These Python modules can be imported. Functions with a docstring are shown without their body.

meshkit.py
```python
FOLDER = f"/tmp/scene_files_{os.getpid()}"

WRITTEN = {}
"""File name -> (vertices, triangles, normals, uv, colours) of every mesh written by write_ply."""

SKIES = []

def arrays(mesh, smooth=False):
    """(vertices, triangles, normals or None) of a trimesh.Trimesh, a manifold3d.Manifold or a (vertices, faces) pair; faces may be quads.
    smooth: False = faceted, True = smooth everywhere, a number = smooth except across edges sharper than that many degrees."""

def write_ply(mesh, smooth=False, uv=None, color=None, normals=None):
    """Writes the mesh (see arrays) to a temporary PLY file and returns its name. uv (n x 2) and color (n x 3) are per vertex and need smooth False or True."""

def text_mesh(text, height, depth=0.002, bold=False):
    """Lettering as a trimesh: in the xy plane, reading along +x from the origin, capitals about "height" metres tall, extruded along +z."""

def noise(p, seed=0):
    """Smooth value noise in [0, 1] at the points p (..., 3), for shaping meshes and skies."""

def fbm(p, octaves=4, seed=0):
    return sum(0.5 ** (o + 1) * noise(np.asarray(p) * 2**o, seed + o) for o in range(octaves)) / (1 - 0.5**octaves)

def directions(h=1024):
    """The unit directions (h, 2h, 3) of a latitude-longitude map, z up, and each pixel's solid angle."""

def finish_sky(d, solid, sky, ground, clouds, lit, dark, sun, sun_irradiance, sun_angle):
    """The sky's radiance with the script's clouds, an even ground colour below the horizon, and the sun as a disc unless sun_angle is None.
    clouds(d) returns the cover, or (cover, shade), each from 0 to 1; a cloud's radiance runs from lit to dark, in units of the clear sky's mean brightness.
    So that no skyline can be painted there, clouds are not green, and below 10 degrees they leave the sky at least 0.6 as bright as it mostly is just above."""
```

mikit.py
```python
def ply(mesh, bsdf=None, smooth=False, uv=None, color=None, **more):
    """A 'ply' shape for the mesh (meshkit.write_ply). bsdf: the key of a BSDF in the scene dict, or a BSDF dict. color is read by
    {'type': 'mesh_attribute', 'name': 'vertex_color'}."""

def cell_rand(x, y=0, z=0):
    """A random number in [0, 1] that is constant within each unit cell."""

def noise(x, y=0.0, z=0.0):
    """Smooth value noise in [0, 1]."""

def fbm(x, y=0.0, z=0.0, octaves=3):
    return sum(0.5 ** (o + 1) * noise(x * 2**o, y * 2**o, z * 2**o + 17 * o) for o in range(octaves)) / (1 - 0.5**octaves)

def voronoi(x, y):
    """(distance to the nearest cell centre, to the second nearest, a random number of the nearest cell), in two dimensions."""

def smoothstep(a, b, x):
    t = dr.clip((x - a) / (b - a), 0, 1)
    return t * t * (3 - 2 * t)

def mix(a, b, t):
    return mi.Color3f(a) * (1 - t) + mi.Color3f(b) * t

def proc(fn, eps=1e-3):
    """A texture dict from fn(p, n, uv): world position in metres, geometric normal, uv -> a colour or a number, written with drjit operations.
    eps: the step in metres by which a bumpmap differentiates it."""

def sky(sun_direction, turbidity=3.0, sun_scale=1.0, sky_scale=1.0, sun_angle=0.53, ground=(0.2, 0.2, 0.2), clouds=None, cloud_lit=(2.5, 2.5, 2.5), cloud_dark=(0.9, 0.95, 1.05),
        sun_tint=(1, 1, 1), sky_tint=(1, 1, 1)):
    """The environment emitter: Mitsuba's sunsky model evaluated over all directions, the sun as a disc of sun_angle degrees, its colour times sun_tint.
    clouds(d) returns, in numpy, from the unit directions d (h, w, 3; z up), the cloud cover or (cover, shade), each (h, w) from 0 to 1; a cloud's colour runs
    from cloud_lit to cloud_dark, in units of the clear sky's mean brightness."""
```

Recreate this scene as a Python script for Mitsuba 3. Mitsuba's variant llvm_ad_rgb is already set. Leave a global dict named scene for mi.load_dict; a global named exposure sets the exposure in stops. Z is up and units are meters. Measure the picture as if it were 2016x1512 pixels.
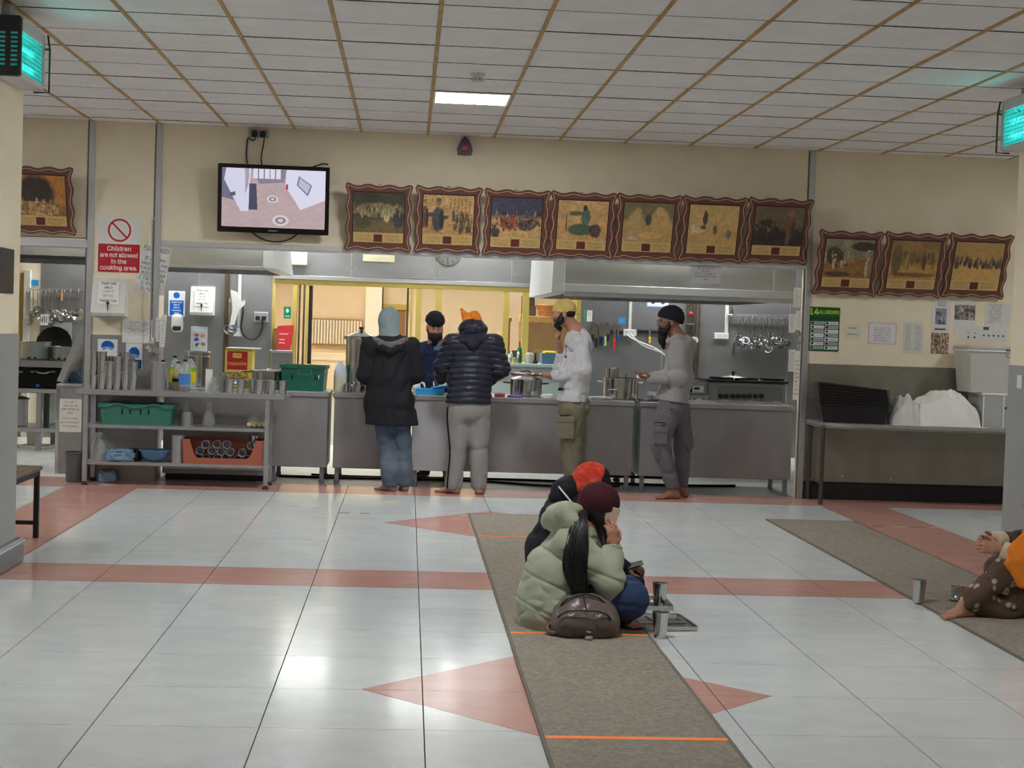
import math, numpy as np, trimesh, mitsuba as mi, mikit, meshkit, drjit as dr
import manifold3d as m3
from shapely.geometry import Polygon, box as sbox
from shapely import affinity, union_all
T = mi.ScalarTransform4f
PI = math.pi
scene, labels = {}, {}

# ---------------------------------------------------------------- camera, lights, exposure
F, YAW, PIT, ROL, CAM = 2996.2, .0692, -.0371, -.0334, np.array([0, 0, 1.52])
fwd = np.array([math.sin(YAW) * math.cos(PIT), math.cos(YAW) * math.cos(PIT), math.sin(PIT)])
r0 = np.array([math.cos(YAW), -math.sin(YAW), 0.]); u0 = np.cross(r0, fwd)
cr, cu = r0 * math.cos(ROL) - u0 * math.sin(ROL), r0 * math.sin(ROL) + u0 * math.cos(ROL)
CM = np.array([cr, -cu, fwd])
scene['camera'] = {'type': 'perspective', 'fov': 2 * math.degrees(math.atan(1008 / F)), 'fov_axis': 'x', 'near_clip': .1, 'far_clip': 100.,
                   'to_world': T().look_at(origin=CAM.tolist(), target=(CAM + fwd).tolist(), up=cu.tolist())}
exposure = 0.12
HALL = 52.
KIT = 36.
ROOM = 24.
hall_rgb, kit_rgb, room_rgb = (.985, 1., .985), (.98, 1., .98), (1., .90, .74)
WY = 14.10      # front face of the far wall of the hall
BY = 18.80      # back wall of the kitchen
CZ = 3.265      # ceiling
TS, TC = .614, .6087

def at(x, y, Y):
    d = np.array([(x - 1008) / F, (y - 756) / F, 1.]) @ CM
    return CAM + d * (Y / d[1])
def fl(x, y, z=0.):
    d = np.array([(x - 1008) / F, (y - 756) / F, 1.]) @ CM
    return CAM + d * ((z - 1.52) / d[2])
def lin(c):
    c = np.asarray(c, float) / 255.
    return np.where(c <= .04045, c / 12.92, ((c + .055) / 1.055) ** 2.4)
def rgb(c):
    return {'type': 'rgb', 'value': [float(v) for v in lin(c)]}

# ---------------------------------------------------------------- scene keys
def numbered(k):
    if k not in used: used.add(k); return k
    i = 1
    while f'{k}_{i:03d}' in used: i += 1
    k = f'{k}_{i:03d}'; used.add(k); return k
used = set()
def thing(name, label, cat, group=None):
    k = numbered(name); labels[k] = {'label': label, 'category': cat}
    if group: labels[k]['group'] = group
    return k
def put(key, mesh, mat, smooth=False, **kw):
    scene[key] = mikit.ply(mesh, mat, smooth=smooth, **kw); return key
def part(t, name, mesh, mat, smooth=False, label=None, **kw):
    k = numbered(f'{t}__{name}'); put(k, mesh, mat, smooth, **kw)
    if label: labels[k] = {'label': label}
    return k
def one(name, label, cat, mesh, mat, smooth=False, group=None, **kw):
    return put(thing(name, label, cat, group), mesh, mat, smooth, **kw)
ORD = ('first', 'second', 'third', 'fourth', 'fifth', 'sixth', 'seventh', 'eighth', 'ninth', 'tenth', 'eleventh', 'twelfth', 'thirteenth', 'fourteenth', 'fifteenth', 'sixteenth', 'seventeenth', 'eighteenth')
def setting(name, label):
    k = numbered(name); labels[k] = {'label': label, 'kind': 'structure'}; return k
def struct(name, mesh, mat, label, smooth=False):
    k = numbered(name); put(k, mesh, mat, smooth); labels[k] = {'label': label, 'kind': 'structure'}; return k

# ---------------------------------------------------------------- meshes
def cat(*ms): return trimesh.util.concatenate([m for m in ms if m is not None])
def bx(x0, x1, y0, y1, z0, z1, b=0.):
    x0, x1 = sorted((x0, x1)); y0, y1 = sorted((y0, y1)); z0, z1 = sorted((z0, z1))
    if b <= 0:
        m = trimesh.creation.box(extents=(x1 - x0, y1 - y0, z1 - z0)); m.apply_translation(((x0 + x1) / 2, (y0 + y1) / 2, (z0 + z1) / 2)); return m
    b = min(b, .45 * min(x1 - x0, y1 - y0, z1 - z0)); p = []
    for sx in (0, 1):
        for sy in (0, 1):
            for sz in (0, 1):
                c = np.array([(x0, x1)[sx], (y0, y1)[sy], (z0, z1)[sz]]); s = 1 - 2 * np.array([sx, sy, sz])
                for k in range(3):
                    q = c + s * b; q[k] = c[k]; p.append(q)
    return trimesh.convex.convex_hull(np.array(p))
def xf(m, loc=(0, 0, 0), rx=0, ry=0, rz=0, s=1.):
    m = m.copy(); R = trimesh.transformations
    m.apply_transform(R.translation_matrix(loc) @ R.rotation_matrix(rz, (0, 0, 1)) @ R.rotation_matrix(ry, (0, 1, 0)) @ R.rotation_matrix(rx, (1, 0, 0)) @ np.diag([*(np.ones(3) * s), 1])); return m
def basis(d):
    d = d / np.linalg.norm(d); a = np.array([0, 0, 1.]) if abs(d[2]) < .9 else np.array([1., 0, 0])
    u = np.cross(a, d); u /= np.linalg.norm(u); return u, np.cross(d, u)
def tube(pts, r, n=8, closed=False):
    p = np.asarray(pts, float); N = len(p); r = np.broadcast_to(r, (N,)); t = np.gradient(p, axis=0) if not closed else np.roll(p, -1, 0) - np.roll(p, 1, 0)
    t /= np.linalg.norm(t, axis=1, keepdims=True) + 1e-12; u, _ = basis(t[0]); V = []
    a = np.arange(n) * 2 * PI / n
    for i in range(N):
        u = u - t[i] * (u @ t[i]); u /= np.linalg.norm(u); w = np.cross(t[i], u)
        V.append(p[i] + r[i] * (np.cos(a)[:, None] * u + np.sin(a)[:, None] * w))
    V = np.vstack(V); f = []
    for i in range(N if closed else N - 1):
        for j in range(n):
            A, B = i * n + j, i * n + (j + 1) % n; C, D = ((i + 1) % N) * n + (j + 1) % n, ((i + 1) % N) * n + j; f += [(A, B, C), (A, C, D)]
    if not closed:
        V = np.vstack([V, p[0], p[-1]])
        for j in range(n): f += [(N * n, (j + 1) % n, j), (N * n + 1, (N - 1) * n + j, (N - 1) * n + (j + 1) % n)]
    return trimesh.Trimesh(V, f, process=False)
def cyl(a, b, r, n=16, r2=None): return tube([a, b], [r, r if r2 is None else r2], n)
def spline(pts, k=6):
    p = np.asarray(pts, float)
    from scipy.interpolate import CubicSpline
    s = np.concatenate([[0], np.cumsum(np.linalg.norm(np.diff(p, axis=0), axis=1))])
    return CubicSpline(s, p)(np.linspace(0, s[-1], (len(p) - 1) * k + 1))
def lathe(prof, n=24, loc=(0, 0, 0)):
    p = np.asarray(prof, float); N = len(p); a = np.arange(n) * 2 * PI / n
    V = np.stack([p[:, :1] * np.cos(a), p[:, :1] * np.sin(a), np.repeat(p[:, 1:], n, 1)], -1).reshape(-1, 3); f = []
    for i in range(N - 1):
        for j in range(n):
            A, B = i * n + j, i * n + (j + 1) % n; C, D = B + n, A + n
            if p[i, 0] > 1e-9: f.append((A, B, C) if p[i + 1, 0] > 1e-9 else (A, B, C))
            if p[i + 1, 0] > 1e-9: f.append((A, C, D))
    m = trimesh.Trimesh(V, f, process=False); m.merge_vertices(); m.apply_translation(loc); return m
def extr(poly, d):
    return cat(*[trimesh.creation.extrude_polygon(g, d, engine='earcut') for g in getattr(poly, 'geoms', [poly]) if g.area > 1e-9])
UP = np.array([[1, 0, 0, 0], [0, 0, -1, 0], [0, 1, 0, 0], [0, 0, 0, 1.]])          # xy drawing -> upright, facing -Y
def stand(m, loc=(0, 0, 0), tilt=0., yaw=0., roll=0.):
    m = m.copy(); R = trimesh.transformations
    m.apply_transform(R.translation_matrix(loc) @ R.rotation_matrix(yaw, (0, 0, 1)) @ R.rotation_matrix(tilt, (1, 0, 0)) @ R.rotation_matrix(roll, (0, 1, 0)) @ UP); return m
def words(s, h, bold=False, mid=True, depth=.0012, wmax=None):
    m = meshkit.text_mesh(s, h, depth, bold)
    if wmax and m.extents[0] > wmax: m.apply_scale([wmax / m.extents[0], 1, 1])
    if mid: m.apply_translation((-(m.bounds[0][0] + m.bounds[1][0]) / 2, 0, 0))
    return m
def paint(w, h, fn, nx=40, ny=40, t=.003):
    """a flat print: its front is a grid whose vertices carry the colours fn(u, v) (sRGB 0..255); a thin sheet with edges"""
    u, v = np.meshgrid(np.linspace(0, 1, nx), np.linspace(0, 1, ny)); n = nx * ny
    c = np.broadcast_to(fn(u, v), (ny, nx, 3)).reshape(-1, 3)
    P = np.stack([(u.ravel() - .5) * w, (v.ravel() - .5) * h, np.full(n, t)], -1); i = np.arange(n).reshape(ny, nx)
    f = np.concatenate([np.stack([i[:-1, :-1], i[:-1, 1:], i[1:, 1:]], -1).reshape(-1, 3), np.stack([i[:-1, :-1], i[1:, 1:], i[1:, :-1]], -1).reshape(-1, 3)])
    ring = np.array([i[0, 0], i[0, -1], i[-1, -1], i[-1, 0]]); fr, bk = P[ring], P[ring] * [1, 1, 0]
    side = np.array([[k, 4 + k, 4 + (k + 1) % 4] for k in range(4)] + [[k, 4 + (k + 1) % 4, (k + 1) % 4] for k in range(4)] + [[4, 6, 5], [4, 7, 6]]) + n
    return trimesh.Trimesh(np.vstack([P, fr, bk]), np.vstack([f, side]), process=False), lin(np.vstack([c, c[ring], c[ring]]))
def fbm2(u, v, s, seed=0, o=3):
    return meshkit.fbm(np.stack([u * s, v * s, np.zeros_like(u) + seed * 3.7], -1), o, seed)
def over(c, m, col):
    m = np.clip(m, 0, 1)[..., None]; return c * (1 - m) + np.asarray(col, float) * m
def ell(u, v, cx, cy, rx, ry, soft=.15):
    return np.clip((1 - np.sqrt(((u - cx) / rx) ** 2 + ((v - cy) / ry) ** 2)) / soft, 0, 1)
def rect(u, v, a, b, c, d): return ((u > a) & (u < b) & (v > c) & (v < d)).astype(float)
def base(u, col): return np.broadcast_to(np.asarray(col, float), u.shape + (3,)).copy()
def lines(u, v, a, b, c, d, n, seed=0, fill=.6, gap=.85):
    """rows of writing too small to read: broken dashes"""
    k = np.floor((v - c) / (d - c) * n); fr = (v - c) / (d - c) * n - k; r = meshkit.noise(np.stack([u * 22 + .5, k * 3.3 + seed, 0 * u], -1), seed)
    e = meshkit.noise(np.stack([0 * u, k * 7.7 + seed, 0 * u + 9], -1), seed)
    m = (u - a) / (b - a); return rect(u, v, a, b, c, d) * np.clip(1.6 - np.abs(fr - .5) / fill * 3.2, 0, 1) * np.clip((r - .2) * 4, .15, 1) * (np.abs(m - .5) < .5 * (gap + .3 * (e - .6)))

# ---------------------------------------------------------------- materials
def mat(k, c, rough=.5, metal=0., spec=.5, **kw):
    scene[k] = {'type': 'twosided', 'b': {'type': 'principled', 'base_color': c if isinstance(c, dict) else rgb(c), 'roughness': rough, 'metallic': metal, 'specular': spec, **kw}}; return k
def noisy(c1, c2, s, rough=.5, k=None, metal=0., spec=.5, stretch=(1, 1, 1), **kw):
    a, b = lin(c1).tolist(), lin(c2).tolist()
    return mat(k, mikit.proc(lambda p, n, uv: mikit.mix(a, b, mikit.smoothstep(.3, .7, mikit.fbm(p.x * s * stretch[0], p.y * s * stretch[1], p.z * s * stretch[2])))), rough, metal, spec, **kw)
noisy((238, 227, 202), (233, 221, 195), 3, .7, 'cream_paint')
noisy((236, 237, 237), (231, 232, 233), 6, .8, 'ceiling_tile_mat')
noisy((182, 152, 100), (164, 132, 82), 9, .5, 'gold_bar')
mat('dark_bar', (70, 68, 64), .6)
noisy((184, 188, 188), (180, 184, 185), 9, .13, 'white_tile', stretch=(.6, 1.2, 1), spec=.5)
noisy((182, 186, 186), (178, 182, 183), 9, .16, 'white_tile_b', stretch=(.6, 1.2, 1), spec=.5)
noisy((172, 128, 118), (167, 123, 113), 9, .16, 'pink_tile', stretch=(.6, 1.2, 1), spec=.5)
mat('grout', (58, 58, 58), .8)
noisy((214, 217, 214), (206, 210, 208), 8, .3, 'kitchen_vinyl')
noisy((176, 176, 177), (170, 170, 172), 5, .33, 'steel', metal=.7, stretch=(1, 1, 4))
noisy((153, 151, 153), (146, 144, 146), 3, .40, 'steel_panel', metal=.45, stretch=(3, 1, 1))
noisy((152, 152, 154), (143, 143, 146), 2, .36, 'steel_wall', metal=.6, stretch=(1, 1, 2))
mat('steel_bright', (205, 205, 205), .16, 1.)
mat('chrome', (225, 225, 225), .1, 1.)
noisy((150, 142, 132), (128, 122, 115), 20, .5, 'aluminium', metal=.8)
mat('alu_trim', (196, 198, 200), .35, .8)
mat('black', (22, 22, 24), .45); mat('black_gloss', (14, 14, 16), .15); mat('rubber', (30, 30, 32), .7)
mat('white_plastic', (226, 226, 222), .35); mat('white_matt', (232, 232, 228), .7)
mat('print', {'type': 'mesh_attribute', 'name': 'vertex_color'}, .55, spec=.3)
mat('gloss_print', {'type': 'mesh_attribute', 'name': 'vertex_color'}, .25, spec=.5)
mat('ink', (60, 60, 66), .7); mat('ink_soft', (120, 120, 122), .7)
mat('red', (186, 32, 44), .45); mat('blue', (24, 84, 168), .5); mat('bright_blue', (50, 165, 225), .4)
mat('gold_frame', (206, 184, 102), .38, .35)
mat('peach_paint', (242, 228, 206), .8)
mat('radiator_white', (240, 236, 226), .5)
mat('grey_paint', (150, 152, 154), .5)
scene['pane'] = {'type': 'thindielectric'}
scene['glass'] = {'type': 'blendbsdf', 'weight': .16, 'a': {'type': 'thindielectric', 'int_ior': 1.5}, 'b': {'type': 'twosided', 'b': {'type': 'principled', 'base_color': rgb((214, 220, 220)), 'roughness': .15, 'specular': .8}}}
scene['bottle_plastic'] = {'type': 'blendbsdf', 'weight': .3, 'a': {'type': 'thindielectric', 'int_ior': 1.5}, 'b': {'type': 'twosided', 'b': {'type': 'principled', 'base_color': rgb((220, 228, 226)), 'roughness': .15, 'specular': .8}}}
scene['frosted'] = {'type': 'blendbsdf', 'weight': .5, 'a': {'type': 'thindielectric', 'int_ior': 1.45}, 'b': {'type': 'twosided', 'b': {'type': 'diffuse', 'reflectance': rgb((206, 210, 210))}}}

def emit(k, mesh, c, L):
    put(k, mesh, 'white_matt'); scene[k]['emitter'] = {'type': 'area', 'radiance': {'type': 'rgb', 'value': [float(v * L) for v in c]}}
def down(x0, x1, y0, y1, z):
    return trimesh.Trimesh([[x0, y0, z], [x1, y0, z], [x1, y1, z], [x0, y1, z]], [[0, 2, 1], [0, 3, 2]], process=False)
def lamp(label, x0, x1, y0, y1, z, c, L, name='ceiling_light', group=None):
    t = thing(name, label, 'ceiling light', group)
    emit(f'{t}__diffuser', down(x0 + .015, x1 - .015, y0 + .015, y1 - .015, z - .004), c, L)
    fr = sbox(x0, y0, x1, y1).difference(sbox(x0 + .015, y0 + .015, x1 - .015, y1 - .015))
    part(t, 'frame', xf(extr(fr, .012), (0, 0, z - .006)), 'white_matt')
JX, KY = .126, 8.400
lamp('lit white square panel light set flush in the tiled ceiling', JX + .012, JX + TC - .012, KY + 5 * TC + .012, KY + 6 * TC - .012, CZ, hall_rgb, HALL * 1.35)
for x, y, f in ((-5.4, 11.7, 1.5), (6.4, 11.7, .6), (.43, 6.6, 1.05), (-4.2, 6.6, .7), (5.2, 6.6, .55), (.43, 1.5, .5), (-4.2, 1.5, .4), (5.2, 1.5, .4)):  # added unseen hall panels, weighted to brighten walls, ceiling and floor
    lamp('added square panel light of the hall ceiling outside the view', x - .3, x + .3, y - .3, y + .3, CZ, hall_rgb, HALL * f, group='added panel lights of the hall')
for i, (x, y) in enumerate([(-3.6, 14.8), (-1.5, 14.8), (.6, 14.8), (2.7, 14.8), (.3, 17.2), (-1.2, 18.4), (.9, 18.4), (3.3, 18.35), (4.3, 18.35), (-3.6, 18.4), (-2.1, 18.4)]):
    lamp('long tube light under the kitchen ceiling', x - .4, x + .4, y - .1, y + .1, 2.77, kit_rgb, KIT * 1.5 * (.3 if y < 15 else .6 if x == .9 else 1.), 'kitchen_light', 'kitchen tube lights')
lamp('round room lamp behind the serving hatch', -.9, -.3, 20.2, 20.8, 2.58, room_rgb, ROOM, 'room_light', 'lamps of the room behind the hatch')
lamp('round room lamp behind the serving hatch', 1.1, 1.7, 20.2, 20.8, 2.58, room_rgb, ROOM, 'room_light', 'lamps of the room behind the hatch')
# ================================================================ the setting
OLX = -2.28
# ---- floor of the hall: sub-base with tiles laid one by one
floor = struct('floor', bx(-9.2, 10.2, -3.2, WY + .2, -.12, -.004), 'grout', 'white tiled hall floor with salmon pink bands and diamonds')
part(floor, 'kitchen_floor', bx(-9.2, 10.2, WY + .2, BY + 3.4, -.12, 0), 'kitchen_vinyl', label='pale vinyl floor of the kitchen')
part(floor, 'counter_shade_strip', bx(OLX, 3.70, WY + .1, 15.02, -.01, .0012), 'strip_shade_grey', label='dark grey floor strip under the serving counter with its shade put into the colour'); mat('strip_shade_grey', (92, 91, 95), .4)  # shade of the counter on the floor is put into this dark grey
FX, FY = .105, 9.35
pinks = union_all([sbox(-9, FY - TS, 10, FY), sbox(-2.95, -3, -2.336, WY), sbox(3.77, -3, 4.384, WY), sbox(-9, 13.50, 10, WY + .3)] +
                  [Polygon([(.715 - .865, y), (.715, y - .865), (.715 + .865, y), (.715, y + .865)]) for y in (6.29, 11.62)])
def tile(poly, m, lift=0.):
    a_, b_, c_, d_ = poly.bounds; p = affinity.scale(poly, 1 - .0050 / (c_ - a_), 1 - .0022 / (d_ - b_), origin='center')
    for g in getattr(p, 'geoms', [p]):
        if g.area < 4e-4: continue
        part(floor, 'tile', xf(extr(g, .006), (0, 0, -.006 + lift)), m)
rng = np.random.default_rng(4)
cnt = 0
lo, hi = fl(0, 1512)[1] - .3, WY + .2
rest_w, rest_p = [], []
for j in range(-9, 15):
    for i in range(-8, 16):
        x0, y0 = FX + TS * j, FY - TS * (i + 1)
        c = sbox(x0, y0, x0 + TS, min(y0 + TS, hi))
        if y0 + TS > WY + TS * .9: continue
        if c.is_empty or c.area < 1e-3: continue
        # tiles within view, with a margin of half a tile
        ok = False
        for px, py in ((x0, y0), (x0 + TS, y0), (x0, y0 + TS), (x0 + TS, y0 + TS), (x0 + TS / 2, y0 + TS / 2)):
            q = CM @ (np.array([px, py, 0]) - CAM); sx, sy = 1008 + F * q[0] / q[2], 756 + F * q[1] / q[2]
            ok |= -160 < sx < 2176 and sy < 1660
        if not ok:
            rest_w.append(c.difference(pinks)); rest_p.append(c.intersection(pinks)); continue
        cx, cy = x0 + TS / 2, y0 + TS / 2
        w = c.difference(pinks); p = c.intersection(pinks)
        if w.area > 1e-3: tile(w, 'white_tile' if rng.random() < .6 else 'white_tile_b')
        if p.area > 1e-3: tile(p, 'pink_tile', .0004)
for nm, gs, m_ in (('outer_tiles', rest_w, 'white_tile'), ('outer_tiles', rest_p, 'pink_tile')):
    gs = [g_ for q_ in gs if q_.area > 1e-3 for g_ in getattr(q_.buffer(-.0016, join_style=2), 'geoms', [q_.buffer(-.0016, join_style=2)]) if g_.area > 1e-3]
    k_ = part(floor, nm, xf(cat(*[extr(g_, .006) for g_ in gs]), (0, 0, -.006)), m_); labels[k_] = {'label': 'tiles of the floor beyond the view', 'kind': 'stuff'}
# worn adhesive tape line and a sticker on the floor
tp = thing('floor_tape', 'worn yellowish dashed tape line crossing the floor at the carpet ends', 'tape')
rng = np.random.default_rng(8)
for x in np.arange(-.5, 5.0, .16):
    if .5 < x < 1.25 or 3.0 < x < 3.75: continue
    part(tp, 'dash', bx(x, x + .07 + .05 * rng.random(), 12.125 - .003 * x, 12.145 - .003 * x, .0003, .0012), 'tape_yellow' if rng.random() < .7 else 'dark_bar')
mat('tape_yellow', (205, 196, 150), .5)
a = fl(757, 988)
one('floor_sticker', 'small pale worn sticker lying on the floor in front of the counter', 'sticker', bx(a[0] - .12, a[0] + .12, a[1] - .06, a[1] + .06, .0004, .0014), 'tape_yellow')

# ---- carpets
noisy((131, 124, 114), (116, 109, 100), 55, .95, 'carpet_pile', spec=.1); mat('carpet_edge', (98, 92, 84), .95); mat('orange_tape', (228, 120, 48), .6)
def runner(label, x0, x1, y0, y1, tapes, wob):
    t = thing('carpet_runner', label, 'carpet'); n = 90
    y = np.linspace(y0, y1, n); rn = np.random.default_rng(wob)
    e = lambda: .006 * np.cumsum(rn.normal(0, .25, n)) * .4
    L, R = x0 + e(), x1 + e()
    poly = Polygon(list(zip(L, y)) + list(zip(R[::-1], y[::-1])))
    part(t, 'pile', xf(extr(poly, .008), (0, 0, .001)), 'carpet_pile')
    part(t, 'border', xf(extr(poly.buffer(.006).difference(poly.buffer(-.010)), .0085), (0, 0, .001)), 'carpet_edge')
    for yt in tapes: part(t, 'tape', bx(x0 + .012, x1 - .008, yt - .02, yt + .02, .0092, .0102), 'orange_tape', label='orange tape strip across the carpet')
runner('long grey carpet runner with orange tape strips under the seated pair', .54, 1.245, 4.2, 12.24, (10.92, 7.47, 5.56), 1)
runner('grey carpet runner at the right under the seated woman in orange', 3.0, 3.74, 4.2, 12.36, (), 2)

# ---- ceiling
ceil = struct('ceiling', bx(-9.2, 10.2, -3.2, WY + .3, CZ + .035, CZ + .12), 'white_matt', 'suspended ceiling of white square tiles between yellowed runners')
rest_c = []
for j in range(-11, 14):
    for k in range(-5, 10):
        x0, y0 = JX + TC * j, KY + TC * k; y1 = min(y0 + TC, WY)
        if (j, k) == (0, 5): continue
        q = CM @ (np.array([x0 + TC / 2, (y0 + y1) / 2, CZ]) - CAM); sx, sy = 1008 + F * q[0] / q[2], 756 + F * q[1] / q[2]
        if not (-190 < sx < 2200 and sy > -140):
            rest_c.append(bx(x0 + .010, x0 + TC - .010, y0 + .004, y1 - .004, CZ + .004, CZ + .03)); continue
        dz = .002 * (math.sin(j * 7.3 + k * 3.1))
        part(ceil, 'tile', bx(x0 + .010, x0 + TC - .010, y0 + .004, y1 - .004, CZ + .004 + dz, CZ + .03, .004), 'ceiling_tile_mat')
k_ = part(ceil, 'outer_tiles', cat(*rest_c), 'ceiling_tile_mat'); labels[k_] = {'label': 'tiles of the ceiling beyond the view', 'kind': 'stuff'}
for j in range(-8, 10):
    x = JX + TC * j; part(ceil, 'runner', bx(x - .012, x + .012, KY - 3 * TC, WY, CZ - .004, CZ + .02, .002), 'gold_bar', label='yellowed ceiling runner')
for k in range(-2, 10):
    y = KY + TC * k; part(ceil, 'cross_bar', bx(-6, 7, y - .004, y + .004, CZ + .002, CZ + .012), 'dark_bar')

# ---- walls of the hall
OL, OR = -2.28, 3.73        # main opening
H0, H1 = 2.158, 2.205       # head trim
wf = struct('wall_front', bx(-9.2, 10.2, WY, WY + .22, H1, CZ + .1), 'cream_paint', 'cream painted wall above the serving opening')
struct('wall_front_pier', bx(-2.93, OL, WY, WY + .3, 0, H1), 'cream_paint', 'cream pier between the two kitchen openings')
struct('wall_front_right', bx(OR, 10.2, WY, WY + .22, 0, H1), 'cream_paint', 'cream wall on the right of the serving opening')
struct('wall_front_left', bx(-9.2, -5.2, WY, WY + .22, 0, H1), 'cream_paint', 'cream wall left of the kitchen doorway')
part(wf, 'head_trim', bx(OL, OR, WY - .012, WY + .23, H0, H1, .004), 'grey_trim', label='pale metal trim along the head of the serving opening')
part(wf, 'head_trim', bx(-5.2, -2.93, WY - .012, WY + .23, 2.115, 2.185, .004), 'grey_trim')
mat('joint_grey', (104, 102, 100), .6); mat('grey_trim', (202, 202, 204), .4, .3)
for n, (x, z0) in enumerate(((-2.904, 0), (-2.303, 1.32), (3.730, 0))):
    part('wall_front', 'cover_strip', bx(x - .027, x + .027, WY - .02, WY + .01, z0, CZ, .004), 'alu_trim', label='upright aluminium cover strip')
    part('wall_front', 'joint', bx(x - .042, x - .027, WY - .006, WY + .004, z0, CZ), 'joint_grey')
part('wall_front_pier', 'steel_panel', bx(-2.875, -2.276, WY - .008, WY, 0, 1.33, .003), 'steel_panel', label='stainless panel on the lower part of the pier'); part('wall_front_pier', 'steel_panel', bx(-2.281, -2.272, WY, WY + .3, 0, 1.33, .002), 'steel_panel')
for x, z in ((-2.865, 1.31), (-2.33, 1.31)): part('wall_front_pier', 'screw', cyl((x, WY - .011, z), (x, WY - .006, z), .006, 10), 'chrome')
part('wall_front_right', 'steel_panel', bx(3.765, 10, WY - .008, WY, .16, 1.275, .003), 'steel_panel_r', label='stainless splash panel behind the ledge')
noisy((146, 143, 133), (138, 135, 125), 3, .36, 'steel_panel_r', metal=.55, stretch=(3, 1, 1))
for x, z in ((4.62, 1.25), (4.02, 1.25), (4.6, .2), (4.13, .22)): part('wall_front_right', 'screw', cyl((x, WY - .012, z), (x, WY - .006, z), .007, 10), 'chrome')
bb = struct('baseboard_right', bx(3.76, 10, WY - .03, WY, 0, .15, .006), 'rubber', 'black skirting board under the right wall')
part(bb, 'upper_lip', bx(3.76, 10, WY - .02, WY - .001, .15, .165, .003), 'black')
struct('wall_left', bx(-9.4, -9.2, -3.2, WY + .2, 0, CZ), 'cream_paint', 'left wall of the hall')
struct('wall_right', bx(10.2, 10.4, -3.2, WY + .2, 0, CZ), 'cream_paint', 'right wall of the hall')
struct('wall_rear', bx(-9.2, 10.2, -3.4, -3.2, 0, CZ), 'cream_paint', 'rear wall of the hall behind the viewer')

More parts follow.
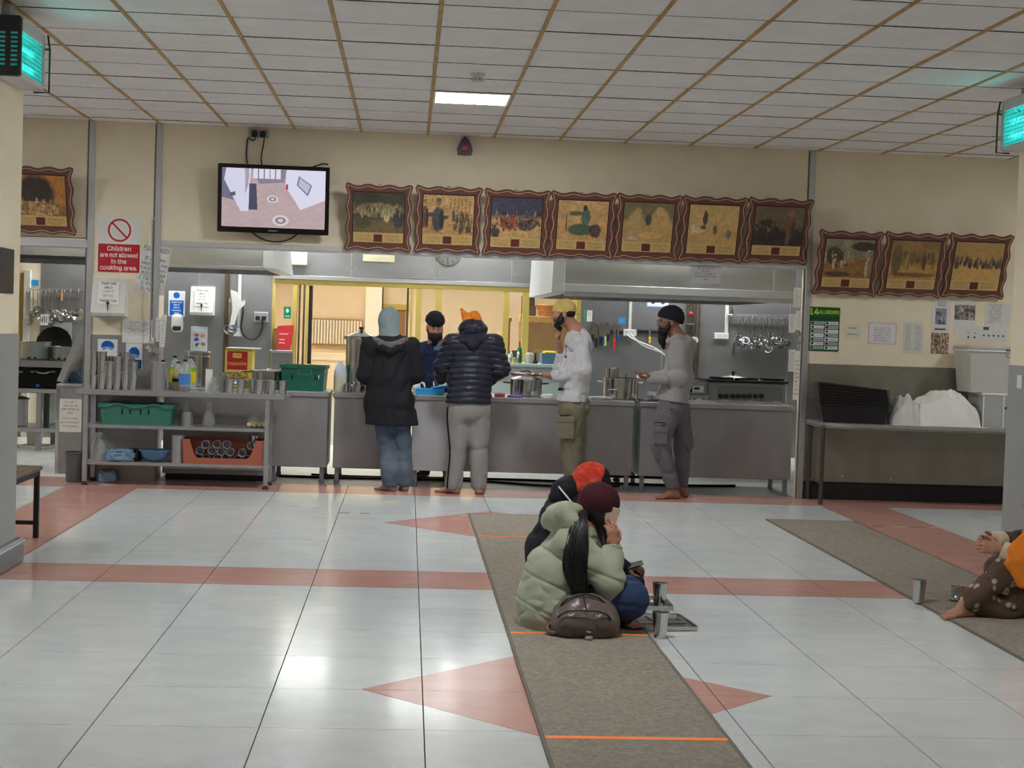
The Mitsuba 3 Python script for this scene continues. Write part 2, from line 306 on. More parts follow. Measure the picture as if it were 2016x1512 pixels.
# ---- pillars of the hall
def pillar(x0, x1, y0, y1, zs, n):
    k = numbered('pillar'); labels[k] = {'label': n, 'kind': 'structure'}
    part(k, 'shaft', bx(x0, x1, y0, y1, zs, CZ), 'cream_paint')
    part(k, 'lower_cladding', bx(x0 - .006, x1 + .006, y0 - .006, y1 + .006, 0, zs, .004), 'grey_paint', label='grey lower part of the pillar')
    part(k, 'skirting', bx(x0 - .05, x1 + .05, y0 - .05, y1 + .05, 0, .15, .01), 'skirt_metal', label='metal skirting at the foot')
    part(k, 'skirting_lip', bx(x0 - .056, x1 + .056, y0 - .056, y1 + .056, .118, .136, .004), 'alu_trim')
    return k
mat('skirt_metal', (136, 140, 146), .35, .6)
pillar(-2.93, -2.335, 8.75, 9.33, 1.386, 'cream and grey pillar at the left edge of the picture')
k = pillar(4.13, 4.75, 9.62, 10.2, 1.377, 'cream and grey pillar at the right edge of the picture')
a = at(2012, 752, 10.0)
part(k, 'switch', bx(4.118, 4.13, a[1] - .04, a[1] + .04, a[2] - .045, a[2] + .045, .003), 'white_plastic', label='white switch plate')
part('pillar', 'notice_case', bx(-2.335, -2.325, 8.8, 9.16, 1.62, 1.88, .003), 'black', label='dark notice case on the pillar')

# ---- kitchen shell
KC = 2.80
struct('ceiling_kitchen', bx(-9.2, 10.2, WY + .22, BY + .2, KC, KC + .1), 'white_matt', 'white kitchen ceiling')
struct('wall_kitchen_left', bx(-6.4, -6.2, WY + .2, BY + .2, 0, KC), 'cream_paint', 'left wall of the kitchen')
struct('wall_kitchen_right', bx(5.6, 5.8, WY + .2, BY + .2, 0, KC), 'steel_wall', 'right wall of the kitchen')
HX0, HX1, HZ0, HZ1 = -1.66, 2.10, .60, 2.02
wk = struct('wall_kitchen_back', cat(bx(-6.2, HX0, BY, BY + .2, 0, KC), bx(HX1, 5.6, BY, BY + .2, 0, KC), bx(HX0, HX1, BY, BY + .2, HZ1, KC), bx(HX0, HX1, BY, BY + .2, 0, HZ0)), 'cream_paint', 'back wall of the kitchen clad in stainless panels')
def panels(xs, z0, z1, m='steel_wall', y=BY):
    for a, b in zip(xs[:-1], xs[1:]):
        part(wk, 'panel', bx(a + .004, b - .004, y - .012, y, z0, z1, .004), m)
        for xx in (a + .05, b - .05):
            for zz in (z0 + .1, z1 - .1): part(wk, 'screw', cyl((xx, y - .017, zz), (xx, y - .01, zz), .008, 8), 'chrome')
panels((-4.45, -2.55, HX0 - .01), .0, KC - .1); panels((HX1 + .02, 3.16, 3.62, 4.75, 5.6), 0, KC - .1)
panels((HX0, -.72, .32, 1.25, HX1), HZ1 + .055, KC - .1, 'steel_wall')
part(wk, 'ledge', bx(HX0, HX1, BY - .05, BY, HZ1, HZ1 + .05, .006), 'alu_trim', label='bright metal ledge above the hatch')
# ---- room behind the hatch
RY = 22.2
struct('wall_room_back', bx(-4, 5, RY, RY + .1, 0, 2.7), 'peach_paint', 'peach wall of the room seen through the hatch')
struct('wall_room_left', bx(-2.1, -2.0, BY + .2, RY, 0, 2.7), 'peach_paint', 'left wall of the room behind the hatch')
struct('wall_room_right', bx(4.4, 4.5, BY + .2, RY, 0, 2.7), 'peach_paint', 'right wall of the room behind the hatch')
struct('ceiling_room', bx(-4, 5, BY + .2, RY, 2.6, 2.7), 'white_matt', 'ceiling of the room behind the hatch')
# ================================================================ things on the walls of the hall
mat('maroon', (100, 60, 52), .4); mat('maroon_dark', (44, 22, 22), .5); mat('frame_line', (196, 160, 128), .5)
def wavy(w, h, amp=.011, n=3):
    s = np.linspace(0, 1, 40, endpoint=False); d = amp * (np.cos(2 * PI * n * s) + .7 * np.exp(-((s * 12) ** 2)) + .7 * np.exp(-(((1 - s) * 12) ** 2)))
    top = np.stack([(s - .5) * w, h / 2 + d], 1); right = np.stack([w / 2 + d, (.5 - s) * h], 1)
    return Polygon(np.vstack([top, right, -top, -right])).buffer(0)
def caption(c, u, v, seed):
    k = rect(u, v, 0, 1, 0, .21); c = over(c, k, (214, 178, 112))
    c = over(c, lines(u, v, .04, .38, .03, .17, 5, seed, .5) * .5, (120, 90, 50)); c = over(c, lines(u, v, .6, .96, .03, .17, 5, seed + 5, .5) * .6, (120, 90, 50))
    return over(c, rect(u, v, .41, .58, .02, .17), (92, 30, 36))
def scenery(top, low, hor, blobs, seed, contrast=.6, caps=True):
    def fn(u, v):
        w0, w1 = fbm2(u, v, 22, seed + 5), fbm2(u, v, 16, seed + 3); t = np.clip((v - .2) / .8, 0, 1)[..., None]; c = np.asarray(low, float) * (1 - np.clip((t - hor) * 6 + .5, 0, 1)) + np.asarray(top, float) * np.clip((t - hor) * 6 + .5, 0, 1)
        for b in blobs:
            col, (cx, cy, rx, ry) = b[0], b[1:5]
            c = over(c, ell(u + (w0 - .5) * min(.05, rx * .6), v + (w1 - .5) * min(.08, ry * .5), cx, cy, rx, ry, .22) * (b[5] if len(b) > 5 else .9), col)
        return np.clip(c * (1 + contrast * (fbm2(u, v, 34, seed, 3) - .5)[..., None] + contrast * .6 * (fbm2(u, v, 7, seed + 1, 3) - .5)[..., None]), 0, 255) if not caps else caption(np.clip(c * (1 + contrast * (fbm2(u, v, 34, seed, 3) - .5)[..., None] + contrast * .6 * (fbm2(u, v, 7, seed + 1, 3) - .5)[..., None]), 0, 255), u, v, seed)
    return lambda u, v: fn(u, v) * .80 + np.array([150, 132, 108]) * .17
def crowd(n, seed, x0, x1, y0, y1, cols, rx=.022, ry=.05):
    r = np.random.default_rng(seed); o = []
    for x, y in sorted(((x0 + (x1 - x0) * r.random(), y0 + (y1 - y0) * r.random()) for _ in range(n)), key=lambda q: -q[1]): o += fig(cols[r.integers(len(cols))], x, y, rx * (.8 + .5 * r.random()), ry * (.8 + .5 * r.random()))
    return o
def fig(col, x, y, rx, ry):
    """a small robed figure: robe, shaded side, head and head cloth"""
    c = np.array(col, float); return [(col, x, y - .2 * ry, rx, ry, .95), (tuple(c * .55), x + rx * .5, y - .3 * ry, rx * .4, ry * .8, .8), ((150, 106, 76), x, y + ry * .95, rx * .42, rx * .5, .95), (tuple(np.clip(c * 1.15 + 10, 0, 255)), x, y + ry * .95 + rx * .5, rx * .48, rx * .32, .95)]
tan, dk = (205, 160, 98), (46, 44, 46)
pics = [
    ('dark arched cave with a white crowd below', 14.1, 383, (82, 388), scenery((196, 128, 62), (150, 96, 54), .3, [((38, 36, 40), .42, .62, .4, .42), ((205, 150, 84), .45, .34, .5, .16)] + crowd(60, 1, .05, .85, .22, .5, [(214, 170, 110), (230, 200, 150), (120, 120, 90), (190, 90, 60)], .03, .03), 1)),
    ('seated white figure before a pale crowd under dark trees', 0, 0, 0, scenery((58, 62, 50), (112, 92, 66), .35, [((152, 140, 104), .5, .66, .55, .16), ((216, 196, 150), .66, .56, .08, .16), ((52, 56, 62), .88, .52, .12, .24), ((70, 80, 58), .2, .38, .18, .1)] + crowd(50, 2, 0, .95, .55, .76, [(190, 176, 130), (90, 84, 66), (140, 130, 96)]), 2)),
    ('large robed figure beside soldiers with raised spears', 0, 0, 0, scenery((208, 164, 106), (196, 148, 92), .3, [((112, 92, 80), .8, .5, .2, .2), ((60, 62, 76), .17, .6, .1, .05), ((60, 62, 76), .43, .56, .09, .04)] + fig((96, 74, 62), .04, .6, .08, .26) + fig((60, 64, 80), .3, .58, .13, .28) + [((90, 70, 56), .54 + .075 * k, .76, .006, .2) for k in range(6)] + crowd(24, 3, .6, .98, .3, .66, [(120, 86, 70), (70, 72, 86), (210, 170, 120)], .03, .08), 3)),
    ('court crowd around a red carpet below a blue hall', 0, 0, 0, scenery((62, 66, 92), (206, 166, 104), .52, [((150, 56, 50), .36, .5, .2, .16), ((60, 56, 60), .7, .46, .2, .12), ((44, 48, 66), .08, .3, .1, .12)] + crowd(70, 4, .02, .98, .34, .72, [(40, 40, 46), (200, 160, 110), (120, 70, 60), (90, 90, 80)], .022, .035), 4)),
    ('reclining figure in green with a round shield', 0, 0, 0, scenery((214, 170, 112), (206, 160, 98), .4, [((70, 96, 88), .56, .68, .1, .2), ((60, 84, 74), .46, .42, .28, .13), ((60, 52, 50), .76, .4, .13, .15), ((96, 66, 54), .76, .4, .06, .07), ((52, 40, 34), .54, .86, .045, .06), ((66, 92, 84), .38, .74, .17, .05), ((58, 42, 34), .18, .55, .012, .22)], 5)),
    ('two large pale robed figures seated at a meal', 0, 0, 0, scenery((128, 116, 84), (196, 158, 96), .55, [((190, 160, 108), .26, .58, .19, .3), ((214, 166, 104), .74, .6, .22, .34), ((230, 186, 124), .72, .84, .09, .1), ((206, 160, 100), .28, .82, .08, .1), ((52, 60, 64), .5, .66, .07, .12), ((224, 180, 110), .55, .34, .28, .08), ((206, 196, 170), .2, .28, .12, .04)], 6, .35)),
    ('white clad people sitting in a pale courtyard', 0, 0, 0, scenery((218, 180, 114), (210, 168, 104), .4, [((66, 54, 46), .33, .72, .055, .16), ((226, 206, 166), .22, .48, .12, .06), ((80, 70, 62), .3, .54, .06, .05), ((110, 84, 68), .54, .5, .05, .1), ((110, 116, 104), .82, .42, .06, .1), ((230, 210, 170), .1, .5, .05, .12)], 7, .3)),
    ('brown figure standing over a dark huddled crowd', 0, 0, 0, scenery((104, 92, 72), (48, 42, 44), .4, [((40, 36, 42), .26, .5, .28, .26), ((98, 68, 58), .74, .62, .12, .26), ((150, 84, 62), .72, .88, .05, .06), ((44, 42, 56), .8, .42, .2, .16), ((128, 92, 80), .7, .36, .05, .18)] + fig((110, 78, 66), .74, .62, .11, .24) + crowd(12, 6, .05, .45, .4, .62, [(56, 48, 52), (70, 58, 56)], .05, .08), 8, .6)),
    ('white robed men meeting under a leafy tree', 0, 0, 0, scenery((140, 136, 112), (150, 108, 58), .5, [((50, 48, 36), .8, .86, .3, .1), ((60, 54, 44), .2, .66, .2, .2), ((66, 56, 44), .3, .28, .3, .06)] + fig((206, 188, 150), .22, .52, .055, .14) + fig((200, 180, 140), .38, .55, .05, .14) + fig((210, 190, 156), .9, .5, .06, .26) + crowd(16, 9, .02, .5, .45, .75, [(60, 52, 44), (210, 190, 150)], .025, .05), 9)),
    ('faded brown forest clearing with standing figures', 0, 0, 0, scenery((150, 116, 66), (190, 146, 80), .4, [((104, 84, 56), .14, .6, .12, .35), ((110, 82, 52), .5, .3, .5, .05)] + fig((176, 146, 96), .36, .6, .04, .2) + fig((96, 74, 54), .7, .6, .055, .18) + fig((170, 140, 90), .88, .6, .05, .2) + crowd(14, 5, .1, .95, .6, .75, [(110, 90, 60), (126, 100, 66)], .03, .1), 10, .4)),
    ('long row of small figures across a bare sandy plain', 0, 0, 0, scenery((184, 146, 84), (212, 168, 96), .52, crowd(70, 11, .0, 1, .52, .66, [(62, 64, 60), (120, 96, 70), (90, 80, 66)], .02, .07), 11, .3)),
]
cor = [((12, 315), (137, 322), (148, 460), (20, 453)), ((682, 363), (808, 370), (806, 493), (682, 486)), ((820, 367), (947, 374), (942, 497), (817, 490)), ((955, 374), (1079, 381), (1074, 502), (951, 496)),
       ((1087, 378), (1212, 385), (1203, 507), (1079, 500)), ((1213, 384), (1337, 391), (1330, 511), (1207, 504)), ((1344, 390), (1470, 397), (1457, 515), (1334, 508)), ((1471, 394), (1594, 400), (1583, 518), (1462, 511)),
       ((1612, 457), (1738, 461), (1722, 579), (1596, 575)), ((1740, 460), (1864, 464), (1849, 582), (1724, 578)), ((1869, 462), (1988, 467), (1972, 585), (1850, 580))]
out = wavy(.580, .60, .0095); ring1 = out.buffer(-.014).difference(out.buffer(-.020))
fr_mesh = extr(out, .024); ln_mesh = xf(extr(ring1, .0015), (0, 0, .024)); lip = extr(sbox(-.238, -.235, .238, .245).difference(sbox(-.229, -.226, .229, .236)), .004)
for i, (p, q) in enumerate(zip(pics, cor)):
    bl, br = at(*q[3], WY - .035), at(*q[2], WY - .035); c = (bl + br) / 2; tilt = .34
    t = thing('framed_picture', f'wavy maroon framed picture of a {p[0]}', 'picture', 'framed pictures leaning out from the wall')
    roll = 0.
    off = .30 * .985
    loc = (c[0], c[1] - off * math.sin(tilt) - .012, c[2] + off * math.cos(tilt))
    fk = part(t, 'frame', stand(fr_mesh, loc, tilt), 'maroon'); part(fk, 'inlay_line', stand(ln_mesh, loc, tilt), 'frame_line')
    part(fk, 'inner_lip', stand(xf(lip, (0, .0, .022)), loc, tilt), 'maroon_dark')
    m, col = paint(.46, .465, p[4], 100, 86, .003); part(t, 'print', stand(xf(m, (0, .0, .0235)), loc, tilt), 'print', False, 'faded printed scene with caption strip', color=col)
    tp_ = np.array(loc) + [0, -.29 * math.sin(tilt), .29 * math.cos(tilt)]
    part(t, 'cord', tube([tp_ + [-.1, .0, -.05], [tp_[0], WY - .002, tp_[2] + .04], tp_ + [.1, 0, -.05]], .0025, 5), 'black')
# ---- television
tl, tr, br_, bl_ = (at(*p, WY - .16) for p in ((431, 321), (650, 331), (646, 463), (428, 455)))
c = (tl + tr + br_ + bl_) / 4; w, h = np.linalg.norm(tr - tl), np.linalg.norm(tl - bl_)
tv = thing('television', 'flat black wall television showing a security camera view of a corridor', 'television'); tilt = .1
L = lambda m: stand(m, (c[0], c[1], c[2]), tilt)
bez = sbox(-w / 2, -h / 2, w / 2, h / 2).buffer(-.01).buffer(.01); win = sbox(-w / 2 + .035, -h / 2 + .05, w / 2 - .035, h / 2 - .035)
part(tv, 'bezel', L(xf(extr(bez.difference(win), .02), (0, 0, .012))), 'black_gloss'); part(tv, 'back_case', L(cat(bx(-w / 2 + .005, w / 2 - .005, -h / 2 + .005, h / 2 - .005, -.01, .012, .004), bx(-.3, .3, -.2, .2, -.05, -.008, .01))), 'black')
part(tv, 'bracket', bx(c[0] - .12, c[0] + .12, c[1] + .02, WY - .0004, c[2] - .1, c[2] + .1, .01), 'black')
part(tv, 'brand_lettering', L(xf(words('SAMSUNG', .012, True), (0, -h / 2 + .018, .0325))), 'alu_trim')
def poly_in(u, v, pts):
    s = np.zeros(u.shape, bool); p = np.array(pts)
    for (a, b), (c_, d) in zip(p, np.roll(p, -1, 0)):
        s ^= ((b > v) != (d > v)) & (u < (c_ - a) * (v - b) / ((d - b) or 1e-9) + a)
    return s.astype(float)
def cctv(u, v):
    c = base(u, (188, 166, 168)); c = c * (1 + .1 * (fbm2(u, v, 9, 2) - .5))[..., None]
    g = (np.abs((u * 9 + v * 6) % 1 - .5) > .46) | (np.abs((u * 7 - v * 9) % 1 - .5) > .46); c = over(c, g * .25, (150, 120, 124))
    c = over(c, poly_in(u, v, [(.28, 1), (.62, 1), (.60, .78), (.36, .74)]), (140, 128, 146))
    for k in range(5): c = over(c, rect(u, v, .30 + .055 * k, .345 + .055 * k, .83, 1), (222, 222, 240))
    c = over(c, poly_in(u, v, [(0, 1), (.28, 1), (.26, .56), (.26, .27), (.18, .27), (.02, .8)]), (216, 214, 236)); c = over(c, poly_in(u, v, [(0, 1), (.04, 1), (.02, .8), (.12, .45), (0, .5)]), (110, 112, 140))
    c = over(c, poly_in(u, v, [(.22, 1), (.26, 1), (.255, .72), (.225, .56)]), (170, 160, 176))
    c = over(c, poly_in(u, v, [(.265, .74), (.33, .74), (.345, .3), (.26, .3)]), (70, 74, 92)); c = over(c, poly_in(u, v, [(.08, .58), (.13, .6), (.13, .53), (.08, .52)]), (90, 96, 110))
    c = over(c, poly_in(u, v, [(.62, 1), (1, 1), (1, .5), (.76, .32), (.61, .72)]), (222, 220, 240)); c = over(c, poly_in(u, v, [(.74, .9), (.87, .74), (.83, .56), (.72, .74)]), (120, 122, 150)); c = over(c, poly_in(u, v, [(.75, .87), (.855, .735), (.825, .6), (.735, .74)]), (186, 190, 210))
    for x, y, s in ((.49, .49, .045), (.57, .13, .065)):
        c = over(c, ell(u, v, x, y, s * 1.3, s * 1.5, .1), (212, 204, 206)); c = over(c, ell(u, v, x, y, s * .8, s * .9, .1), (120, 110, 122)); c = over(c, ell(u, v, x, y, s * .5, s * .6, .2), (206, 196, 200))
    return over(c, rect(u, v, .615, .635, .66, .75), (176, 60, 70))
m, col = paint(w - .07, h - .085, cctv, 250, 170, .002)
k = part(tv, 'screen', L(xf(m, (0, .0075, .012))), 'black', False, 'lit screen', color=col * .85)
scene[k]['emitter'] = {'type': 'area', 'radiance': {'type': 'mesh_attribute', 'name': 'vertex_color'}}
part(tv, 'cable', tube(spline([L_ for L_ in (at(497, 458, WY - .06), at(520, 472, WY - .05), at(550, 476, WY - .05), at(586, 460, WY - .06))]), .006), 'black')
part(tv, 'aerial', tube([at(612, 330, WY - .1), at(636, 322, WY - .05), at(646, 324, WY - .03)], .006), 'black')
# sockets over the television
def socket(label, x0, y0, x1, y1, Y, m='white_plastic', plugs=True, d=.035, name='wall_socket', rest='black'):
    a, b = at(x0, y0, Y), at(x1, y1, Y); t = thing(name, label, 'socket')
    part(t, 'plate', bx(a[0], b[0], Y - d, Y, b[2], a[2], .006), m); w = b[0] - a[0]; zc = (a[2] + b[2]) / 2
    for f in (.28, .72):
        if plugs: part(t, 'plug', bx(a[0] + w * f - .026, a[0] + w * f + .026, Y - d - .035, Y - d, zc - .035, zc + .02, .01), rest)
        else: part(t, 'switch', bx(a[0] + w * f - .012, a[0] + w * f + .012, Y - d - .004, Y - d, zc - .0, zc + .02, .003), m)
    return t, a, b
t, a, b = socket('grey double socket with two black plugs above the television', 492, 255, 529, 272, WY, 'grey_paint')
part(t, 'cable', tube(spline([at(503, 268, WY - .06), at(497, 276, WY - .05), at(489, 272, WY - .03), at(486, 285, WY - .02), at(487, 320, WY - .03), at(493, 330, WY - .08)]), .006), 'black')
part(t, 'cable', tube(spline([at(520, 268, WY - .06), at(518, 288, WY - .04), at(515, 304, WY - .03), at(518, 328, WY - .1)]), .006), 'black')
part(t, 'trunking', bx(*at(488, 250, WY)[[0]], at(488, 250, WY)[0] + .012, WY - .012, WY, at(488, 330, WY)[2], CZ - .005), 'alu_trim')
# alarm sounder
a = at(915, 290, WY); t = thing('alarm_sounder', 'red alarm sounder fixed high on the wall below the ceiling light', 'alarm'); mat('alarm_red', (150, 40, 70), .4); mat('alarm_dark', (72, 34, 70), .4)  # purple cast of the light flare is put into both colours
part(t, 'case', stand(extr(Polygon([(-.058, -.065), (.058, -.065), (.066, -.02), (.03, .06), (-.03, .06), (-.066, -.02)]).buffer(.006), .07), (a[0], WY, a[2])), 'alarm_dark', 30)
part(t, 'lens', bx(a[0] - .032, a[0] + .032, WY - .085, WY - .07, a[2] - .045, a[2] + .012, .006), 'alarm_red'); part(t, 'cable_entry', bx(a[0] - .02, a[0] + .02, WY - .05, WY, a[2] + .06, a[2] + .09, .005), 'alarm_dark')
# smoke detector
a = fl(940, 146, CZ); t = thing('smoke_detector', 'round white smoke detector on the ceiling by the lit panel', 'smoke detector')
part(t, 'base', lathe([(0, 0), (.055, 0), (.055, -.018), (.048, -.022), (0, -.022)][::-1], 24, (a[0], a[1], CZ + .004)), 'white_plastic', 30)
part(t, 'sensor_head', lathe([(0, -.06), (.03, -.058), (.034, -.05), (.034, -.02), (0, -.02)], 20, (a[0], a[1], CZ + .004)), 'white_plastic', 30)
for k in range(6): q = k * PI / 3; part(t, 'slot', bx(a[0] + .034 * math.cos(q) - .006, a[0] + .034 * math.cos(q) + .006, a[1] + .034 * math.sin(q) - .006, a[1] + .034 * math.sin(q) + .006, CZ - .046, CZ - .030), 'grey_paint')
# ---- insect killers
mat('uv_case', (196, 200, 200), .4)
def insect(label, xw, side, y0, y1, z0, z1):
    t = thing('insect_killer', label, 'insect killer'); d = .135; xo = xw + side * d; xa, xb = sorted((xw, xo))
    part(t, 'end_cap', bx(xa, xb, y0, y0 + .05, z0, z1, .012), 'black'); part(t, 'end_cap', bx(xa, xb, y1 - .03, y1, z0, z1, .012), 'uv_case')
    part(t, 'back_plate', bx(xw, xw + side * .012, y0 + .05, y1 - .03, z0, z1), 'uv_case'); part(t, 'hood', bx(xa, xb, y0 + .05, y1 - .03, z1 - .075, z1, .008), 'uv_case', label='pale top cover')
    part(t, 'catch_tray', bx(xa, xb, y0 + .05, y1 - .03, z0, z0 + .03, .006), 'uv_case')
    for zz in (z0 + .105, z0 + .205):
        k = part(t, 'tube', cyl((xw + side * .06, y0 + .055, zz), (xw + side * .06, y1 - .035, zz), .016, 10), 'white_matt', label='glowing turquoise tube'); scene[k]['emitter'] = {'type': 'area', 'radiance': {'type': 'rgb', 'value': [.05, 4.6, 4.2]}}
    for i in range(22): yy = y0 + .06 + (y1 - y0 - .1) * i / 21; part(t, 'grille_wire', bx(xo - side * .012 - .0015, xo - side * .012 + .0015, yy - .0014, yy + .0014, z0 + .03, z1 - .075), 'uv_teal')
    for i in range(9): zz = z0 + .045 + (z1 - z0 - .13) * i / 8; part(t, 'grille_wire', bx(xo - side * .012 - .0015, xo - side * .012 + .0015, y0 + .05, y1 - .03, zz - .0014, zz + .0014), 'uv_teal')
    part(t, 'guard', tube([(xo + side * .02, y1 - .03, z1 - .01), (xo + side * .03, y1 - .02, z1 - .09), (xo + side * .03, y1 - .02, z0 - .01), (xo - side * .06, y1 - .02, z0 - .012)], .006, 6), 'black')
    part(t, 'guard', tube([(xo + side * .03, y1 - .02, z1 - .09), (xo - side * .06, y1 - .0, z1 - .09)], .006, 6), 'black')
    for zz in np.linspace(z0 + .06, z1 - .1, 8):
        for f in (.25, .75): part(t, 'end_slot', bx(xa + (xb - xa) * f - .018, xa + (xb - xa) * f + .018, y0 - .003, y0 + .002, zz - .006, zz + .006), 'uv_slot')
    return t
mat('uv_teal', (40, 120, 112), .4)
scene['uv_slot'] = {'type': 'twosided', 'b': {'type': 'principled', 'base_color': rgb((40, 190, 180)), 'roughness': .3}}
t = insect('black ended insect killer with turquoise tubes on the left pillar', -2.335, 1, 8.70, 9.28, 2.83, 3.165)
t2 = insect('black ended insect killer with turquoise tubes on the right pillar', 4.124, -1, 9.62, 10.2, 2.83, 3.175)
for tt, x, y, s in ((t, -2.335, 8.86, 1), (t2, 4.13, 10.05, -1)):
    part(tt, 'junction_box', bx(x, x + s * .05, y - .05, y + .05, CZ - .1, CZ - .015, .008), 'grey_paint'); part(tt, 'cable', tube(spline([(x + s * .03, y, CZ - .1), (x + s * .04, y - .02, CZ - .14), (x + s * .03, y + .03, CZ - .2)] if s > 0 else [(x - .05, y, CZ - .06), (x - .10, y, CZ - .12), (x - .06, y + .02, CZ - .18)]), .006), 'black')

# ---- notices
def sheet(name, label, cat_, x0, y0, x1, y1, Y, fn, nx=40, ny=40, t=.0015, roll=0., m='print', gap=.002, group=None, tilt=0.):
    a, b = at(x0, y0, Y), at(x1, y1, Y); cx = (a[0] + b[0]) / 2; s = F / Y; w, h = (x1 - x0) / s, (y1 - y0) / s; cz = (a[2] + b[2]) / 2
    k = thing(name, label, cat_, group); mm, col = paint(w, h, (lambda u, v: base(u, fn)) if isinstance(fn, tuple) else fn, nx, ny, t)
    part(k, 'sheet', stand(mm, (cx, Y - gap, cz), tilt, 0, roll), m, False, color=col)
    return k, cx, cz, w, h, Y - gap - t
def put_words(k, rows, cx, cz, Y, h, dz, m, bold=False, wmax=None, dx=0., roll=0.):
    for i, s in enumerate(rows):
        if s: part(k, 'lettering', stand(xf(words(s, h, bold, True, .0008, wmax), (dx, -dz * (i - (len(rows) - 1) / 2) - h / 2, 0)), (cx, Y, cz), 0, 0, roll), m)
k, cx, cz, w, h, y = sheet('prohibition_sign', 'white sign with a red barred circle and red panel about children', 'sign', 193, 427, 277, 534, WY, (228, 228, 224), 4, 4, .006)
part(k, 'red_circle', stand(xf(extr(affinity.scale(sbox(0, 0, 0, 0).buffer(0) if False else Polygon([(math.cos(a), math.sin(a)) for a in np.linspace(0, 2 * PI, 48, endpoint=False)]), .105, .105, origin=(0, 0)).difference(affinity.scale(Polygon([(math.cos(a), math.sin(a)) for a in np.linspace(0, 2 * PI, 48, endpoint=False)]), .088, .088, origin=(0, 0))), .001), (0, .125, 0)), (cx, y, cz)), 'red')
part(k, 'red_bar', stand(xf(extr(affinity.rotate(sbox(-.092, -.008, .092, .008), -45), .001), (0, .125, 0)), (cx, y, cz)), 'red')
part(k, 'red_panel', stand(xf(extr(sbox(-.175, -.115, .175, .115).buffer(.012), .001), (0, -.128, 0)), (cx, y, cz)), 'red')
put_words(k, ['Children', 'are not allowed', 'in the', 'cooking area.'], cx, cz - .128, y - .001, .040, .058, 'white_matt', True, .335)
def note(u, v): return base(u, (226, 226, 224)) * (1 - .06 * (fbm2(u, v, 4, 5) > .55))[..., None]
k, cx, cz, w, h, y = sheet('kitchen_notice', 'tilted white notice asking kitchen helpers to wear a mask, gloves and apron', 'notice', 274, 483, 330, 577, WY, note, 6, 6, .0015, .16, gap=.004)
put_words(k, ['PLEASE NOTE', '', 'If you are', 'helping in the', 'kitchen, you', 'MUST WEAR', '1. Face Mask', '2. Gloves', '3. Apron'], cx, cz, y - .001, .030, .046, 'ink', False, .235, 0, .16)
part(k, 'underline', stand(extr(sbox(-.105, .160, .105, .163).union(sbox(-.1, -.072, .1, -.069)), .0008), (cx, y - .001, cz), 0, 0, .16), 'ink')
def dispenser(label, x0, y0, x1, y1, Y):
    a, b = at(x0, y0, Y), at(x1, y1, Y); t = thing('towel_dispenser', label, 'towel dispenser'); s = F / Y; w, h = (x1 - x0) / s, (y1 - y0) / s; cx, cz = (a[0] + b[0]) / 2, (a[2] + b[2]) / 2; d = .2
    P = Polygon([(-h / 2, 0), (h / 2, 0), (h / 2, .10), (h / 2 - .04, .145), (h / 2 - .09, .155), (-h / 2 + .03, d), (-h / 2, d - .02)])
    m = trimesh.creation.extrude_polygon(P.buffer(-.012).buffer(.012), w, engine='earcut'); m.apply_transform(np.array([[0, 0, 1, cx - w / 2], [0, -1, 0, Y], [1, 0, 0, cz], [0, 0, 0, 1.]]))
    part(t, 'case', m, 'white_plastic', 25); part(t, 'outlet', bx(cx - w * .42, cx + w * .42, Y - d + .03, Y - .03, cz - h / 2 - .012, cz - h / 2 + .005, .004), 'grey_paint')
    yy = Y - d + .012; part(t, 'keyhole', stand(extr(sbox(-.003, -.03, .003, .03).union(sbox(-.012, .03, .012, .05)), .012), (cx, yy, cz - h * .27)), 'black')
    tl_ = math.atan2(.045, h * .75)
    lab, col = paint(w * .62, h * .6, lambda u, v: base(u, (238, 238, 234)), 3, 3, .001); part(t, 'label_sheet', stand(lab, (cx, Y - .172, cz + h * .1), -tl_), 'print', color=col)
    f = lambda m_: stand(m_, (cx, Y - .1735, cz + h * .1), -tl_)
    q = h / .37
    for s_, dz in (('TAKE ONE', .085), ('ONLY', .045), ('THANK YOU', -.085)): part(t, 'lettering', f(xf(words(s_, .022 * q, True, True, .0008, w * .52), (0, dz * q, 0))), 'ink')
    for dz in (.005, -.035): part(t, 'script_marks', f(xf(script_marks(.1 * q, .022 * q, 7, int(dz * 1e3) % 97), (0, dz * q, 0))), 'ink_soft')
def script_marks(w, h, n, seed):
    """a line of cursive marks hanging from a head bar, as in the printed notices"""
    r = np.random.default_rng(seed); g = []
    x = -w / 2
    while x < w / 2 - h * .4:
        k = r.integers(2, 5); e = min(x + k * h * .75, w / 2); g.append(sbox(x, h * .82, e, h * .96)); c = x + h * .15
        while c < e - h * .3:
            hh = h * (.2 + .3 * r.random()); g += [sbox(c, hh * .4, c + h * .13, h * .9), sbox(c, hh * .4 + h * .05, c + h * (.25 + .3 * r.random()), hh * .4 + h * .17)]; c += h * .62
        x = e + h * .4
    return extr(union_all(g), .0008)
dispenser('white towel dispenser on the cream pier under the red prohibition sign', 189, 549, 252, 622, WY)
def page(n, seed, col=(228, 228, 224), a=.1, b=.9, c=.08, d=.92, ink=(110, 110, 112), border=None):
    def fn(u, v):
        x = over(base(u, col), lines(u, v, a, b, c, d, n, seed) * .5, ink)
        if border is not None: x = over(x, 1 - rect(u, v, .04, .96, .04, .96), border)
        return x
    return fn
k, cx, cz, w, h, y = sheet('paper_notice', 'white landscape paper with faint lines beside the hanging ladle', 'notice', 242, 629, 304, 675, WY, page(7, 3, a=.12, b=.88, c=.3), 70, 50, gap=.014)
sheet('paper_strip', 'narrow paper strip with writing pinned at the edge of the pier', 'notice', 308, 626, 318, 672, WY, page(9, 4), 20, 50, gap=.024)
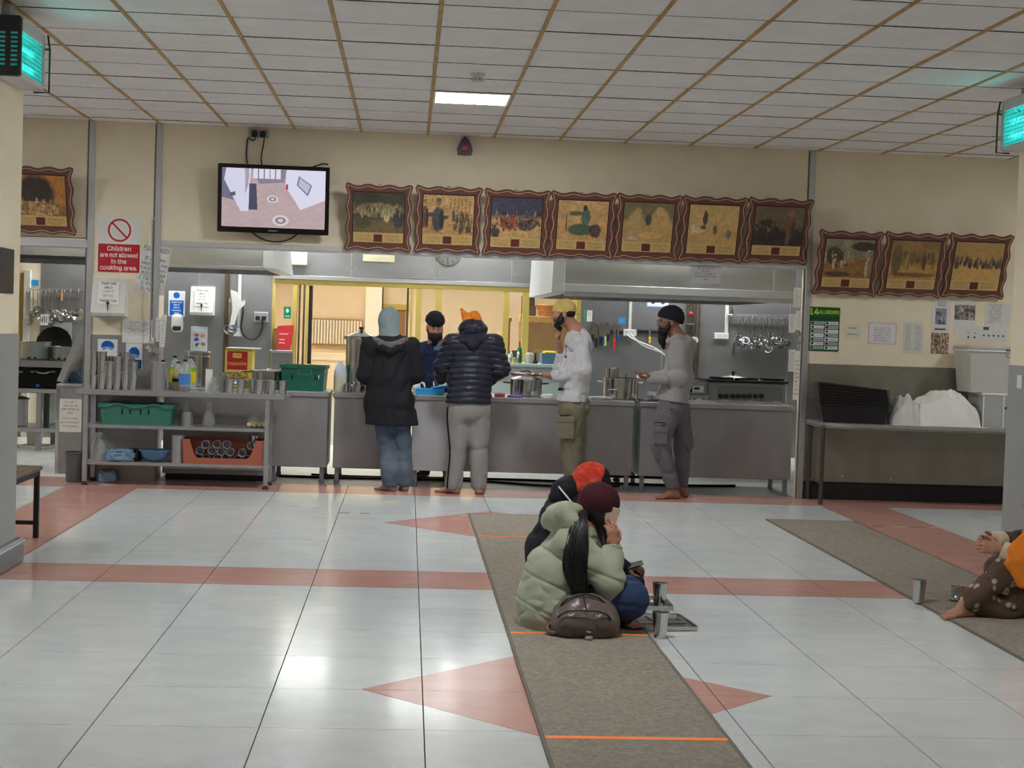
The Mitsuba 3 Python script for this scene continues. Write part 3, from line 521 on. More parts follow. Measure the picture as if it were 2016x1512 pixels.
sheet('paper_strip', 'narrow curled paper strip hanging right of the ladle', 'notice', 317, 620, 327, 683, WY, page(11, 9), 20, 50, gap=.03, roll=.05)
def bowls(u, v):
    c = base(u, (226, 228, 230)); c = over(c, ell(u, v, .5, .62, .33, .3, .05), (22, 86, 170))
    c = over(c, ell(u, v, .5, .36, .2, .12, .1), (226, 228, 230)); d = np.abs(v - (.55 - .25 * np.abs(u - .5))) < .02; c = over(c, d * rect(u, v, .25, .75, .3, .7), (210, 226, 240)); return over(c, rect(u, v, .2, .8, .06, .2) * .0, (22, 86, 170))
k, *_ = sheet('blue_mask_sign', 'white sign with a round blue mask symbol behind the left tumbler stacks', 'sign', 193, 668, 231, 702, WY - .008, bowls, 40, 40)
k, cx, cz, w, h, y = sheet('blue_mask_sign', 'white sign with a round blue symbol and blue lower panel behind the tumblers', 'sign', 248, 676, 280, 726, WY - .008, lambda u, v: over(over(bowls(u, np.clip(v * 1.25 - .15, 0, 1)), rect(u, v, .04, .96, .02, .36), (24, 60, 130)), rect(u, v, .3, .5, .1, .28), (200, 214, 232)), 40, 50, gap=.004)
# long ladle hanging from a rod in front of the pier
t = thing('hanging_ladles', 'bunch of small steel ladles hanging on a long dark rod before the pier', 'ladle'); g = lambda x, y, d=.05: at(x, y, WY - d)
part(t, 'rod', tube([g(300, 432, .04), g(298, 560, .07), g(296, 668, .08)], .006), 'skirt_metal'); part(t, 'hook', tube(spline([g(300, 434, .03), g(302, 428, .02), g(304, 432, .005)]), .005), 'chrome')
bowl = lathe([(0, -.03), (.018, -.027), (.032, -.014), (.036, 0), (.033, 0), (.029, -.012), (.016, -.023), (0, -.026)], 16)
for x, y in ((291, 683), (297, 690), (304, 694), (309, 692)):
    part(t, 'bowl', xf(bowl, g(x, y, .09 + .01 * (x % 3)), .5, .3 * (x % 4)), 'chrome', 40); part(t, 'handle', tube([g(x, y - 2, .09), g(296, 664, .08)], .003, 5), 'chrome')
# ---- right wall: allergen board, papers, photographs
def allergen(u, v):
    c = base(u, (30, 92, 44)); c = over(c, rect(u, v, .0, 1, .70, .78), (24, 74, 40))
    for i in range(7):
        for j in range(2):
            y = .04 + .093 * (6 - i); c = over(c, rect(u, v, .04 + .48 * j, .48 + .48 * j, y, y + .078), (168, 172, 180) if (i + (j == 0)) % 2 else (222, 224, 222))
            c = over(c, ell(u, v, .11 + .48 * j, y + .04, .05, .028, .2), (40, 42, 46)); c = over(c, rect(u, v, .2 + .48 * j, .44 + .48 * j, y + .03, y + .045) * (meshkit.noise(np.stack([u * 60, 0 * u + i, 0 * u + j], -1)) > .35) * .6, (90, 92, 98))
    return c
k, cx, cz, w, h, y = sheet('allergen_board', 'green 14 allergens board with two columns of grey boxes', 'poster', 1592, 604, 1653, 692, WY, allergen, 70, 110, .004)
mat('lime', (206, 222, 60), .5)
part(k, 'lettering', stand(xf(words('14', .058, True), (-.105, .135, 0)), (cx, y, cz)), 'lime'); part(k, 'lettering', stand(xf(words('ALLERGENS', .032, True, True, .0012, .19), (.04, .145, 0)), (cx, y, cz)), 'lime')
k, cx, cz, w, h, y = sheet('small_card', 'small cream card with two lines beside the allergen board', 'notice', 1660, 638, 1696, 668, WY, (224, 218, 200), 3, 3)
for i, (s, z) in enumerate((('special', .028), ('food items', -.03))): part(k, 'lettering', stand(xf(words(s, .016, True, True, .0006, .12), (0, z, 0)), (cx, y, cz)), 'ink_soft')
sheet('paper_notice', 'white landscape sheet with thin pink border and rows of print', 'notice', 1708, 635, 1766, 678, WY, page(8, 11, (226, 224, 226), .12, .88, .1, .8, (120, 120, 130), (206, 190, 196)), 80, 60)
sheet('paper_notice', 'white portrait sheet with two printed columns right of the pink bordered one', 'notice', 1776, 634, 1818, 697, WY, lambda u, v: over(over(base(u, (214, 214, 208)), lines(u, v, .08, .42, .08, .9, 22, 2) * .5, (120, 120, 120)), lines(u, v, .55, .93, .08, .9, 22, 5) * .5, (110, 110, 112)), 50, 90)
def photo(seed, dark=(86, 78, 78), lite=(196, 182, 172), s=11): return lambda u, v: np.asarray(dark, float) + (np.asarray(lite, float) - dark) * np.clip((fbm2(u, v, s, seed, 4) - .3) * 2.6, 0, 1)[..., None]
def bulletin(u, v):
    c = base(u, (222, 222, 220)); m = rect(u, v, .22, .8, .22, .62); c = c * (1 - m[..., None]) + m[..., None] * photo(4, (74, 76, 96), (186, 186, 196), 12)(u, v); c = over(c, rect(u, v, .22, .8, .62, .74), (150, 152, 170)); c = over(c, lines(u, v, .25, .8, .78, .97, 5, 3) * .8, (90, 90, 100)); return over(c, rect(u, v, .2, .78, .04, .09), (80, 84, 130))
sheet('bulletin_page', 'white bulletin page with a dark group photo printed in the middle', 'poster', 1833, 590, 1871, 653, WY, bulletin, 60, 90)
sheet('photo_page', 'colour photograph of a seated crowd pinned low on the wall', 'photo', 1832, 655, 1868, 697, WY, photo(7, (96, 70, 62), (214, 192, 168), 14), 60, 60)
def grp(u, v):
    c = base(u, (220, 220, 218)); m = rect(u, v, .02, .96, .42, .86); return c * (1 - m[..., None]) + m[..., None] * photo(12, (58, 52, 56), (200, 190, 184), 10)(u, v)
sheet('photo_page', 'white page with a dark photograph of a standing group', 'photo', 1877, 590, 1922, 660, WY, grp, 60, 80)
sheet('paper_notice', 'white letter with lines of print near the right pillar', 'notice', 1938, 596, 1990, 642, WY, page(12, 21, (214, 214, 210), .1, .7, .1, .95), 70, 60)
def dots(u, v):
    c = base(u, (218, 218, 216))
    for x, y in [(.2, .5), (.33, .5), (.2, .2), (.33, .2)] + [(.52 + .1 * k, .35) for k in range(6)]: c = over(c, ell(u, v, x, y, .022, .07, .3), (30, 30, 34))
    return over(c, rect(u, v, .5, .62, .72, .92), (90, 92, 96))
sheet('symbol_chart', 'white strip of small round black symbols above the pale plastic tub', 'poster', 1885, 641, 1985, 671, WY, dots, 160, 50)
# papers down the right jamb of the opening
for i, (x0, y0, x1, y1, lb) in enumerate(((1562, 566, 1576, 605, 'topmost narrow sheet taped to the right jamb of the opening'), (1566, 612, 1579, 650, 'second narrow sheet taped to the right jamb of the opening'), (1553, 618, 1566, 655, 'white sheet on the jamb left of the second narrow sheet'),
                                          (1567, 652, 1578, 690, 'dark patterned sheet low on the right jamb'), (1552, 688, 1566, 732, 'white sheet on the jamb below the patterned one'), (1562, 690, 1577, 788, 'long white list taped down the foot of the right jamb'))):
    sheet('jamb_paper', lb, 'notice', x0, y0, x1, y1, WY + .19 - .002 * i, page(10, 30 + i) if i != 3 else photo(3, (90, 90, 92), (200, 200, 198), 12), 16, 50, group='papers on the right jamb')
k, cx, cz, w, h, y = sheet('hood_notice', 'grey notice with lines of script hanging from the head of the opening', 'notice', 1358, 517, 1419, 559, WY + .05, (186, 186, 192), 3, 3, gap=.03)
for i in range(6): part(k, 'script_marks', stand(xf(script_marks((.19, .17, .08, .2, .2, .04)[i], .016, 8, 40 + i), (0, .062 - .026 * i, 0)), (cx, y, cz)), 'ink')
# ================================================================ counters, table, ledge and what stands on them
def MF(m): return m3.Manifold(m3.Mesh(np.asarray(m.vertices, np.float32), np.asarray(m.faces, np.uint32)))
def TM(q): a = q.to_mesh(); return trimesh.Trimesh(a.vert_properties[:, :3], a.tri_verts, process=False)
def sub(a, *bs):
    q = MF(a)
    for b in bs: q = q - MF(b)
    return TM(q)
CT, CF = .86, 14.30
def counter(label, x0, x1, m='steel_panel', legs=(), back=True, zb=.15):
    t = thing('serving_counter', label, 'counter')
    part(t, 'worktop', bx(x0, x1, CF - .025, CF + .72, CT - .052, CT, .008), 'steel')
    part(t, 'front_panel', bx(x0 + .012, x1 - .012, CF, CF + .02, zb, CT - .05, .004), m)
    for s in (x0 + .012, x1 - .03): part(t, 'side_panel', bx(s, s + .018, CF + .02, CF + .70, zb, CT - .05), m)
    part(t, 'bottom_rail', bx(x0 + .012, x1 - .012, CF + .02, CF + .05, zb, zb + .035), 'steel')
    for xx in legs or (x0 + .05, x1 - .05):
        for yy in (CF + .06, CF + .64): part(t, 'leg', cat(bx(xx - .02, xx + .02, yy - .02, yy + .02, .03, zb + .01, .003), cyl((xx, yy, 0), (xx, yy, .035), .026, 12)), 'skirt_metal')
    return t
counter('short grey steel counter unit between the shelf table and the milk bottle', -1.265, -.715, legs=(-1.22, -.77))
counter('grey steel counter unit under the tall water boiler', -.68, .045)
counter('steel counter unit behind the person in the parka, reflection put into its brighter colour', .055, .455, 'steel_light', zb=.145)  # brighter steel stands in for a reflection on the continuous counter front
counter('long grey steel counter behind the man in the white sweatshirt', .465, 2.165)
counter('grey steel counter unit at the right end of the opening', 2.215, 3.70)
noisy((196, 196, 201), (188, 188, 194), 3, .36, 'steel_light', metal=.4, stretch=(3, 1, 1))
t = thing('counter_end_unit', 'dark steel backing cabinet standing behind the shelf table', 'counter')
part(t, 'worktop', bx(-2.25, -1.275, CF - .02, CF + .72, CT - .05, CT, .008), 'steel'); part(t, 'front_panel', bx(-2.24, -1.285, CF, CF + .03, .06, CT - .05), 'steel_panel'); part(t, 'rail', bx(-2.24, -1.285, CF - .012, CF, .10, .13, .004), 'steel'); part(t, 'plinth', bx(-2.22, -1.3, CF + .05, CF + .65, 0, .06), 'black')
# cables under the counter
cb = thing('floor_cable', 'black cables trailing along the floor under the serving counter', 'cable')
for pts in ([(-1.2, 14.75), (-.6, 14.72), (.2, 14.78), (.9, 14.70), (1.2, 14.55), (1.75, 14.5), (2.1, 14.7)], [(-.9, 14.95), (.1, 14.9), (1.0, 14.98), (2.4, 14.85), (3.3, 14.95)]):
    part(cb, 'cable', tube(spline([(x, y, .016) for x, y in pts]), .014, 6), 'black')
t = thing('gas_pipe', 'dark pipe with valves under the long counter near its right end', 'pipe')
part(t, 'pipe', cyl((1.75, 14.6, .115), (2.75, 14.6, .11), .014, 8), 'black')
for x in (1.9, 2.05): part(t, 'valve', cat(cyl((x, 14.6, .06), (x, 14.6, .15), .02, 8), bx(x - .03, x + .03, 14.57, 14.60, .07, .09)), 'black')

# ---- shelf table
t = table = thing('shelf_table', 'steel table with two open shelves crowded with tumblers and bottles', 'table')
TX0, TX1, TY0, TY1, TZ = -2.905, -1.085, 13.66, 14.085, .852
part(t, 'table_top', bx(TX0, TX1, TY0, TY1, TZ - .05, TZ, .006), 'steel'); 
for z in (.54, .212): part(t, 'shelf', bx(TX0 + .07, TX1 - .13, TY0 + .03, TY1 - .01, z - .032, z, .004), 'steel')
for x in (-2.825, -1.232):
    for y in (TY0 + .03, TY1 - .03): k = part(t, 'leg', bx(x - .02, x + .02, y - .02, y + .02, .03, TZ - .05, .003), 'steel'); part(k, 'foot', lathe([(0, 0), (.03, 0), (.026, .012), (.012, .03), (0, .03)], 12, (x, y, 0)), 'rubber')
part(t, 'corner_cap', bx(TX1 - .004, TX1 + .03, TY0 + .28, TY1, TZ - .04, TZ + .012, .004), 'steel_panel')

# ---- vessels
def shell(r, h, w=.0015, base=.006, flare=1., lip=.002, n=24):
    """an open vessel: outside, rim and inside"""
    rb = r / flare
    return lathe([(0, 0), (rb - .002, 0), (rb, .003), (r, h - lip), (r + lip, h), (r, h), (r - w, h - lip), (rb - w, base), (0, base)], n)
TUM = shell(.039, .122, flare=1.32, lip=.0015)
def vessel(name, label, cat_, loc, mesh, m='steel_bright', group=None, extra=(), sm=35, rx=0, rz=0):
    t = thing(name, label, cat_, group); part(t, 'body', xf(mesh, loc, rx, 0, rz), m, sm)
    for nm, me, mm in extra: part(t, nm, xf(me, loc, rx, 0, rz), mm, sm)
    return t
def tumbler(loc, label, group=None, up=True, s=1.):
    m = TUM if up else xf(TUM, (0, 0, .122), PI)
    t = thing('steel_tumbler', label, 'tumbler', group); part(t, 'cup', xf(m, loc, s=s), 'steel_bright', 35)
    part(t, 'rim', xf(tube([(.0398 * math.cos(a), .0398 * math.sin(a), .122 if up else 0.0022) for a in np.arange(20) * PI / 10], .0016, 5, True), loc, s=s), 'chrome', True); return t
rng = np.random.default_rng(3)
G0 = 'nested tumbler stacks at the left end of the shelf table'
for si, (x, y, n) in enumerate(((183, .10, 6), (192, .25, 5), (200, .08, 6), (210, .22, 5), (215, .09, 4), (224, .2, 5), (230, .08, 5), (240, .24, 6), (247, .1, 6), (256, .2, 5), (262, .08, 4))):
    p = at(x, 762, TY0 + y)
    for i in range(n): tumbler((p[0] + rng.normal(0, .0015), p[1], TZ + .042 * i), f'steel tumbler, {ORD[i]} from the bottom in the {ORD[si]} tumbler stack from the left', G0)
def on_table(x, Y, z=TZ): return np.array([at(x, 760, Y)[0], Y, z])
for x, Y in ((452, 13.70), (474, 13.70), (511, 13.70), (535, 13.70), (557, 13.72), (527, 13.80), (497, 13.84)):
    tumbler(on_table(x, Y), {452: 'single steel tumbler near the middle of the table front, leftmost of its row', 474: 'second steel tumbler of the row along the table front', 511: 'third steel tumbler of the front row before the steel pot', 535: 'fourth steel tumbler of the front row', 557: 'last steel tumbler at the right corner of the table', 527: 'steel tumbler standing behind the front row by the pot', 497: 'steel tumbler set back left of the steel pot'}[x])
def cyl_can(r, h, lip=.003): return lathe([(0, 0), (r, 0), (r, h), (r + lip, h + .002), (r, h + .004), (r - .002, h), (r - .002, .004), (0, .004)], 28)
vessel('steel_canister', 'brushed steel canister standing left of the yellow drink bottles', 'canister', on_table(311, 13.76), cyl_can(.064, .245), 'steel')
def bottle_profile(r, h, neck=.014): return [(0, 0), (r * .9, 0), (r, .012), (r, h * .62), (r * .93, h * .7), (r * .55, h * .84), (neck, h * .91), (neck, h * .96), (0, h * .96)]
for k, c in dict(yellow_label=(222, 206, 40), orange_drink=(216, 150, 40), green_label=(120, 180, 40), blue_label=(70, 130, 200), cola=(30, 20, 18), blue_cap=(40, 70, 190)).items(): mat(k, c, .35)
def drink(label, x, Y, r, h, bands, cap):
    t = thing('drink_bottle', label, 'bottle'); p = on_table(x, Y); part(t, 'bottle', lathe(bottle_profile(r, h), 24, p), 'bottle_plastic', 40)
    for z0, z1, m, nm in bands: part(t, nm, lathe([(0, z0 * h), (r * .97 if nm == 'drink' else r * 1.012, z0 * h), (r * .97 if nm == 'drink' else r * 1.012, z1 * h), (0, z1 * h)], 24, p), m, 30)
    part(t, 'cap', lathe([(0, h * .94), (.0165, h * .94), (.0165, h), (0, h)], 14, p), cap, 30)
drink('clear bottle with yellow and green label and black cap, leftmost drink bottle', 343, 13.98, .05, .31, [(.04, .22, 'glass_tint', 'drink'), (.22, .62, 'yellow_label', 'label'), (.55, .66, 'green_label', 'label')], 'black')
drink('orange drink bottle with a dark cap between the two yellow labelled ones', 350, 13.90, .052, .26, [(.04, .5, 'orange_drink', 'drink'), (.3, .42, 'cola', 'label')], 'black')
drink('blue capped bottle with green and yellow label at the back', 374, 14.0, .052, .31, [(.04, .3, 'glass_tint', 'drink'), (.22, .55, 'yellow_label', 'label'), (.55, .66, 'green_label', 'label')], 'blue_cap')
drink('front bottle with a light blue label and a little dark drink left', 363, 13.73, .052, .285, [(.03, .15, 'cola', 'drink'), (.22, .56, 'blue_label', 'label')], 'black')
mat('glass_tint', (200, 206, 200), .2)
drink('small clear glass bottle with black stopper behind the steel canister', 320, 13.93, .035, .27, [(.05, .3, 'glass_tint', 'drink')], 'black')
def big_pot(r, h, lid=False): return lathe([(0, 0), (r - .01, 0), (r, .01), (r, h), (r + .008, h + .003), (r + .008, h + .008), (r - .003, h + .008), (r - .004, .008), (0, .008)], 40)
def on_counter(x, Y, z=CT): return np.array([at(x, 770, Y)[0], Y, z])
ring = lambda r, z, w=.004: tube([(r * math.cos(a), r * math.sin(a), z) for a in np.arange(32) * PI / 16], w, 6, True)
vessel('steel_pot', 'tall ribbed steel pot behind the blue capped bottle', 'pot', on_counter(386, 14.62), big_pot(.118, .325), 'steel_bright', extra=[('rib', ring(.119, .29), 'chrome'), ('rim', ring(.124, .33, .005), 'chrome')])
one('white_card', 'plain white upright card standing on the shelf table', 'card', bx(on_table(411, 13.9)[0] - .03, on_table(411, 13.9)[0] + .03, 13.9, 13.906, TZ, TZ + .2), 'white_matt')
def jug(name, label, loc, r, h, m='steel_bright', flare=.9, n=24, cat_='jug'):
    t = thing(name, label, cat_); part(t, 'body', xf(lathe([(0, 0), (r, 0), (r * 1.02, h * .1), (r * flare, h * .8), (r, h), (r * .98, h), (r * flare * .97, h * .8), (r * .98, h * .1), (0, .006)], n), loc), m, 40)
    part(t, 'handle', xf(tube(spline([(r * .92, 0, h * .85), (r * 1.6, 0, h * .8), (r * 1.65, 0, h * .5), (r * .98, 0, h * .25)]), .006, 6), loc, 0, 0, .4), m, True); return t
jug('steel_jug', 'small straight steel jug left of the oil box', on_table(438, 13.80), .035, .175)
jug('water_glass', 'small clear glass with handle beside the white card', on_table(421, 13.78), .027, .13, 'glass', cat_='glass')
vessel('steel_pot', 'wide steel cooking pot with rim behind the row of tumblers', 'pot', on_counter(526, 14.5), big_pot(.148, .17), 'steel_bright', extra=[('rim', ring(.156, .175, .008), 'steel'), ('lid', lathe([(0, .2), (.02, .2), (.03, .19), (.13, .18), (.13, .176), (0, .176)][::-1], 30), 'chrome'), ('handle', bx(-.24, -.15, -.012, .012, .155, .165), 'black')])
for i, (x, z, ti) in enumerate(((462, .1, .5), (470, .085, .42), (466, .07, .36))):
    vessel('pot_lid', f'{("top", "middle", "lowest")[i]} shiny steel lid leaning in a slanted pile before the oil box', 'lid', on_counter(x + 2, 14.45 - .01 * i, CT + .02 + z * .6), lathe([(0, .02), (.02, .018), (.1, .004), (.12, 0), (.12, -.003), (0, .012)][::-1], 28), 'steel_bright', rx=ti * .5, extra=[('knob', lathe([(0, .045), (.018, .042), (.02, .03), (.008, .016), (0, .016)][::-1], 14), 'chrome')])
# oil box
a, b = at(443, 686, 14.75), at(495, 755, 14.75)
t = thing('oil_box', 'red and yellow cooking oil box standing behind the pile of lids', 'box'); w = b[0] - a[0]; cx = (a[0] + b[0]) / 2
bh = 14.9
mat('box_yellow', (232, 206, 96), .55)
part(t, 'carton', bx(a[0], b[0], 14.77, 15.0, CT + .001, a[2], .004), 'box_yellow'); part(t, 'lid_flap', bx(a[0] + .01, b[0] + .06, 14.73, 15.0, a[2], a[2] + .012, .003), 'white_matt')
zt = a[2]; part(t, 'red_panel', bx(a[0] + .02, b[0] - .045, 14.766, 14.77, zt - .20, zt - .025), 'red')
part(t, 'oval_mark', stand(extr(affinity.scale(sbox(-.5, -.5, .5, .5).buffer(.2), .06, .032), .002), (cx - .015, 14.766, zt - .065)), 'lime'); part(t, 'lettering', stand(words('KTC', .026, True), (cx - .015, 14.764, zt - .078)), 'red')
part(t, 'lettering', stand(words('Vegetable', .032, False, True, .001, w * .7), (cx - .015, 14.765, zt - .155)), 'box_yellow'); part(t, 'lettering', stand(words('COOKING OIL', .05, True, True, .001, w * .86), (cx - .008, 14.769, zt - .275)), 'ink')
# crates
for k, c in dict(crate_green=(24, 96, 78), crate_green_b=(50, 112, 96), crate_black=(30, 30, 33), crate_terra=(164, 90, 70), tray_blue=(92, 128, 160)).items(): mat(k, c, .25 if k == 'crate_black' else .4)
def frustum(w0, d0, w1, d1, h, z=0.): return trimesh.convex.convex_hull([(sx * w0 / 2, sy * d0 / 2, z) for sx in (-1, 1) for sy in (-1, 1)] + [(sx * w1 / 2, sy * d1 / 2, z + h) for sx in (-1, 1) for sy in (-1, 1)])
def crate_mesh(w, d, h, taper=.93, slots=(), front_cut=None, th=.006):
    w0, d0 = w * taper, d * taper; sl = [bx(x - .008, x + .008, -d, d, z - .025, z + .025, .006) for x, z in slots]
    if front_cut is not None: sl.append(front_cut)
    return sub(frustum(w0, d0, w, d, h), frustum(w0 - 2 * th, d0 - 2 * th, w - 2 * th, d - 2 * th, h, th), *sl)
def rim_mesh(w, d, h, th=.012, hh=.03): return xf(extr(sbox(-w / 2 - th, -d / 2 - th, w / 2 + th, d / 2 + th).difference(sbox(-w / 2 + .002, -d / 2 + .002, w / 2 - .002, d / 2 - .002)), hh), (0, 0, h - hh))
def crate(name, label, loc, w, d, h, m, slots=(), rz=0., group=None, **kw):
    t = thing(name, label, 'crate', group); part(t, 'basket', xf(crate_mesh(w, d, h, slots=slots, **kw), loc, 0, 0, rz), m); return t
c = on_counter(599, 14.52); t = crate('plastic_crate', 'dark green plastic crate standing on the counter beside the milk bottle', c, .41, .3, .235, 'crate_green', [(-.10, .13), (.12, .13), (.145, .13)], rz=-.06)
part(t, 'rim', xf(rim_mesh(.41, .3, .24), c, 0, 0, -.06), 'crate_green'); part(t, 'contents', xf(cat(*[xf(trimesh.creation.icosphere(1, .03), (-.14 + .04 * i, -.05 + .05 * (i % 3), .195)) for i in range(8)]), c), 'white_plastic', True, label='white cloth bundles inside', )
labels[f'{t}__contents']['kind'] = 'stuff'
part(t, 'grip_frame', xf(stand(extr(sbox(-.06, -.03, .06, .012).buffer(.01).difference(sbox(-.055, -.025, .055, .012)), .006), (0.02, -.148, .185)), c, 0, 0, -.06), 'crate_green_b')
c = np.array([at(273, 836, 13.86)[0], 13.86, .54]); t = crate('plastic_crate', 'green plastic crate with slots on the upper shelf of the table', c, .63, .32, .185, 'crate_green_b', [(-.12, .12), (-.05, .12), (.04, .12), (.11, .12)])
part(t, 'rim', xf(cat(*[bx(x0, x1, -.175, .175, .15, .19, .005) for x0, x1 in ((-.33, -.23), (.23, .33))], tube(spline([(-.24, -.168, .165), (-.15, -.168, .185), (0, -.168, .155), (.15, -.168, .185), (.24, -.168, .165)]), .010, 6), tube(spline([(-.24, .168, .165), (-.15, .168, .185), (0, .168, .165), (.15, .168, .185), (.24, .168, .165)]), .010, 6)), c), 'crate_green_b', 30)
def on_shelf(x, Y, z): return np.array([at(x, 830 if z > .4 else 905, Y)[0], Y, z])
vessel('steel_container', 'dark steel container with glass lid knob on the upper shelf', 'container', on_shelf(367, 13.84, .54), cyl_can(.06, .13), 'steel'); 
jug('glass_jug', 'small glass jug standing inside the dark steel container', on_shelf(366, 13.84, .548), .04, .205, 'glass')
t = thing('glass_carafe', 'clear glass carafe standing alone on the upper shelf', 'carafe'); p = on_shelf(411, 13.8, .54)
part(t, 'body', lathe([(0, 0), (.05, 0), (.058, .03), (.052, .09), (.034, .16), (.04, .215), (.037, .215), (.031, .16), (.049, .09), (.054, .03), (0, .006)], 28, p), 'glass', 40); part(t, 'rim', tube([(p[0] + .039 * math.cos(a), p[1] + .039 * math.sin(a), p[2] + .215) for a in np.arange(24) * PI / 12], .002, 6, True), 'glass_tint', True)
t = thing('onion_bag', 'clear plastic bag of pale onions in the corner of the upper shelf', 'bag'); p = on_shelf(508, 13.86, .54); rng = np.random.default_rng(5)
mat('onion', (206, 186, 130), .4)
for i in range(12): part(t, 'onion', xf(lathe([(0, -.024), (.016, -.02), (.026, 0), (.016, .018), (.004, .026), (0, .027)], 12), p + [-.07 + .045 * (i % 4), -.06 + .05 * (i // 4 % 3), .028 + .001 * (i % 3)], *rng.uniform(-.5, .5, 2)), 'onion', 40)
sc = trimesh.creation.icosphere(3, 1.); v = sc.vertices.copy(); v *= 1 + .18 * (meshkit.fbm(v * 2.4, 3, 2)[:, None] - .5); v[:, 2] = np.where(v[:, 2] > 0, v[:, 2] * 2.6, v[:, 2]); v[:, :2] *= np.where(v[:, 2:] > 0, 1 - .26 * v[:, 2:], 1); 
bag = trimesh.Trimesh(v * [.105, .1, .058] + p + [0, 0, .055], sc.faces, process=False); part(t, 'plastic', bag, 'glass', True)
# lower shelf
t = thing('plastic_flagon', 'cloudy clear plastic flagon at the left end of the lower shelf', 'flagon'); p = on_shelf(194, 13.8, .212)
part(t, 'body', lathe([(0, 0), (.062, 0), (.07, .02), (.068, .11), (.05, .17), (.03, .2), (.038, .25), (.034, .25), (.025, .2), (0, .19)], 24, p), 'bottle_plastic', 40)
part(t, 'lid_bits', lathe([(0, .2), (.027, .205), (.03, .215), (0, .225)], 16, p), 'chrome', 30)
def lump(c, s, amp, seed, sub_=3, f=2.6, flat=True):
    m = trimesh.creation.icosphere(sub_, 1.); v = m.vertices.copy(); sg = np.sign(v) * np.abs(v) ** .55; v = sg * (1 + amp * (meshkit.fbm(v * f + 5, 4, seed)[:, None] - .5)); v = v * s
    if flat: v[:, 2] = np.maximum(v[:, 2], -s[2] * .8)
    z0 = v[:, 2].min(); return trimesh.Trimesh(v + np.array(c) - [0, 0, z0], m.faces, process=False)
scene['blue_film'] = {'type': 'twosided', 'b': {'type': 'principled', 'base_color': rgb((104, 140, 168)), 'roughness': .16, 'specular': .8}}
one('wrapped_pack', 'blue pack in crinkled clear film on the lower shelf', 'pack', lump(on_shelf(237, 13.78, .212), np.array([.12, .1, .06]), .55, 4, 4, 4.5), 'blue_film', True)
t = thing('blue_basin', 'blue plastic basin with curved lip lying on the lower shelf', 'basin'); p = on_shelf(305, 13.82, .212)
part(t, 'bowl', xf(lathe([(0, .002), (.05, .002), (.1, .035), (.135, .10), (.142, .10), (.105, .03), (.05, -.004), (0, -.004)][::-1], 32), p + [0, 0, .006]), 'tray_blue', 40); part(t, 'lip', xf(ring(.142, .102, .005), p), 'tray_blue', True)
one('small_dark_pot', 'small dark pot between the wrapped pack and the blue basin', 'pot', xf(shell(.045, .1, flare=1.1), on_shelf(269, 13.9, .212)), 'black_gloss', 35)
vessel('steel_canister', 'tall narrow steel canister left of the terracotta crate', 'canister', on_shelf(350, 13.76, .212), cyl_can(.058, .245), 'steel')
c = on_shelf(442, 13.86, .212); fc = stand(extr(Polygon([(-.30, .4), (-.285, .19), (-.25, .09), (-.22, .055), (.22, .055), (.25, .09), (.285, .19), (.30, .4)]), .2), (0, -.06, 0))
t = crate('open_fronted_crate', 'terracotta stacking crate with cut away front full of glasses', c, .71, .34, .22, 'crate_terra', taper=.97, front_cut=fc)
G1 = 'glasses lying in the terracotta crate'; GL = xf(shell(.035, .12, .002, .008, 1.15), (0, 0, 0), PI / 2)
rng = np.random.default_rng(11)
GP = [(390, .05), (408, .05), (426, .05), (446, .05), (467, .05), (486, .05), (394, .115), (415, .115), (434, .115), (452, .115), (405, .178), (426, .178), (445, .175), (492, .17), (478, .11)]
for x, z in GP:
    X = on_shelf(x, 13.72, .212)[0]; th = thing('drinking_glass', f'glass lying in the terracotta crate, {("bottom", "middle", "top")[int(z > .08) + int(z > .14)]} layer, {ORD[sum(1 for a_, b_ in GP if a_ < x and abs(b_ - z) < .02)]} from the left', 'glass', G1)
    part(th, 'glass', xf(GL, (X, 13.84, .212 + z), rng.uniform(-.05, .05), 0, rng.uniform(-.1, .1)), 'crate_glass', 35); part(th, 'base', xf(lathe([(0, -.002), (.028, -.002), (.03, .003), (.02, .005), (0, .004)], 18), (X, 13.84, .212 + z), PI / 2), 'chrome', 30)
scene['crate_glass'] = {'type': 'twosided', 'b': {'type': 'principled', 'base_color': rgb((136, 138, 140)), 'roughness': .12, 'specular': .8}}
p = at(505, 880, 13.86); tumbler((p[0] - .02, 13.86, .212 + .13), 'tilted steel tumbler on top of the glasses in the terracotta crate')
one('crumpled_bag', 'crumpled clear bag on the floor beneath the shelf table', 'bag', lump((at(213, 938, 14.0)[0], 13.98, 0), np.array([.08, .05, .06]), .5, 8, 3), 'blue_film', True)
# bin
c = np.array([at(152, 945, 13.92)[0] - .02, 13.93, 0]); t = thing('waste_bin', 'grey plastic waste bin standing left of the shelf table', 'bin')
part(t, 'body', lathe([(0, 0), (.078, 0), (.082, .01), (.095, .25), (.102, .255), (.102, .27), (.092, .27), (.075, .012), (0, .012)], 28, c), 'bin_grey', 35); mat('bin_grey', (84, 84, 90), .45)
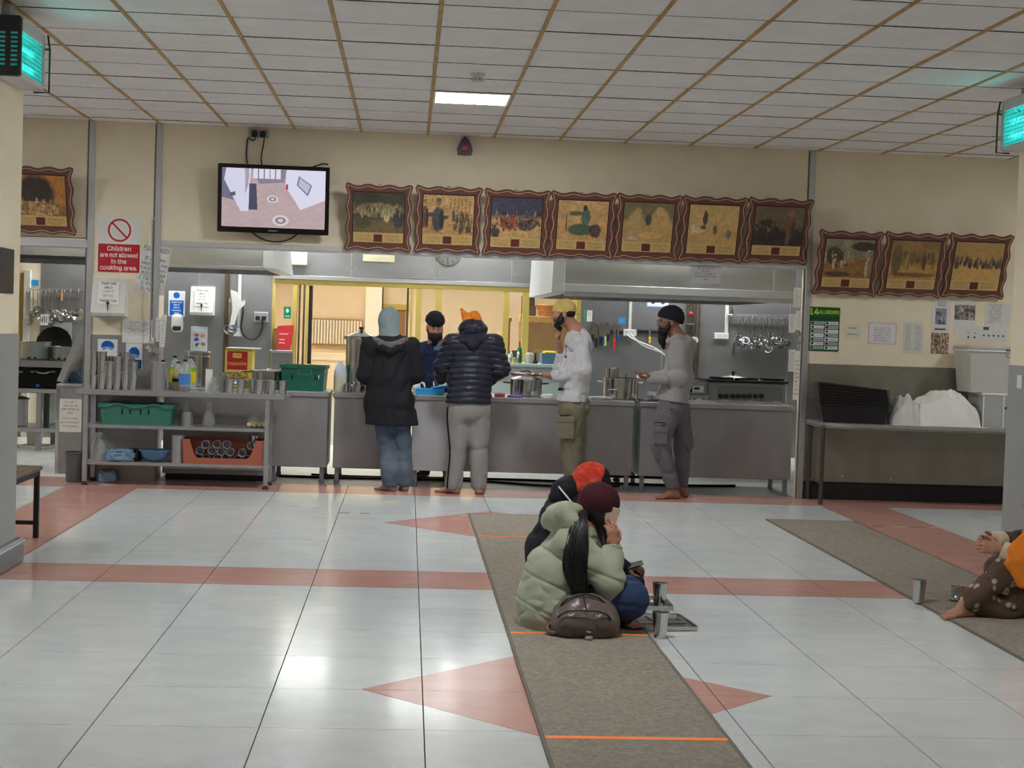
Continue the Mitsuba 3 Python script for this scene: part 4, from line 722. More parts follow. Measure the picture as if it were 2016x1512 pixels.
# counter top things
t = thing('milk_bottle', 'plastic milk bottle with pale blue top half on the counter', 'bottle'); p = on_counter(669, 14.45)
mat('milk', (214, 208, 190), .4); mat('milk_top', (206, 218, 230), .35)
part(t, 'lower', lathe([(0, 0), (.055, 0), (.06, .01), (.06, .145), (0, .145)], 24, p), 'milk', 30); part(t, 'upper', lathe([(0, .145), (.06, .145), (.057, .19), (.044, .24), (.022, .268), (.02, .285), (0, .287)], 24, p), 'milk_top', 40)
t = thing('water_boiler', 'tall steel water boiler with lid standing on the counter', 'boiler'); p = on_counter(708, 14.62)
part(t, 'tank', lathe([(0, 0), (.135, 0), (.14, .02), (.14, .5), (.146, .51), (.146, .525), (0, .525)], 40, p), 'steel_bright', 35); part(t, 'base_ring', lathe([(0, 0), (.147, 0), (.147, .06), (.14, .065), (0, .065)], 40, p + [0, 0, .001]), 'chrome', 30)
part(t, 'lid', lathe([(0, .575), (.06, .565), (.12, .54), (.143, .527), (0, .526)][::-1], 36, p), 'chrome', 35); part(t, 'knob', lathe([(0, .62), (.022, .615), (.022, .6), (.012, .59), (.012, .57), (0, .57)][::-1], 14, p), 'black', 30)
for s in (-1, 1): part(t, 'lid_lug', xf(bx(-.014, .014, -.02, .02, .495, .53, .004), p + [s * .155, 0, 0]), 'chrome')
part(t, 'tap', tube(spline([p + [-.05, -.14, .08], p + [-.05, -.19, .085], p + [-.05, -.2, .05]]), .011, 8), 'chrome', True)
t = vessel('steel_cup', 'small steel cup standing at the foot of the water boiler', 'cup', on_counter(683, 14.36), shell(.032, .085, flare=1.1)); 
t = thing('blue_tray', 'bright blue plastic tray on the counter between the parka and the puffer jacket', 'tray'); p = on_counter(846, 14.42)
part(t, 'tray', xf(crate_mesh(.28, .22, .055, .9), p), 'bright_blue'); 
t = thing('blue_dustpan', 'bright blue scoop lying across the blue tray', 'scoop'); part(t, 'pan', xf(crate_mesh(.17, .16, .025, .8), p + [.1, -.02, .058], 0, -.15), 'bright_blue'); part(t, 'handle', cyl(p + [.17, -.05, .09], p + [.3, -.08, .125], .011, 8), 'bright_blue')
# big pots by the sweatshirt man
def pot(label, loc, r, h, lid=False, name='steel_pot', m='steel_bright', handle='black'):
    t = thing(name, label, 'pot'); part(t, 'body', xf(big_pot(r, h), loc), m, 35)
    for s in (-1, 1): part(t, 'handle', xf(tube(spline([(s * r, -.05, h * .82), (s * (r + .045), -.045, h * .84), (s * (r + .045), .045, h * .84), (s * r, .05, h * .82)]), .007, 6), loc), handle, True)
    if lid:
        part(t, 'lid', xf(lathe([(0, .04), (.02, .04), (r * .6, .03), (r + .006, .004), (r + .006, 0), (0, 0)][::-1], 36), loc + np.array([0, 0, h + .008])), m, 35); part(t, 'lid_handle', xf(tube(spline([(-.045, 0, .035), (-.04, 0, .07), (.04, 0, .07), (.045, 0, .035)]), .007, 6), loc + np.array([0, 0, h + .008])), handle, True)
    return t
pot('broad dark handled steel pot with lid beside the white sweatshirt', on_counter(1035, 14.64), .155, .155, True)
t = pot('tall steel pot with side tap and stacked vessels beside the grey hoodie', on_counter(1222, 14.64), .168, .2, handle='chrome'); q = on_counter(1252, 14.46)
part(t, 'tap', cat(tube([q + [-.03, .02, .05], q + [0, -.03, .05], q + [0, -.05, .02]], .010, 8), cyl(q + [0, -.02, .05], q + [.0, -.02, .19], .008, 8), bx(q[0] - .03, q[0] + .03, q[1] - .03, q[1] - .01, q[2] + .19, q[2] + .205)), 'chrome', 30)
part(t, 'front_handle', stand(tube([(-.045, 0, .01), (-.045, .0, .04), (.045, .0, .04), (.045, 0, .01)], .006, 6), on_counter(1206, 14.46) + [0, 0, .10]), 'chrome', True)
vessel('steel_canister', 'steel canister standing inside the tall pot with the tap', 'canister', on_counter(1204, 14.66) + [0, 0, .012], cyl_can(.062, .285), 'steel_bright')
t = thing('ladle', 'steel ladle leaning in the tall pot by the grey hoodie', 'ladle'); p = on_counter(1232, 14.62); part(t, 'handle', tube([p + [.0, 0, .06], p + [-.01, -.02, .28]], .006, 6), 'chrome'); part(t, 'bowl', xf(bowl, p + [0, 0, .05], s=1.2), 'chrome', 40)
# cloths, plates, papers
mat('cloth_white', (228, 226, 222), .85); mat('cloth_pink', (226, 120, 140), .85); mat('cloth_purple', (120, 110, 190), .8)
for nm, lb, x, Y, s, m_, sd in (('cloth', 'white checked cloth lying on the counter left of the tapped pot', 1180, 14.40, (.1, .07, .018), 'cloth_white', 3), ('cloth', 'pink crumpled cloth on the counter by the puffer jacket', 984, 14.38, (.05, .05, .022), 'cloth_pink', 5), ('cloth', 'white and purple packet lying before the broad pot', 1015, 14.36, (.07, .04, .012), 'cloth_purple', 6), ('cloth', 'small folded white cloth right of the broad pot', 1078, 14.40, (.06, .05, .022), 'cloth_white', 9)):
    one(nm, lb, 'cloth', lump(on_counter(x, Y), np.array(s), .5, sd, 3), m_, True)
for i, (x, lb) in enumerate(((1425, 'leftmost of three steel dish covers along the right end counter'), (1475, 'middle steel dish cover on the right end counter'), (1525, 'right steel dish cover on the right end counter'))):
    t = thing('dish_cover', lb, 'dish'); p = on_counter(x, 14.55); part(t, 'pan', xf(frustum(.22, .3, .215, .29, .012), p), 'steel_bright'); part(t, 'grip', xf(tube([(-.03, -.1, .012), (-.03, -.1, .03), (.03, -.1, .03), (.03, -.1, .012)], .004, 6), p), 'chrome')
t = thing('steel_plate', 'steel plate with cutlery on the counter before the grey hoodie', 'plate'); p = on_counter(1275, 14.42); part(t, 'dish', xf(lathe([(0, .003), (.09, .003), (.115, .018), (.118, .018), (.093, 0), (0, 0)][::-1], 30), p), 'steel_bright', 30); part(t, 'spoon', tube([p + [-.05, -.03, .012], p + [.08, .0, .03]], .004, 6), 'chrome')

# ---- ledge at the right wall
LZ, LY = .752, 13.43
t = thing('wall_ledge', 'curved steel ledge on legs along the right wall', 'ledge')
P = Polygon([(3.76, WY - .01), (3.76, 13.75)] + [(3.76 + .32 * (1 - math.cos(a)), 13.75 - .32 * math.sin(a)) for a in np.linspace(.1, PI / 2, 10)] + [(6.2, LY), (6.2, WY - .01)])
part(t, 'top', xf(extr(P, .03), (0, 0, LZ - .03)), 'steel'); part(t, 'edge', xf(extr(P.buffer(.004).difference(P.buffer(-.02)), .012), (0, 0, LZ - .045)), 'steel_panel_r')
for x, y in ((3.80, WY - .04), (3.78 + .02, 13.62), (6.1, 13.5)): part(t, 'leg', cyl((x, y, 0), (x, y, LZ - .03), .02, 12), 'skirt_dark')
mat('skirt_dark', (74, 70, 66), .4, .4)
part(t, 'brace', cyl((3.80, 13.62, .2), (3.80, WY - .04, .2), .014, 8), 'skirt_dark')
def on_ledge(x, Y, z=LZ): return np.array([at(x, 835, Y)[0], Y, z])
G2 = 'nested black plastic baskets on the ledge'
bm = crate_mesh(.62, .34, .17, .9, [(x, .10) for x in (-.2, -.15, -.1, -.05, 0, .05, .1, .15, .2)], th=.007); br = rim_mesh(.62, .34, .17, .016, .009)
p = on_ledge(1676, 13.74)
for i in range(8):
    th = thing('plastic_basket', f'black slotted plastic basket, {ORD[i]} from the bottom of the pile on the ledge', 'basket', G2); q = p + [-.006 * i, .0, .024 * i]
    part(th, 'basket', xf(bm, q, 0, .012 * i, -.12), 'crate_black'); part(th, 'rim', xf(br, q, 0, .012 * i, -.12), 'crate_black')
# cloth heap: height field
def heap(cx, cy, z, w, d, h, seed):
    n, m_ = 72, 40; u, v = np.meshgrid(np.linspace(-1, 1, n), np.linspace(-1, 1, m_)); r = (np.abs(u) ** 2.6 + np.abs(v) ** 2.6) ** (1 / 2.6); k = np.clip(1 - r ** 3, 0, 1) ** .42
    prof = .62 + .38 * np.cos((u - .1) * 1.5); fold = 1.2 * np.abs(fbm2(u + .3 * v, v, 1.9, seed, 2) - .5) + .35 * np.abs(fbm2(u * 2.2 + v, v, 2.4, seed + 1, 2) - .5)
    Z = k * h * prof * (1.14 - 1.0 * fold) ; X = cx + u * w / 2 * (1 + .06 * (fbm2(u, v, 3, seed + 4) - .5)) + .03 * k * (fbm2(u, v, 4, seed + 6) - .5); Y = cy + v * d / 2 + .05 * k * (fbm2(u, v, 4, seed + 7) - .5)
    P = np.stack([X, Y, z + Z], -1).reshape(-1, 3); i = np.arange(n * m_).reshape(m_, n)
    return trimesh.Trimesh(P, np.concatenate([np.stack([i[:-1, :-1], i[:-1, 1:], i[1:, 1:]], -1).reshape(-1, 3), np.stack([i[:-1, :-1], i[1:, 1:], i[1:, :-1]], -1).reshape(-1, 3)]), process=False)
p = on_ledge(1850, 13.72); one('cloth_heap', 'heap of white cloths lying on the ledge by the clear box', 'cloth', heap(p[0], p[1], LZ + .001, .72, .5, .30, 3), 'cloth_white', True)
p = on_ledge(1775, 13.68); one('cloth_heap', 'grey white rumpled cloth at the left of the white heap', 'cloth', heap(p[0], p[1] - .04, LZ + .001, .27, .32, .26, 9), 'cloth_grey', True); mat('cloth_grey', (206, 206, 204), .85)
t = thing('storage_box', 'clear plastic box with white edges under the pale tub', 'box'); p = on_ledge(1955, 13.78)
part(t, 'body', xf(crate_mesh(.36, .36, .29, .96), p), 'frosted'); part(t, 'lid', xf(bx(-.19, .19, -.19, .19, .29, .315, .008), p), 'white_plastic')
for s in (-.17, .02, .165): part(t, 'edge', xf(bx(s - .005, s + .005, -.188, -.178, .0, .29), p), 'white_plastic')
part(t, 'dark_label', xf(bx(.03, .15, -.184, -.179, .17, .19), p), 'ink')
t = thing('food_tub', 'large pale translucent plastic tub with a lid standing on the clear box', 'tub'); p = p + [-.06, 0, .316]
part(t, 'body', xf(frustum(.46, .36, .53, .42, .39), p), 'tub_plastic', 30); part(t, 'lid', xf(bx(-.275, .275, -.22, .22, .39, .43, .012), p), 'tub_plastic'); part(t, 'rim', xf(bx(-.28, .28, -.225, .225, .37, .392, .008), p), 'white_plastic')
part(t, 'handle_clip', xf(bx(.06, .2, -.228, -.218, .385, .405, .003), p), 'clip_grey'); mat('clip_grey', (88, 92, 110), .5); part(t, 'clip_wire', xf(tube([(.06, -.228, .36), (.07, -.232, .33), (.19, -.232, .33), (.2, -.228, .36)], .003, 5), p), 'clip_grey')
mat('tub_plastic', (192, 192, 186), .35)
# ---- bench at the left
t = thing('bench', 'low bench with brown top and dark frame behind the left pillar', 'bench')
noisy((108, 92, 76), (88, 74, 62), 8, .3, 'bench_wood', stretch=(4, .6, 1)); BXa, BXb, BYa, BYb = -2.72, -2.425, 9.42, 10.42
part(t, 'seat', bx(BXa, BXb, BYa, BYb, .455, .485, .008), 'bench_wood')
for y in (BYb - .04, BYa + .05):
    for x in (BXa + .03, BXb - .03): part(t, 'leg', bx(x - .017, x + .017, y - .017, y + .017, 0, .455, .003), 'black')
    part(t, 'crossbar', bx(BXa + .03, BXb - .03, y - .012, y + .012, .09, .115), 'black')
for x in (BXa + .03, BXb - .03): part(t, 'side_rail', bx(x - .012, x + .012, BYa + .03, BYb - .03, .42, .455), 'black')
# ================================================================ the kitchen and the hatch
# ---- hatch: gold frames with panes
t = hatch = setting('window_1', 'gold framed glazed serving hatch with sliding panes in the kitchen back wall')
def hx(x): return at(x, 650, BY)[0]
Hy = BY + .06
part(t, 'head', bx(HX0, HX1, BY - .01, BY + .1, HZ1 - .06, HZ1, .005), 'gold_frame'); part(t, 'sill', bx(HX0, HX1, BY - .01, BY + .12, HZ0, HZ0 + .05, .005), 'gold_frame')
for x, w in ((538, 6), (579, 9), (588, 3), (597, 3), (604, 5), (801, 4), (809, 5), (823, 11), (862, 13), (995, 12), (1034, 13), (1138, 10)):
    part(t, 'mullion', bx(hx(x) - w / 320, hx(x) + w / 320, BY - .012, BY + .09, HZ0 + .05, HZ1 - .06, .004), 'gold_frame' if w > 4 else 'bronze')
mat('bronze', (84, 72, 52), .4, .3)
def pane(x0, x1, z0=HZ0 + .05): part(t, 'pane', bx(hx(x0), hx(x1), Hy, Hy + .002, z0, HZ1 - .06), 'pane')
pane(540, 575, 1.16); pane(828, 856); pane(868, 989); pane(1001, 1028); pane(1040, 1132)
part(t, 'lower_infill', bx(HX0, hx(578), BY - .03, BY + .1, HZ0, 1.12), 'steel_wall'); part(t, 'inner_sill', bx(HX0 - .02, hx(578), BY - .07, BY + .02, 1.12, 1.15, .005), 'steel')
part(t, 'door_edge', bx(hx(606), hx(613), BY + .01, BY + .12, HZ0 + .05, HZ1 - .07), 'black')
part(t, 'latch', bx(hx(602), hx(612), BY - .06, BY - .01, .93, .99, .004), 'gold_frame')
sheet('first_aid_sign', 'small green first aid sign on the left hatch pane', 'sign', 559, 604, 573, 627, BY + .0, lambda u, v: over(over(over(base(u, (28, 120, 84)), rect(u, v, .3, .7, .6, .72) , (240, 244, 240)), rect(u, v, .43, .57, .48, .84), (240, 244, 240)), rect(u, v, .2, .8, .18, .24), (230, 236, 230)), 30, 50, gap=.014)
t = thing('fire_blanket', 'red fire blanket packet leaning on the left hatch sill', 'fire blanket'); a, b = at(545, 650, BY - .04), at(578, 696, BY - .04)
part(t, 'packet', stand(extr(Polygon([(-.085, .155), (.115, .17), (.075, -.14), (-.1, -.14)]).buffer(-.006).buffer(.006), .03), (at(560, 672, BY - .03)[0], BY - .035, 1.29), 0), 'fire_red', 30); mat('fire_red', (200, 56, 60), .4)
for z in (.05, -.02, -.06): part(t, 'print_line', stand(extr(sbox(-.06, z, .05 if z > 0 else .01, z + .018), .001), (at(560, 672, BY)[0], BY - .0655, 1.29)), 'pink_soft')
mat('pink_soft', (230, 150, 150), .5)
t = thing('brass_bottle', 'slim brown bottle standing on the left hatch sill', 'bottle'); part(t, 'body', lathe([(0, 0), (.03, 0), (.04, .06), (.036, .16), (.018, .22), (.024, .26), (0, .262)], 18, (at(541, 690, BY - .04)[0] + .0, BY - .045, 1.151)), 'brown_glass', 40); mat('brown_glass', (120, 92, 56), .2)
# ---- room behind
def behind(x, y, Y=RY): return at(x, y, Y)
t = thing('radiator', 'white ribbed radiator on the wall of the room behind the hatch', 'radiator'); a, b = behind(614, 626), behind(712, 682)
part(t, 'panel', bx(a[0], b[0], RY - .07, RY - .03, b[2], a[2], .01), 'tan_board')  # darker tan panel stands in for the shade between the white fins
n = 17
for i in range(n): x = a[0] + .02 + (b[0] - a[0] - .04) * i / (n - 1); part(t, 'fin', bx(x - .016, x + .016, RY - .11, RY - .07, b[2] + .02, a[2] - .02, .008), 'radiator_white')
t = thing('pipe_boxing', 'cream boxed pipe casing below the radiator', 'boxing'); a, b = behind(606, 693), behind(745, 735)
part(t, 'box', bx(a[0], b[0], RY - .3, RY - .001, .0, a[2], .01), 'peach_paint'); part(t, 'shelf_edge', bx(a[0], b[0], RY - .33, RY - .3, a[2] - .1, a[2] - .07), 'radiator_white'); part(t, 'valve', cyl((b[0] - .3, RY - .32, a[2] - .05), (b[0] - .3, RY - .3, a[2] - .05), .03, 12), 'gold_frame')
t = thing('wall_column', 'white column with brown edge between the radiator and the inner door', 'column'); a = behind(735, 600); part(t, 'shaft', bx(a[0] - .1, a[0] + .13, RY - .4, RY - .001, 0, 2.6), 'radiator_white'); part(t, 'dark_edge', bx(a[0] + .13, a[0] + .15, RY - .4, RY - .3, 0, 2.6), 'bronze')
t = setting('door_2', 'brown framed inner doorway right of the white column'); a, b = behind(757, 560), behind(800, 560); part(t, 'leaf', bx(a[0], b[0], RY - .05, RY - .001, 0, 1.72), 'door_brown'); part(t, 'head', bx(a[0] - .05, b[0] + .05, RY - .08, RY - .001, 1.72, 1.8), 'gold_frame'); mat('door_brown', (150, 112, 80), .5)
t = thing('tan_cabinet', 'tan cabinet with chipboard top seen through the right hatch pane', 'cabinet'); a, b = at(1042, 622, 20.4), at(1140, 622, 20.4)
part(t, 'body', bx(a[0] - .1, b[0], 20.4, 20.9, 0, at(1080, 636, 20.4)[2]), 'tan_board'); part(t, 'top', bx(a[0] - .12, b[0] + .02, 20.38, 20.92, at(1080, 636, 20.4)[2], at(1080, 623, 20.4)[2], .006), 'chipboard'); mat('tan_board', (170, 148, 118), .6); noisy((222, 196, 150), (200, 168, 118), 14, .6, 'chipboard')
zt = at(1080, 623, 20.4)[2]
t = thing('wicker_basket', 'woven basket standing on the tan cabinet behind the hatch', 'basket'); p = np.array([at(1078, 610, 20.6)[0], 20.6, zt]); mat('wicker', (206, 150, 82), .6)
for i in range(6): part(t, 'weave', xf(tube([((.11 + .006 * i) * (1 + .02 * ((k + i) % 2)) * math.cos(k * PI / 12), (.11 + .006 * i) * (1 + .02 * ((k + i) % 2)) * math.sin(k * PI / 12), .016 + .026 * i) for k in range(24)], .014, 6, True), p), 'wicker', True)
part(t, 'floor', xf(lathe([(0, .004), (.11, .004), (.11, .014), (0, .014)], 20), p), 'wicker')
one('green_bundle', 'green bundle lying above the basket on an upper rack', 'bundle', lump((at(1075, 585, 20.7)[0], 20.7, zt + .29), np.array([.24, .1, .045]), .4, 5), 'bundle_green', True); mat('bundle_green', (110, 150, 104), .7)
one('dark_boxes', 'dark boxes stacked beside the basket behind the hatch', 'boxes', cat(bx(at(1046, 600, 20.7)[0] - .1, at(1046, 600, 20.7)[0] + .06, 20.6, 20.85, zt, zt + .14, .005), bx(at(1046, 600, 20.7)[0] - .1, at(1046, 600, 20.7)[0] + .04, 20.62, 20.85, zt + .142, zt + .25, .005)), 'grey_mauve'); mat('grey_mauve', (108, 100, 112), .6)
t = thing('upper_rack', 'wooden rack shelf over the tan cabinet', 'shelf'); part(t, 'board', bx(a[0] - .1, b[0], 20.5, 20.9, zt + .26, zt + .288), 'chipboard'); 
for x in (a[0] - .09, b[0] - .02): part(t, 'upright', bx(x - .012, x + .012, 20.5, 20.53, zt, zt + .26), 'bronze')
t = thing('rope_post', 'brass rope barrier post behind the hatch', 'post'); p = np.array([at(1000, 680, 20.2)[0], 20.2, 0]); zz = at(1000, 632, 20.2)[2]; mat('brass', (190, 140, 60), .25, .9)
part(t, 'pole', cyl(p + [0, 0, .02], p + [0, 0, zz - .02], .022, 14), 'brass', 30); part(t, 'ball', xf(trimesh.creation.icosphere(2, .042), p + [0, 0, zz + .02]), 'brass', True); part(t, 'base', lathe([(0, 0), (.14, 0), (.14, .015), (.03, .03), (0, .03)], 24, p), 'brass', 30)
t = thing('office_chair', 'dark blue chair back seen through the hatch', 'chair'); p = np.array([at(1014, 700, 19.9)[0], 19.9, 0]); mat('navy_fabric', (52, 60, 84), .8)
part(t, 'backrest', xf(lump((0, 0, 0), np.array([.14, .045, .30]), .08, 2, 3, flat=False), p + [0, 0, .62]), 'navy_fabric', True); part(t, 'seat', bx(p[0] - .2, p[0] + .2, p[1] - .45, p[1] - .02, .44, .51, .03), 'navy_fabric'); part(t, 'column', cyl(p + [0, -.22, .05], p + [0, -.22, .44], .03, 12), 'black')
for k in range(5): q = k * 2 * PI / 5; part(t, 'foot', cyl(p + [0, -.22, .06], p + [.24 * math.cos(q), -.22 + .24 * math.sin(q), .03], .02, 8), 'black')
# ---- items on the wall over the hatch
t = thing('electric_box', 'pale cream electrical box over the left of the hatch', 'electrical box'); a, b = at(538, 492, BY), at(605, 523, BY); part(t, 'case', bx(a[0], b[0], BY - .1, BY - .012, b[2], b[2] + .3, .008), 'box_cream'); mat('box_cream', (226, 222, 184), .5); part(t, 'cable', tube(spline([at(528, 500, BY - .05), at(527, 522, BY - .05), at(538, 533, BY - .05), at(553, 528, BY - .05), at(556, 520, BY - .05)]), .014, 6), 'black')
t = thing('wall_picture', 'cream framed picture on the steel wall above the hatch', 'picture'); a, b = at(715, 500, BY), at(777, 517, BY); part(t, 'frame', bx(a[0], b[0], BY - .03, BY - .012, b[2], b[2] + .3, .005), 'box_cream'); part(t, 'picture', bx(a[0] + .05, b[0] - .05, BY - .034, BY - .029, b[2] + .05, b[2] + .25), 'peach_paint')
t = thing('wall_clock', 'round grey wall clock partly hidden above the hatch', 'clock'); p = at(882, 498, BY - .012); 
part(t, 'dial', xf(lathe([(0, 0), (.165, 0), (.165, .02), (.15, .03), (0, .03)], 40), p, PI / 2), 'clock_grey', 30); mat('clock_grey', (104, 102, 100), .6)
for k in range(12): q = k * PI / 6; part(t, 'hour_mark', bx(p[0] + .125 * math.sin(q) - .008, p[0] + .125 * math.sin(q) + .008, p[1] - .034, p[1] - .029, p[2] + .125 * math.cos(q) - .012, p[2] + .125 * math.cos(q) + .012), 'ink')
part(t, 'hand', bx(p[0] - .006, p[0] + .006, p[1] - .036, p[1] - .03, p[2] - .1, p[2]), 'ink'); part(t, 'hand', bx(p[0] - .07, p[0], p[1] - .036, p[1] - .03, p[2] - .006, p[2] + .006), 'ink')
socket('white switch plate beside the right hood above the hatch', 1071, 514, 1088, 527, BY - .012, plugs=False, d=.02)
# ---- left part: panel, dispenser, sign, utensils, socket
k, cx, cz, w, h, y = sheet('hand_wash_sign', 'blue sign with a white lettered reminder above the soap dispenser', 'sign', 332, 573, 364, 622, BY - .012, lambda u, v: over(over(base(u, (226, 230, 236)), rect(u, v, .08, .92, .04, .62), (24, 92, 186)), ell(u, v, .48, .82, .2, .13, .1), (24, 92, 186)), 30, 50)
for i, s_ in enumerate(('Wash your', 'hands', 'before', 'handling', 'food')): part(k, 'lettering', stand(xf(words(s_, .019, True, True, .001, .15), (0, .008 - .033 * i, 0)), (cx, y, cz)), 'white_matt')
t = thing('soap_dispenser', 'white soap dispenser with dark nozzle under the blue sign', 'soap dispenser'); a = at(351, 636, BY); part(t, 'case', xf(lump((0, 0, 0), np.array([.07, .06, .11]), .02, 1, 3, flat=False), (a[0], BY - .07, a[2] - .11)), 'white_plastic', True); part(t, 'nozzle', bx(a[0] - .05, a[0] + .05, BY - .14, BY - .08, a[2] - .095, a[2] - .03, .015), 'black')
dispenser('white towel dispenser on the kitchen back wall right of the blue sign', 379, 565, 423, 620, BY - .012)
def veg(u, v):
    c = base(u, (196, 202, 212)); c = over(c, rect(u, v, .1, .9, .78, .92), (206, 212, 222))
    for x, y, col in ((.35, .64, (190, 60, 90)), (.7, .62, (206, 150, 90)), (.34, .46, (60, 70, 190)), (.74, .44, (224, 220, 214)), (.42, .24, (70, 84, 50)), (.74, .26, (150, 110, 90)), (.55, .2, (220, 210, 160))): c = over(c, ell(u, v + .06 * (fbm2(u, v, 9, 4) - .5), x, y, .17, .085, .4), col)
    return over(c, 1 - rect(u, v, .05, .95, .04, .96), (224, 226, 230))
sheet('food_poster', 'small poster of vegetables on the steel wall by the towel dispenser', 'poster', 376, 643, 408, 690, BY - .012, veg, 50, 60)
sheet('food_poster', 'small poster of vegetables at the far left under the hanging ladles', 'poster', 106, 635, 141, 681, BY - .012, veg, 50, 60)
sheet('blue_tag', 'small bright blue label above the hanging utensils at the far left', 'label', 61, 551, 76, 562, BY - .012, (48, 150, 215), 3, 3)
sheet('blue_tag', 'small bright blue label right of the hanging knives', 'label', 1218, 625, 1232, 637, BY - .012, (48, 150, 215), 3, 3)
sheet('blue_tag', 'blue label under the white spray handle', 'label', 456, 643, 470, 653, BY - .05, (48, 150, 215), 3, 3)
sheet('wall_card', 'white card with a green edge beside the gold hatch frame', 'notice', 1151, 611, 1166, 633, BY - .012, lambda u, v: over(over(base(u, (228, 228, 226)), rect(u, v, 0, .28, 0, 1), (36, 140, 96)), lines(u, v, .35, .9, .5, .9, 4, 3) * .6, (190, 120, 120)), 30, 40)
def hyg(u, v):
    c = base(u, (240, 244, 250)); c = over(c, 1 - rect(u, v, .05, .95, .1, 1), (150, 190, 230))
    for x, y in ((.28, .8), (.72, .8), (.28, .32), (.72, .32)): c = over(c, ell(u, v, x, y, .1, .12, .5), (40, 60, 90))
    for x in (.28, .72): c = over(c, rect(u, v, x - .14, x + .14, .56, .6), (60, 80, 110))
    return c
sheet('hygiene_poster', 'white and pale blue poster behind the head of the grey hoodie man', 'poster', 1273, 578, 1318, 605, BY - .012, hyg, 60, 50)
def hang(p, kind, L, label, group, s=1., m='steel_bright'):
    """a long handled kitchen tool hanging from its hook at p"""
    t = thing(kind, label, kind.replace('_', ' '), group); p = np.asarray(p, float)
    part(t, 'handle', cat(tube([p + [0, .0, .0], p + [0, -.01, -.06 * L / .35], p + [0, -.006, -L]], [.007 * s, .006 * s, .004 * s], 6), ), m, True)
    part(t, 'eye', xf(tube([(.012 * math.cos(a), 0, .012 * math.sin(a)) for a in np.arange(12) * PI / 6], .003, 5, True), p + [0, 0, .012]), m, True)
    q = p + [0, -.012, -L]
    if kind == 'ladle': part(t, 'bowl', xf(bowl, q + [0, -.0, -.02 * s], 1.15 + .25 * math.sin(p[0] * 91), 0, .6 * math.sin(p[0] * 57), 1.4 * s), 'steel_bright', 40)
    elif kind == 'skimmer':
        dm = lathe([(0, -.012), (.04, -.006), (.062, .004), (.06, .006), (.04, -.003), (0, -.009)], 24); part(t, 'disc', xf(dm, q + [0, 0, -.05 * s], 1.4, 0, 0, s), 'chrome', 40); part(t, 'ring', xf(ring(.062, .004, .004), q + [0, 0, -.05 * s], 1.4, 0, 0, s), 'chrome', True)
    elif kind == 'slotted_turner':
        pl = sbox(-.045, -.12, .045, 0).buffer(.006)
        for x in (-.022, 0, .022): pl = pl.difference(sbox(x - .005, -.1, x + .005, -.025))
        part(t, 'blade', stand(extr(pl, .003), q + [0, 0, .0], -.15), 'white_plastic')
    return t
rng = np.random.default_rng(21); GL_, GR_ = 'tools hanging on the rail at the far left', 'ladles hanging on the rail over the cooker'
a, b = at(50, 570, BY - .05), at(164, 574, BY - .05); t = thing('utensil_rail', 'steel rail carrying kitchen tools at the far left', 'rail'); part(t, 'bar', cyl(a, b, .008, 8), 'chrome'); 
for f in (.1, .9): q = a + (b - a) * f; part(t, 'bracket', cyl(q, q + [0, .04, 0], .008, 8), 'chrome')
for i, (x, kd, L) in enumerate(((55, 'ladle', .30), (60, 'ladle', .36), (66, 'ladle', .27), (75, 'ladle', .22), (81, 'ladle', .30), (90, 'slotted_turner', .30), (97, 'ladle', .26), (103, 'ladle', .36), (111, 'ladle', .27), (122, 'ladle', .33), (127, 'ladle', .25), (139, 'ladle', .28), (154, 'skimmer', .24))):
    q = at(x, 571, BY - .06); t = hang(q, kd, L, {'ladle': f'steel ladle, {ORD[i]} tool from the left on the rail at the far left', 'slotted_turner': 'white slotted turner hanging among the ladles at the far left', 'skimmer': 'large round wire skimmer at the right end of the far left rail'}[kd], GL_ if kd == 'ladle' else None, 1.15 if kd == 'skimmer' else 1.)
    if x == 122: part(t, 'wooden_grip', cyl(q + [0, -.012, -.02], q + [0, -.012, -.13], .011, 8), 'wicker')
a, b = at(1436, 622, BY - .06), at(1552, 627, BY - .06); t = thing('utensil_rail', 'steel rail with many ladles on the wall above the cooker', 'rail'); part(t, 'bar', cyl(a, b, .01, 8), 'chrome'); part(t, 'end_stop', cyl(a - [.02, 0, 0], a + [.03, 0, 0], .022, 10), 'chrome')
for f in (.05, .95): q = a + (b - a) * f; part(t, 'bracket', cyl(q, q + [0, .05, 0], .009, 8), 'chrome')
for i, (x, L) in enumerate(((1455, .30), (1458, .24), (1463, .33), (1469, .27), (1475, .30), (1481, .34), (1487, .26), (1494, .33), (1499, .29), (1505, .25), (1511, .31), (1515, .38), (1521, .22), (1527, .30), (1532, .27), (1538, .33), (1545, .28), (1551, .31))):
    hang(at(x, 624, BY - .075 - .012 * (i % 2)), 'ladle', L, f'steel ladle, {ORD[i]} from the left in the crowded row above the cooker', GR_)
sp = at(1444, 620, BY - .06); one('spatula', 'thin spatula stuck upright at the left end of the ladle rail', 'spatula', cat(bx(sp[0] - .035, sp[0] - .005, sp[1] - .006, sp[1] - .002, sp[2], sp[2] + .09)), 'steel_bright')
hk = at(1443, 690, BY - .02); one('skewer', 'thin dark skewer hanging on the panel below the ladle rail', 'skewer', cyl((hk[0], BY - .03, hk[2] - .05), (hk[0] + .01, BY - .03, hk[2] + .1), .006, 6), 'black')
for i, (x, lb) in enumerate(((452, 'large ladle hanging beside the white spray handle'), (458, 'long ladle hanging beside the conduit over the oil box'))): hang(at(x, 590, BY - .1 - .03 * i), 'ladle', .34, lb, None, 1.3)
t = thing('spray_gun', 'white plastic spray handle hanging on the steel wall', 'spray'); p = at(465, 600, BY - .12)
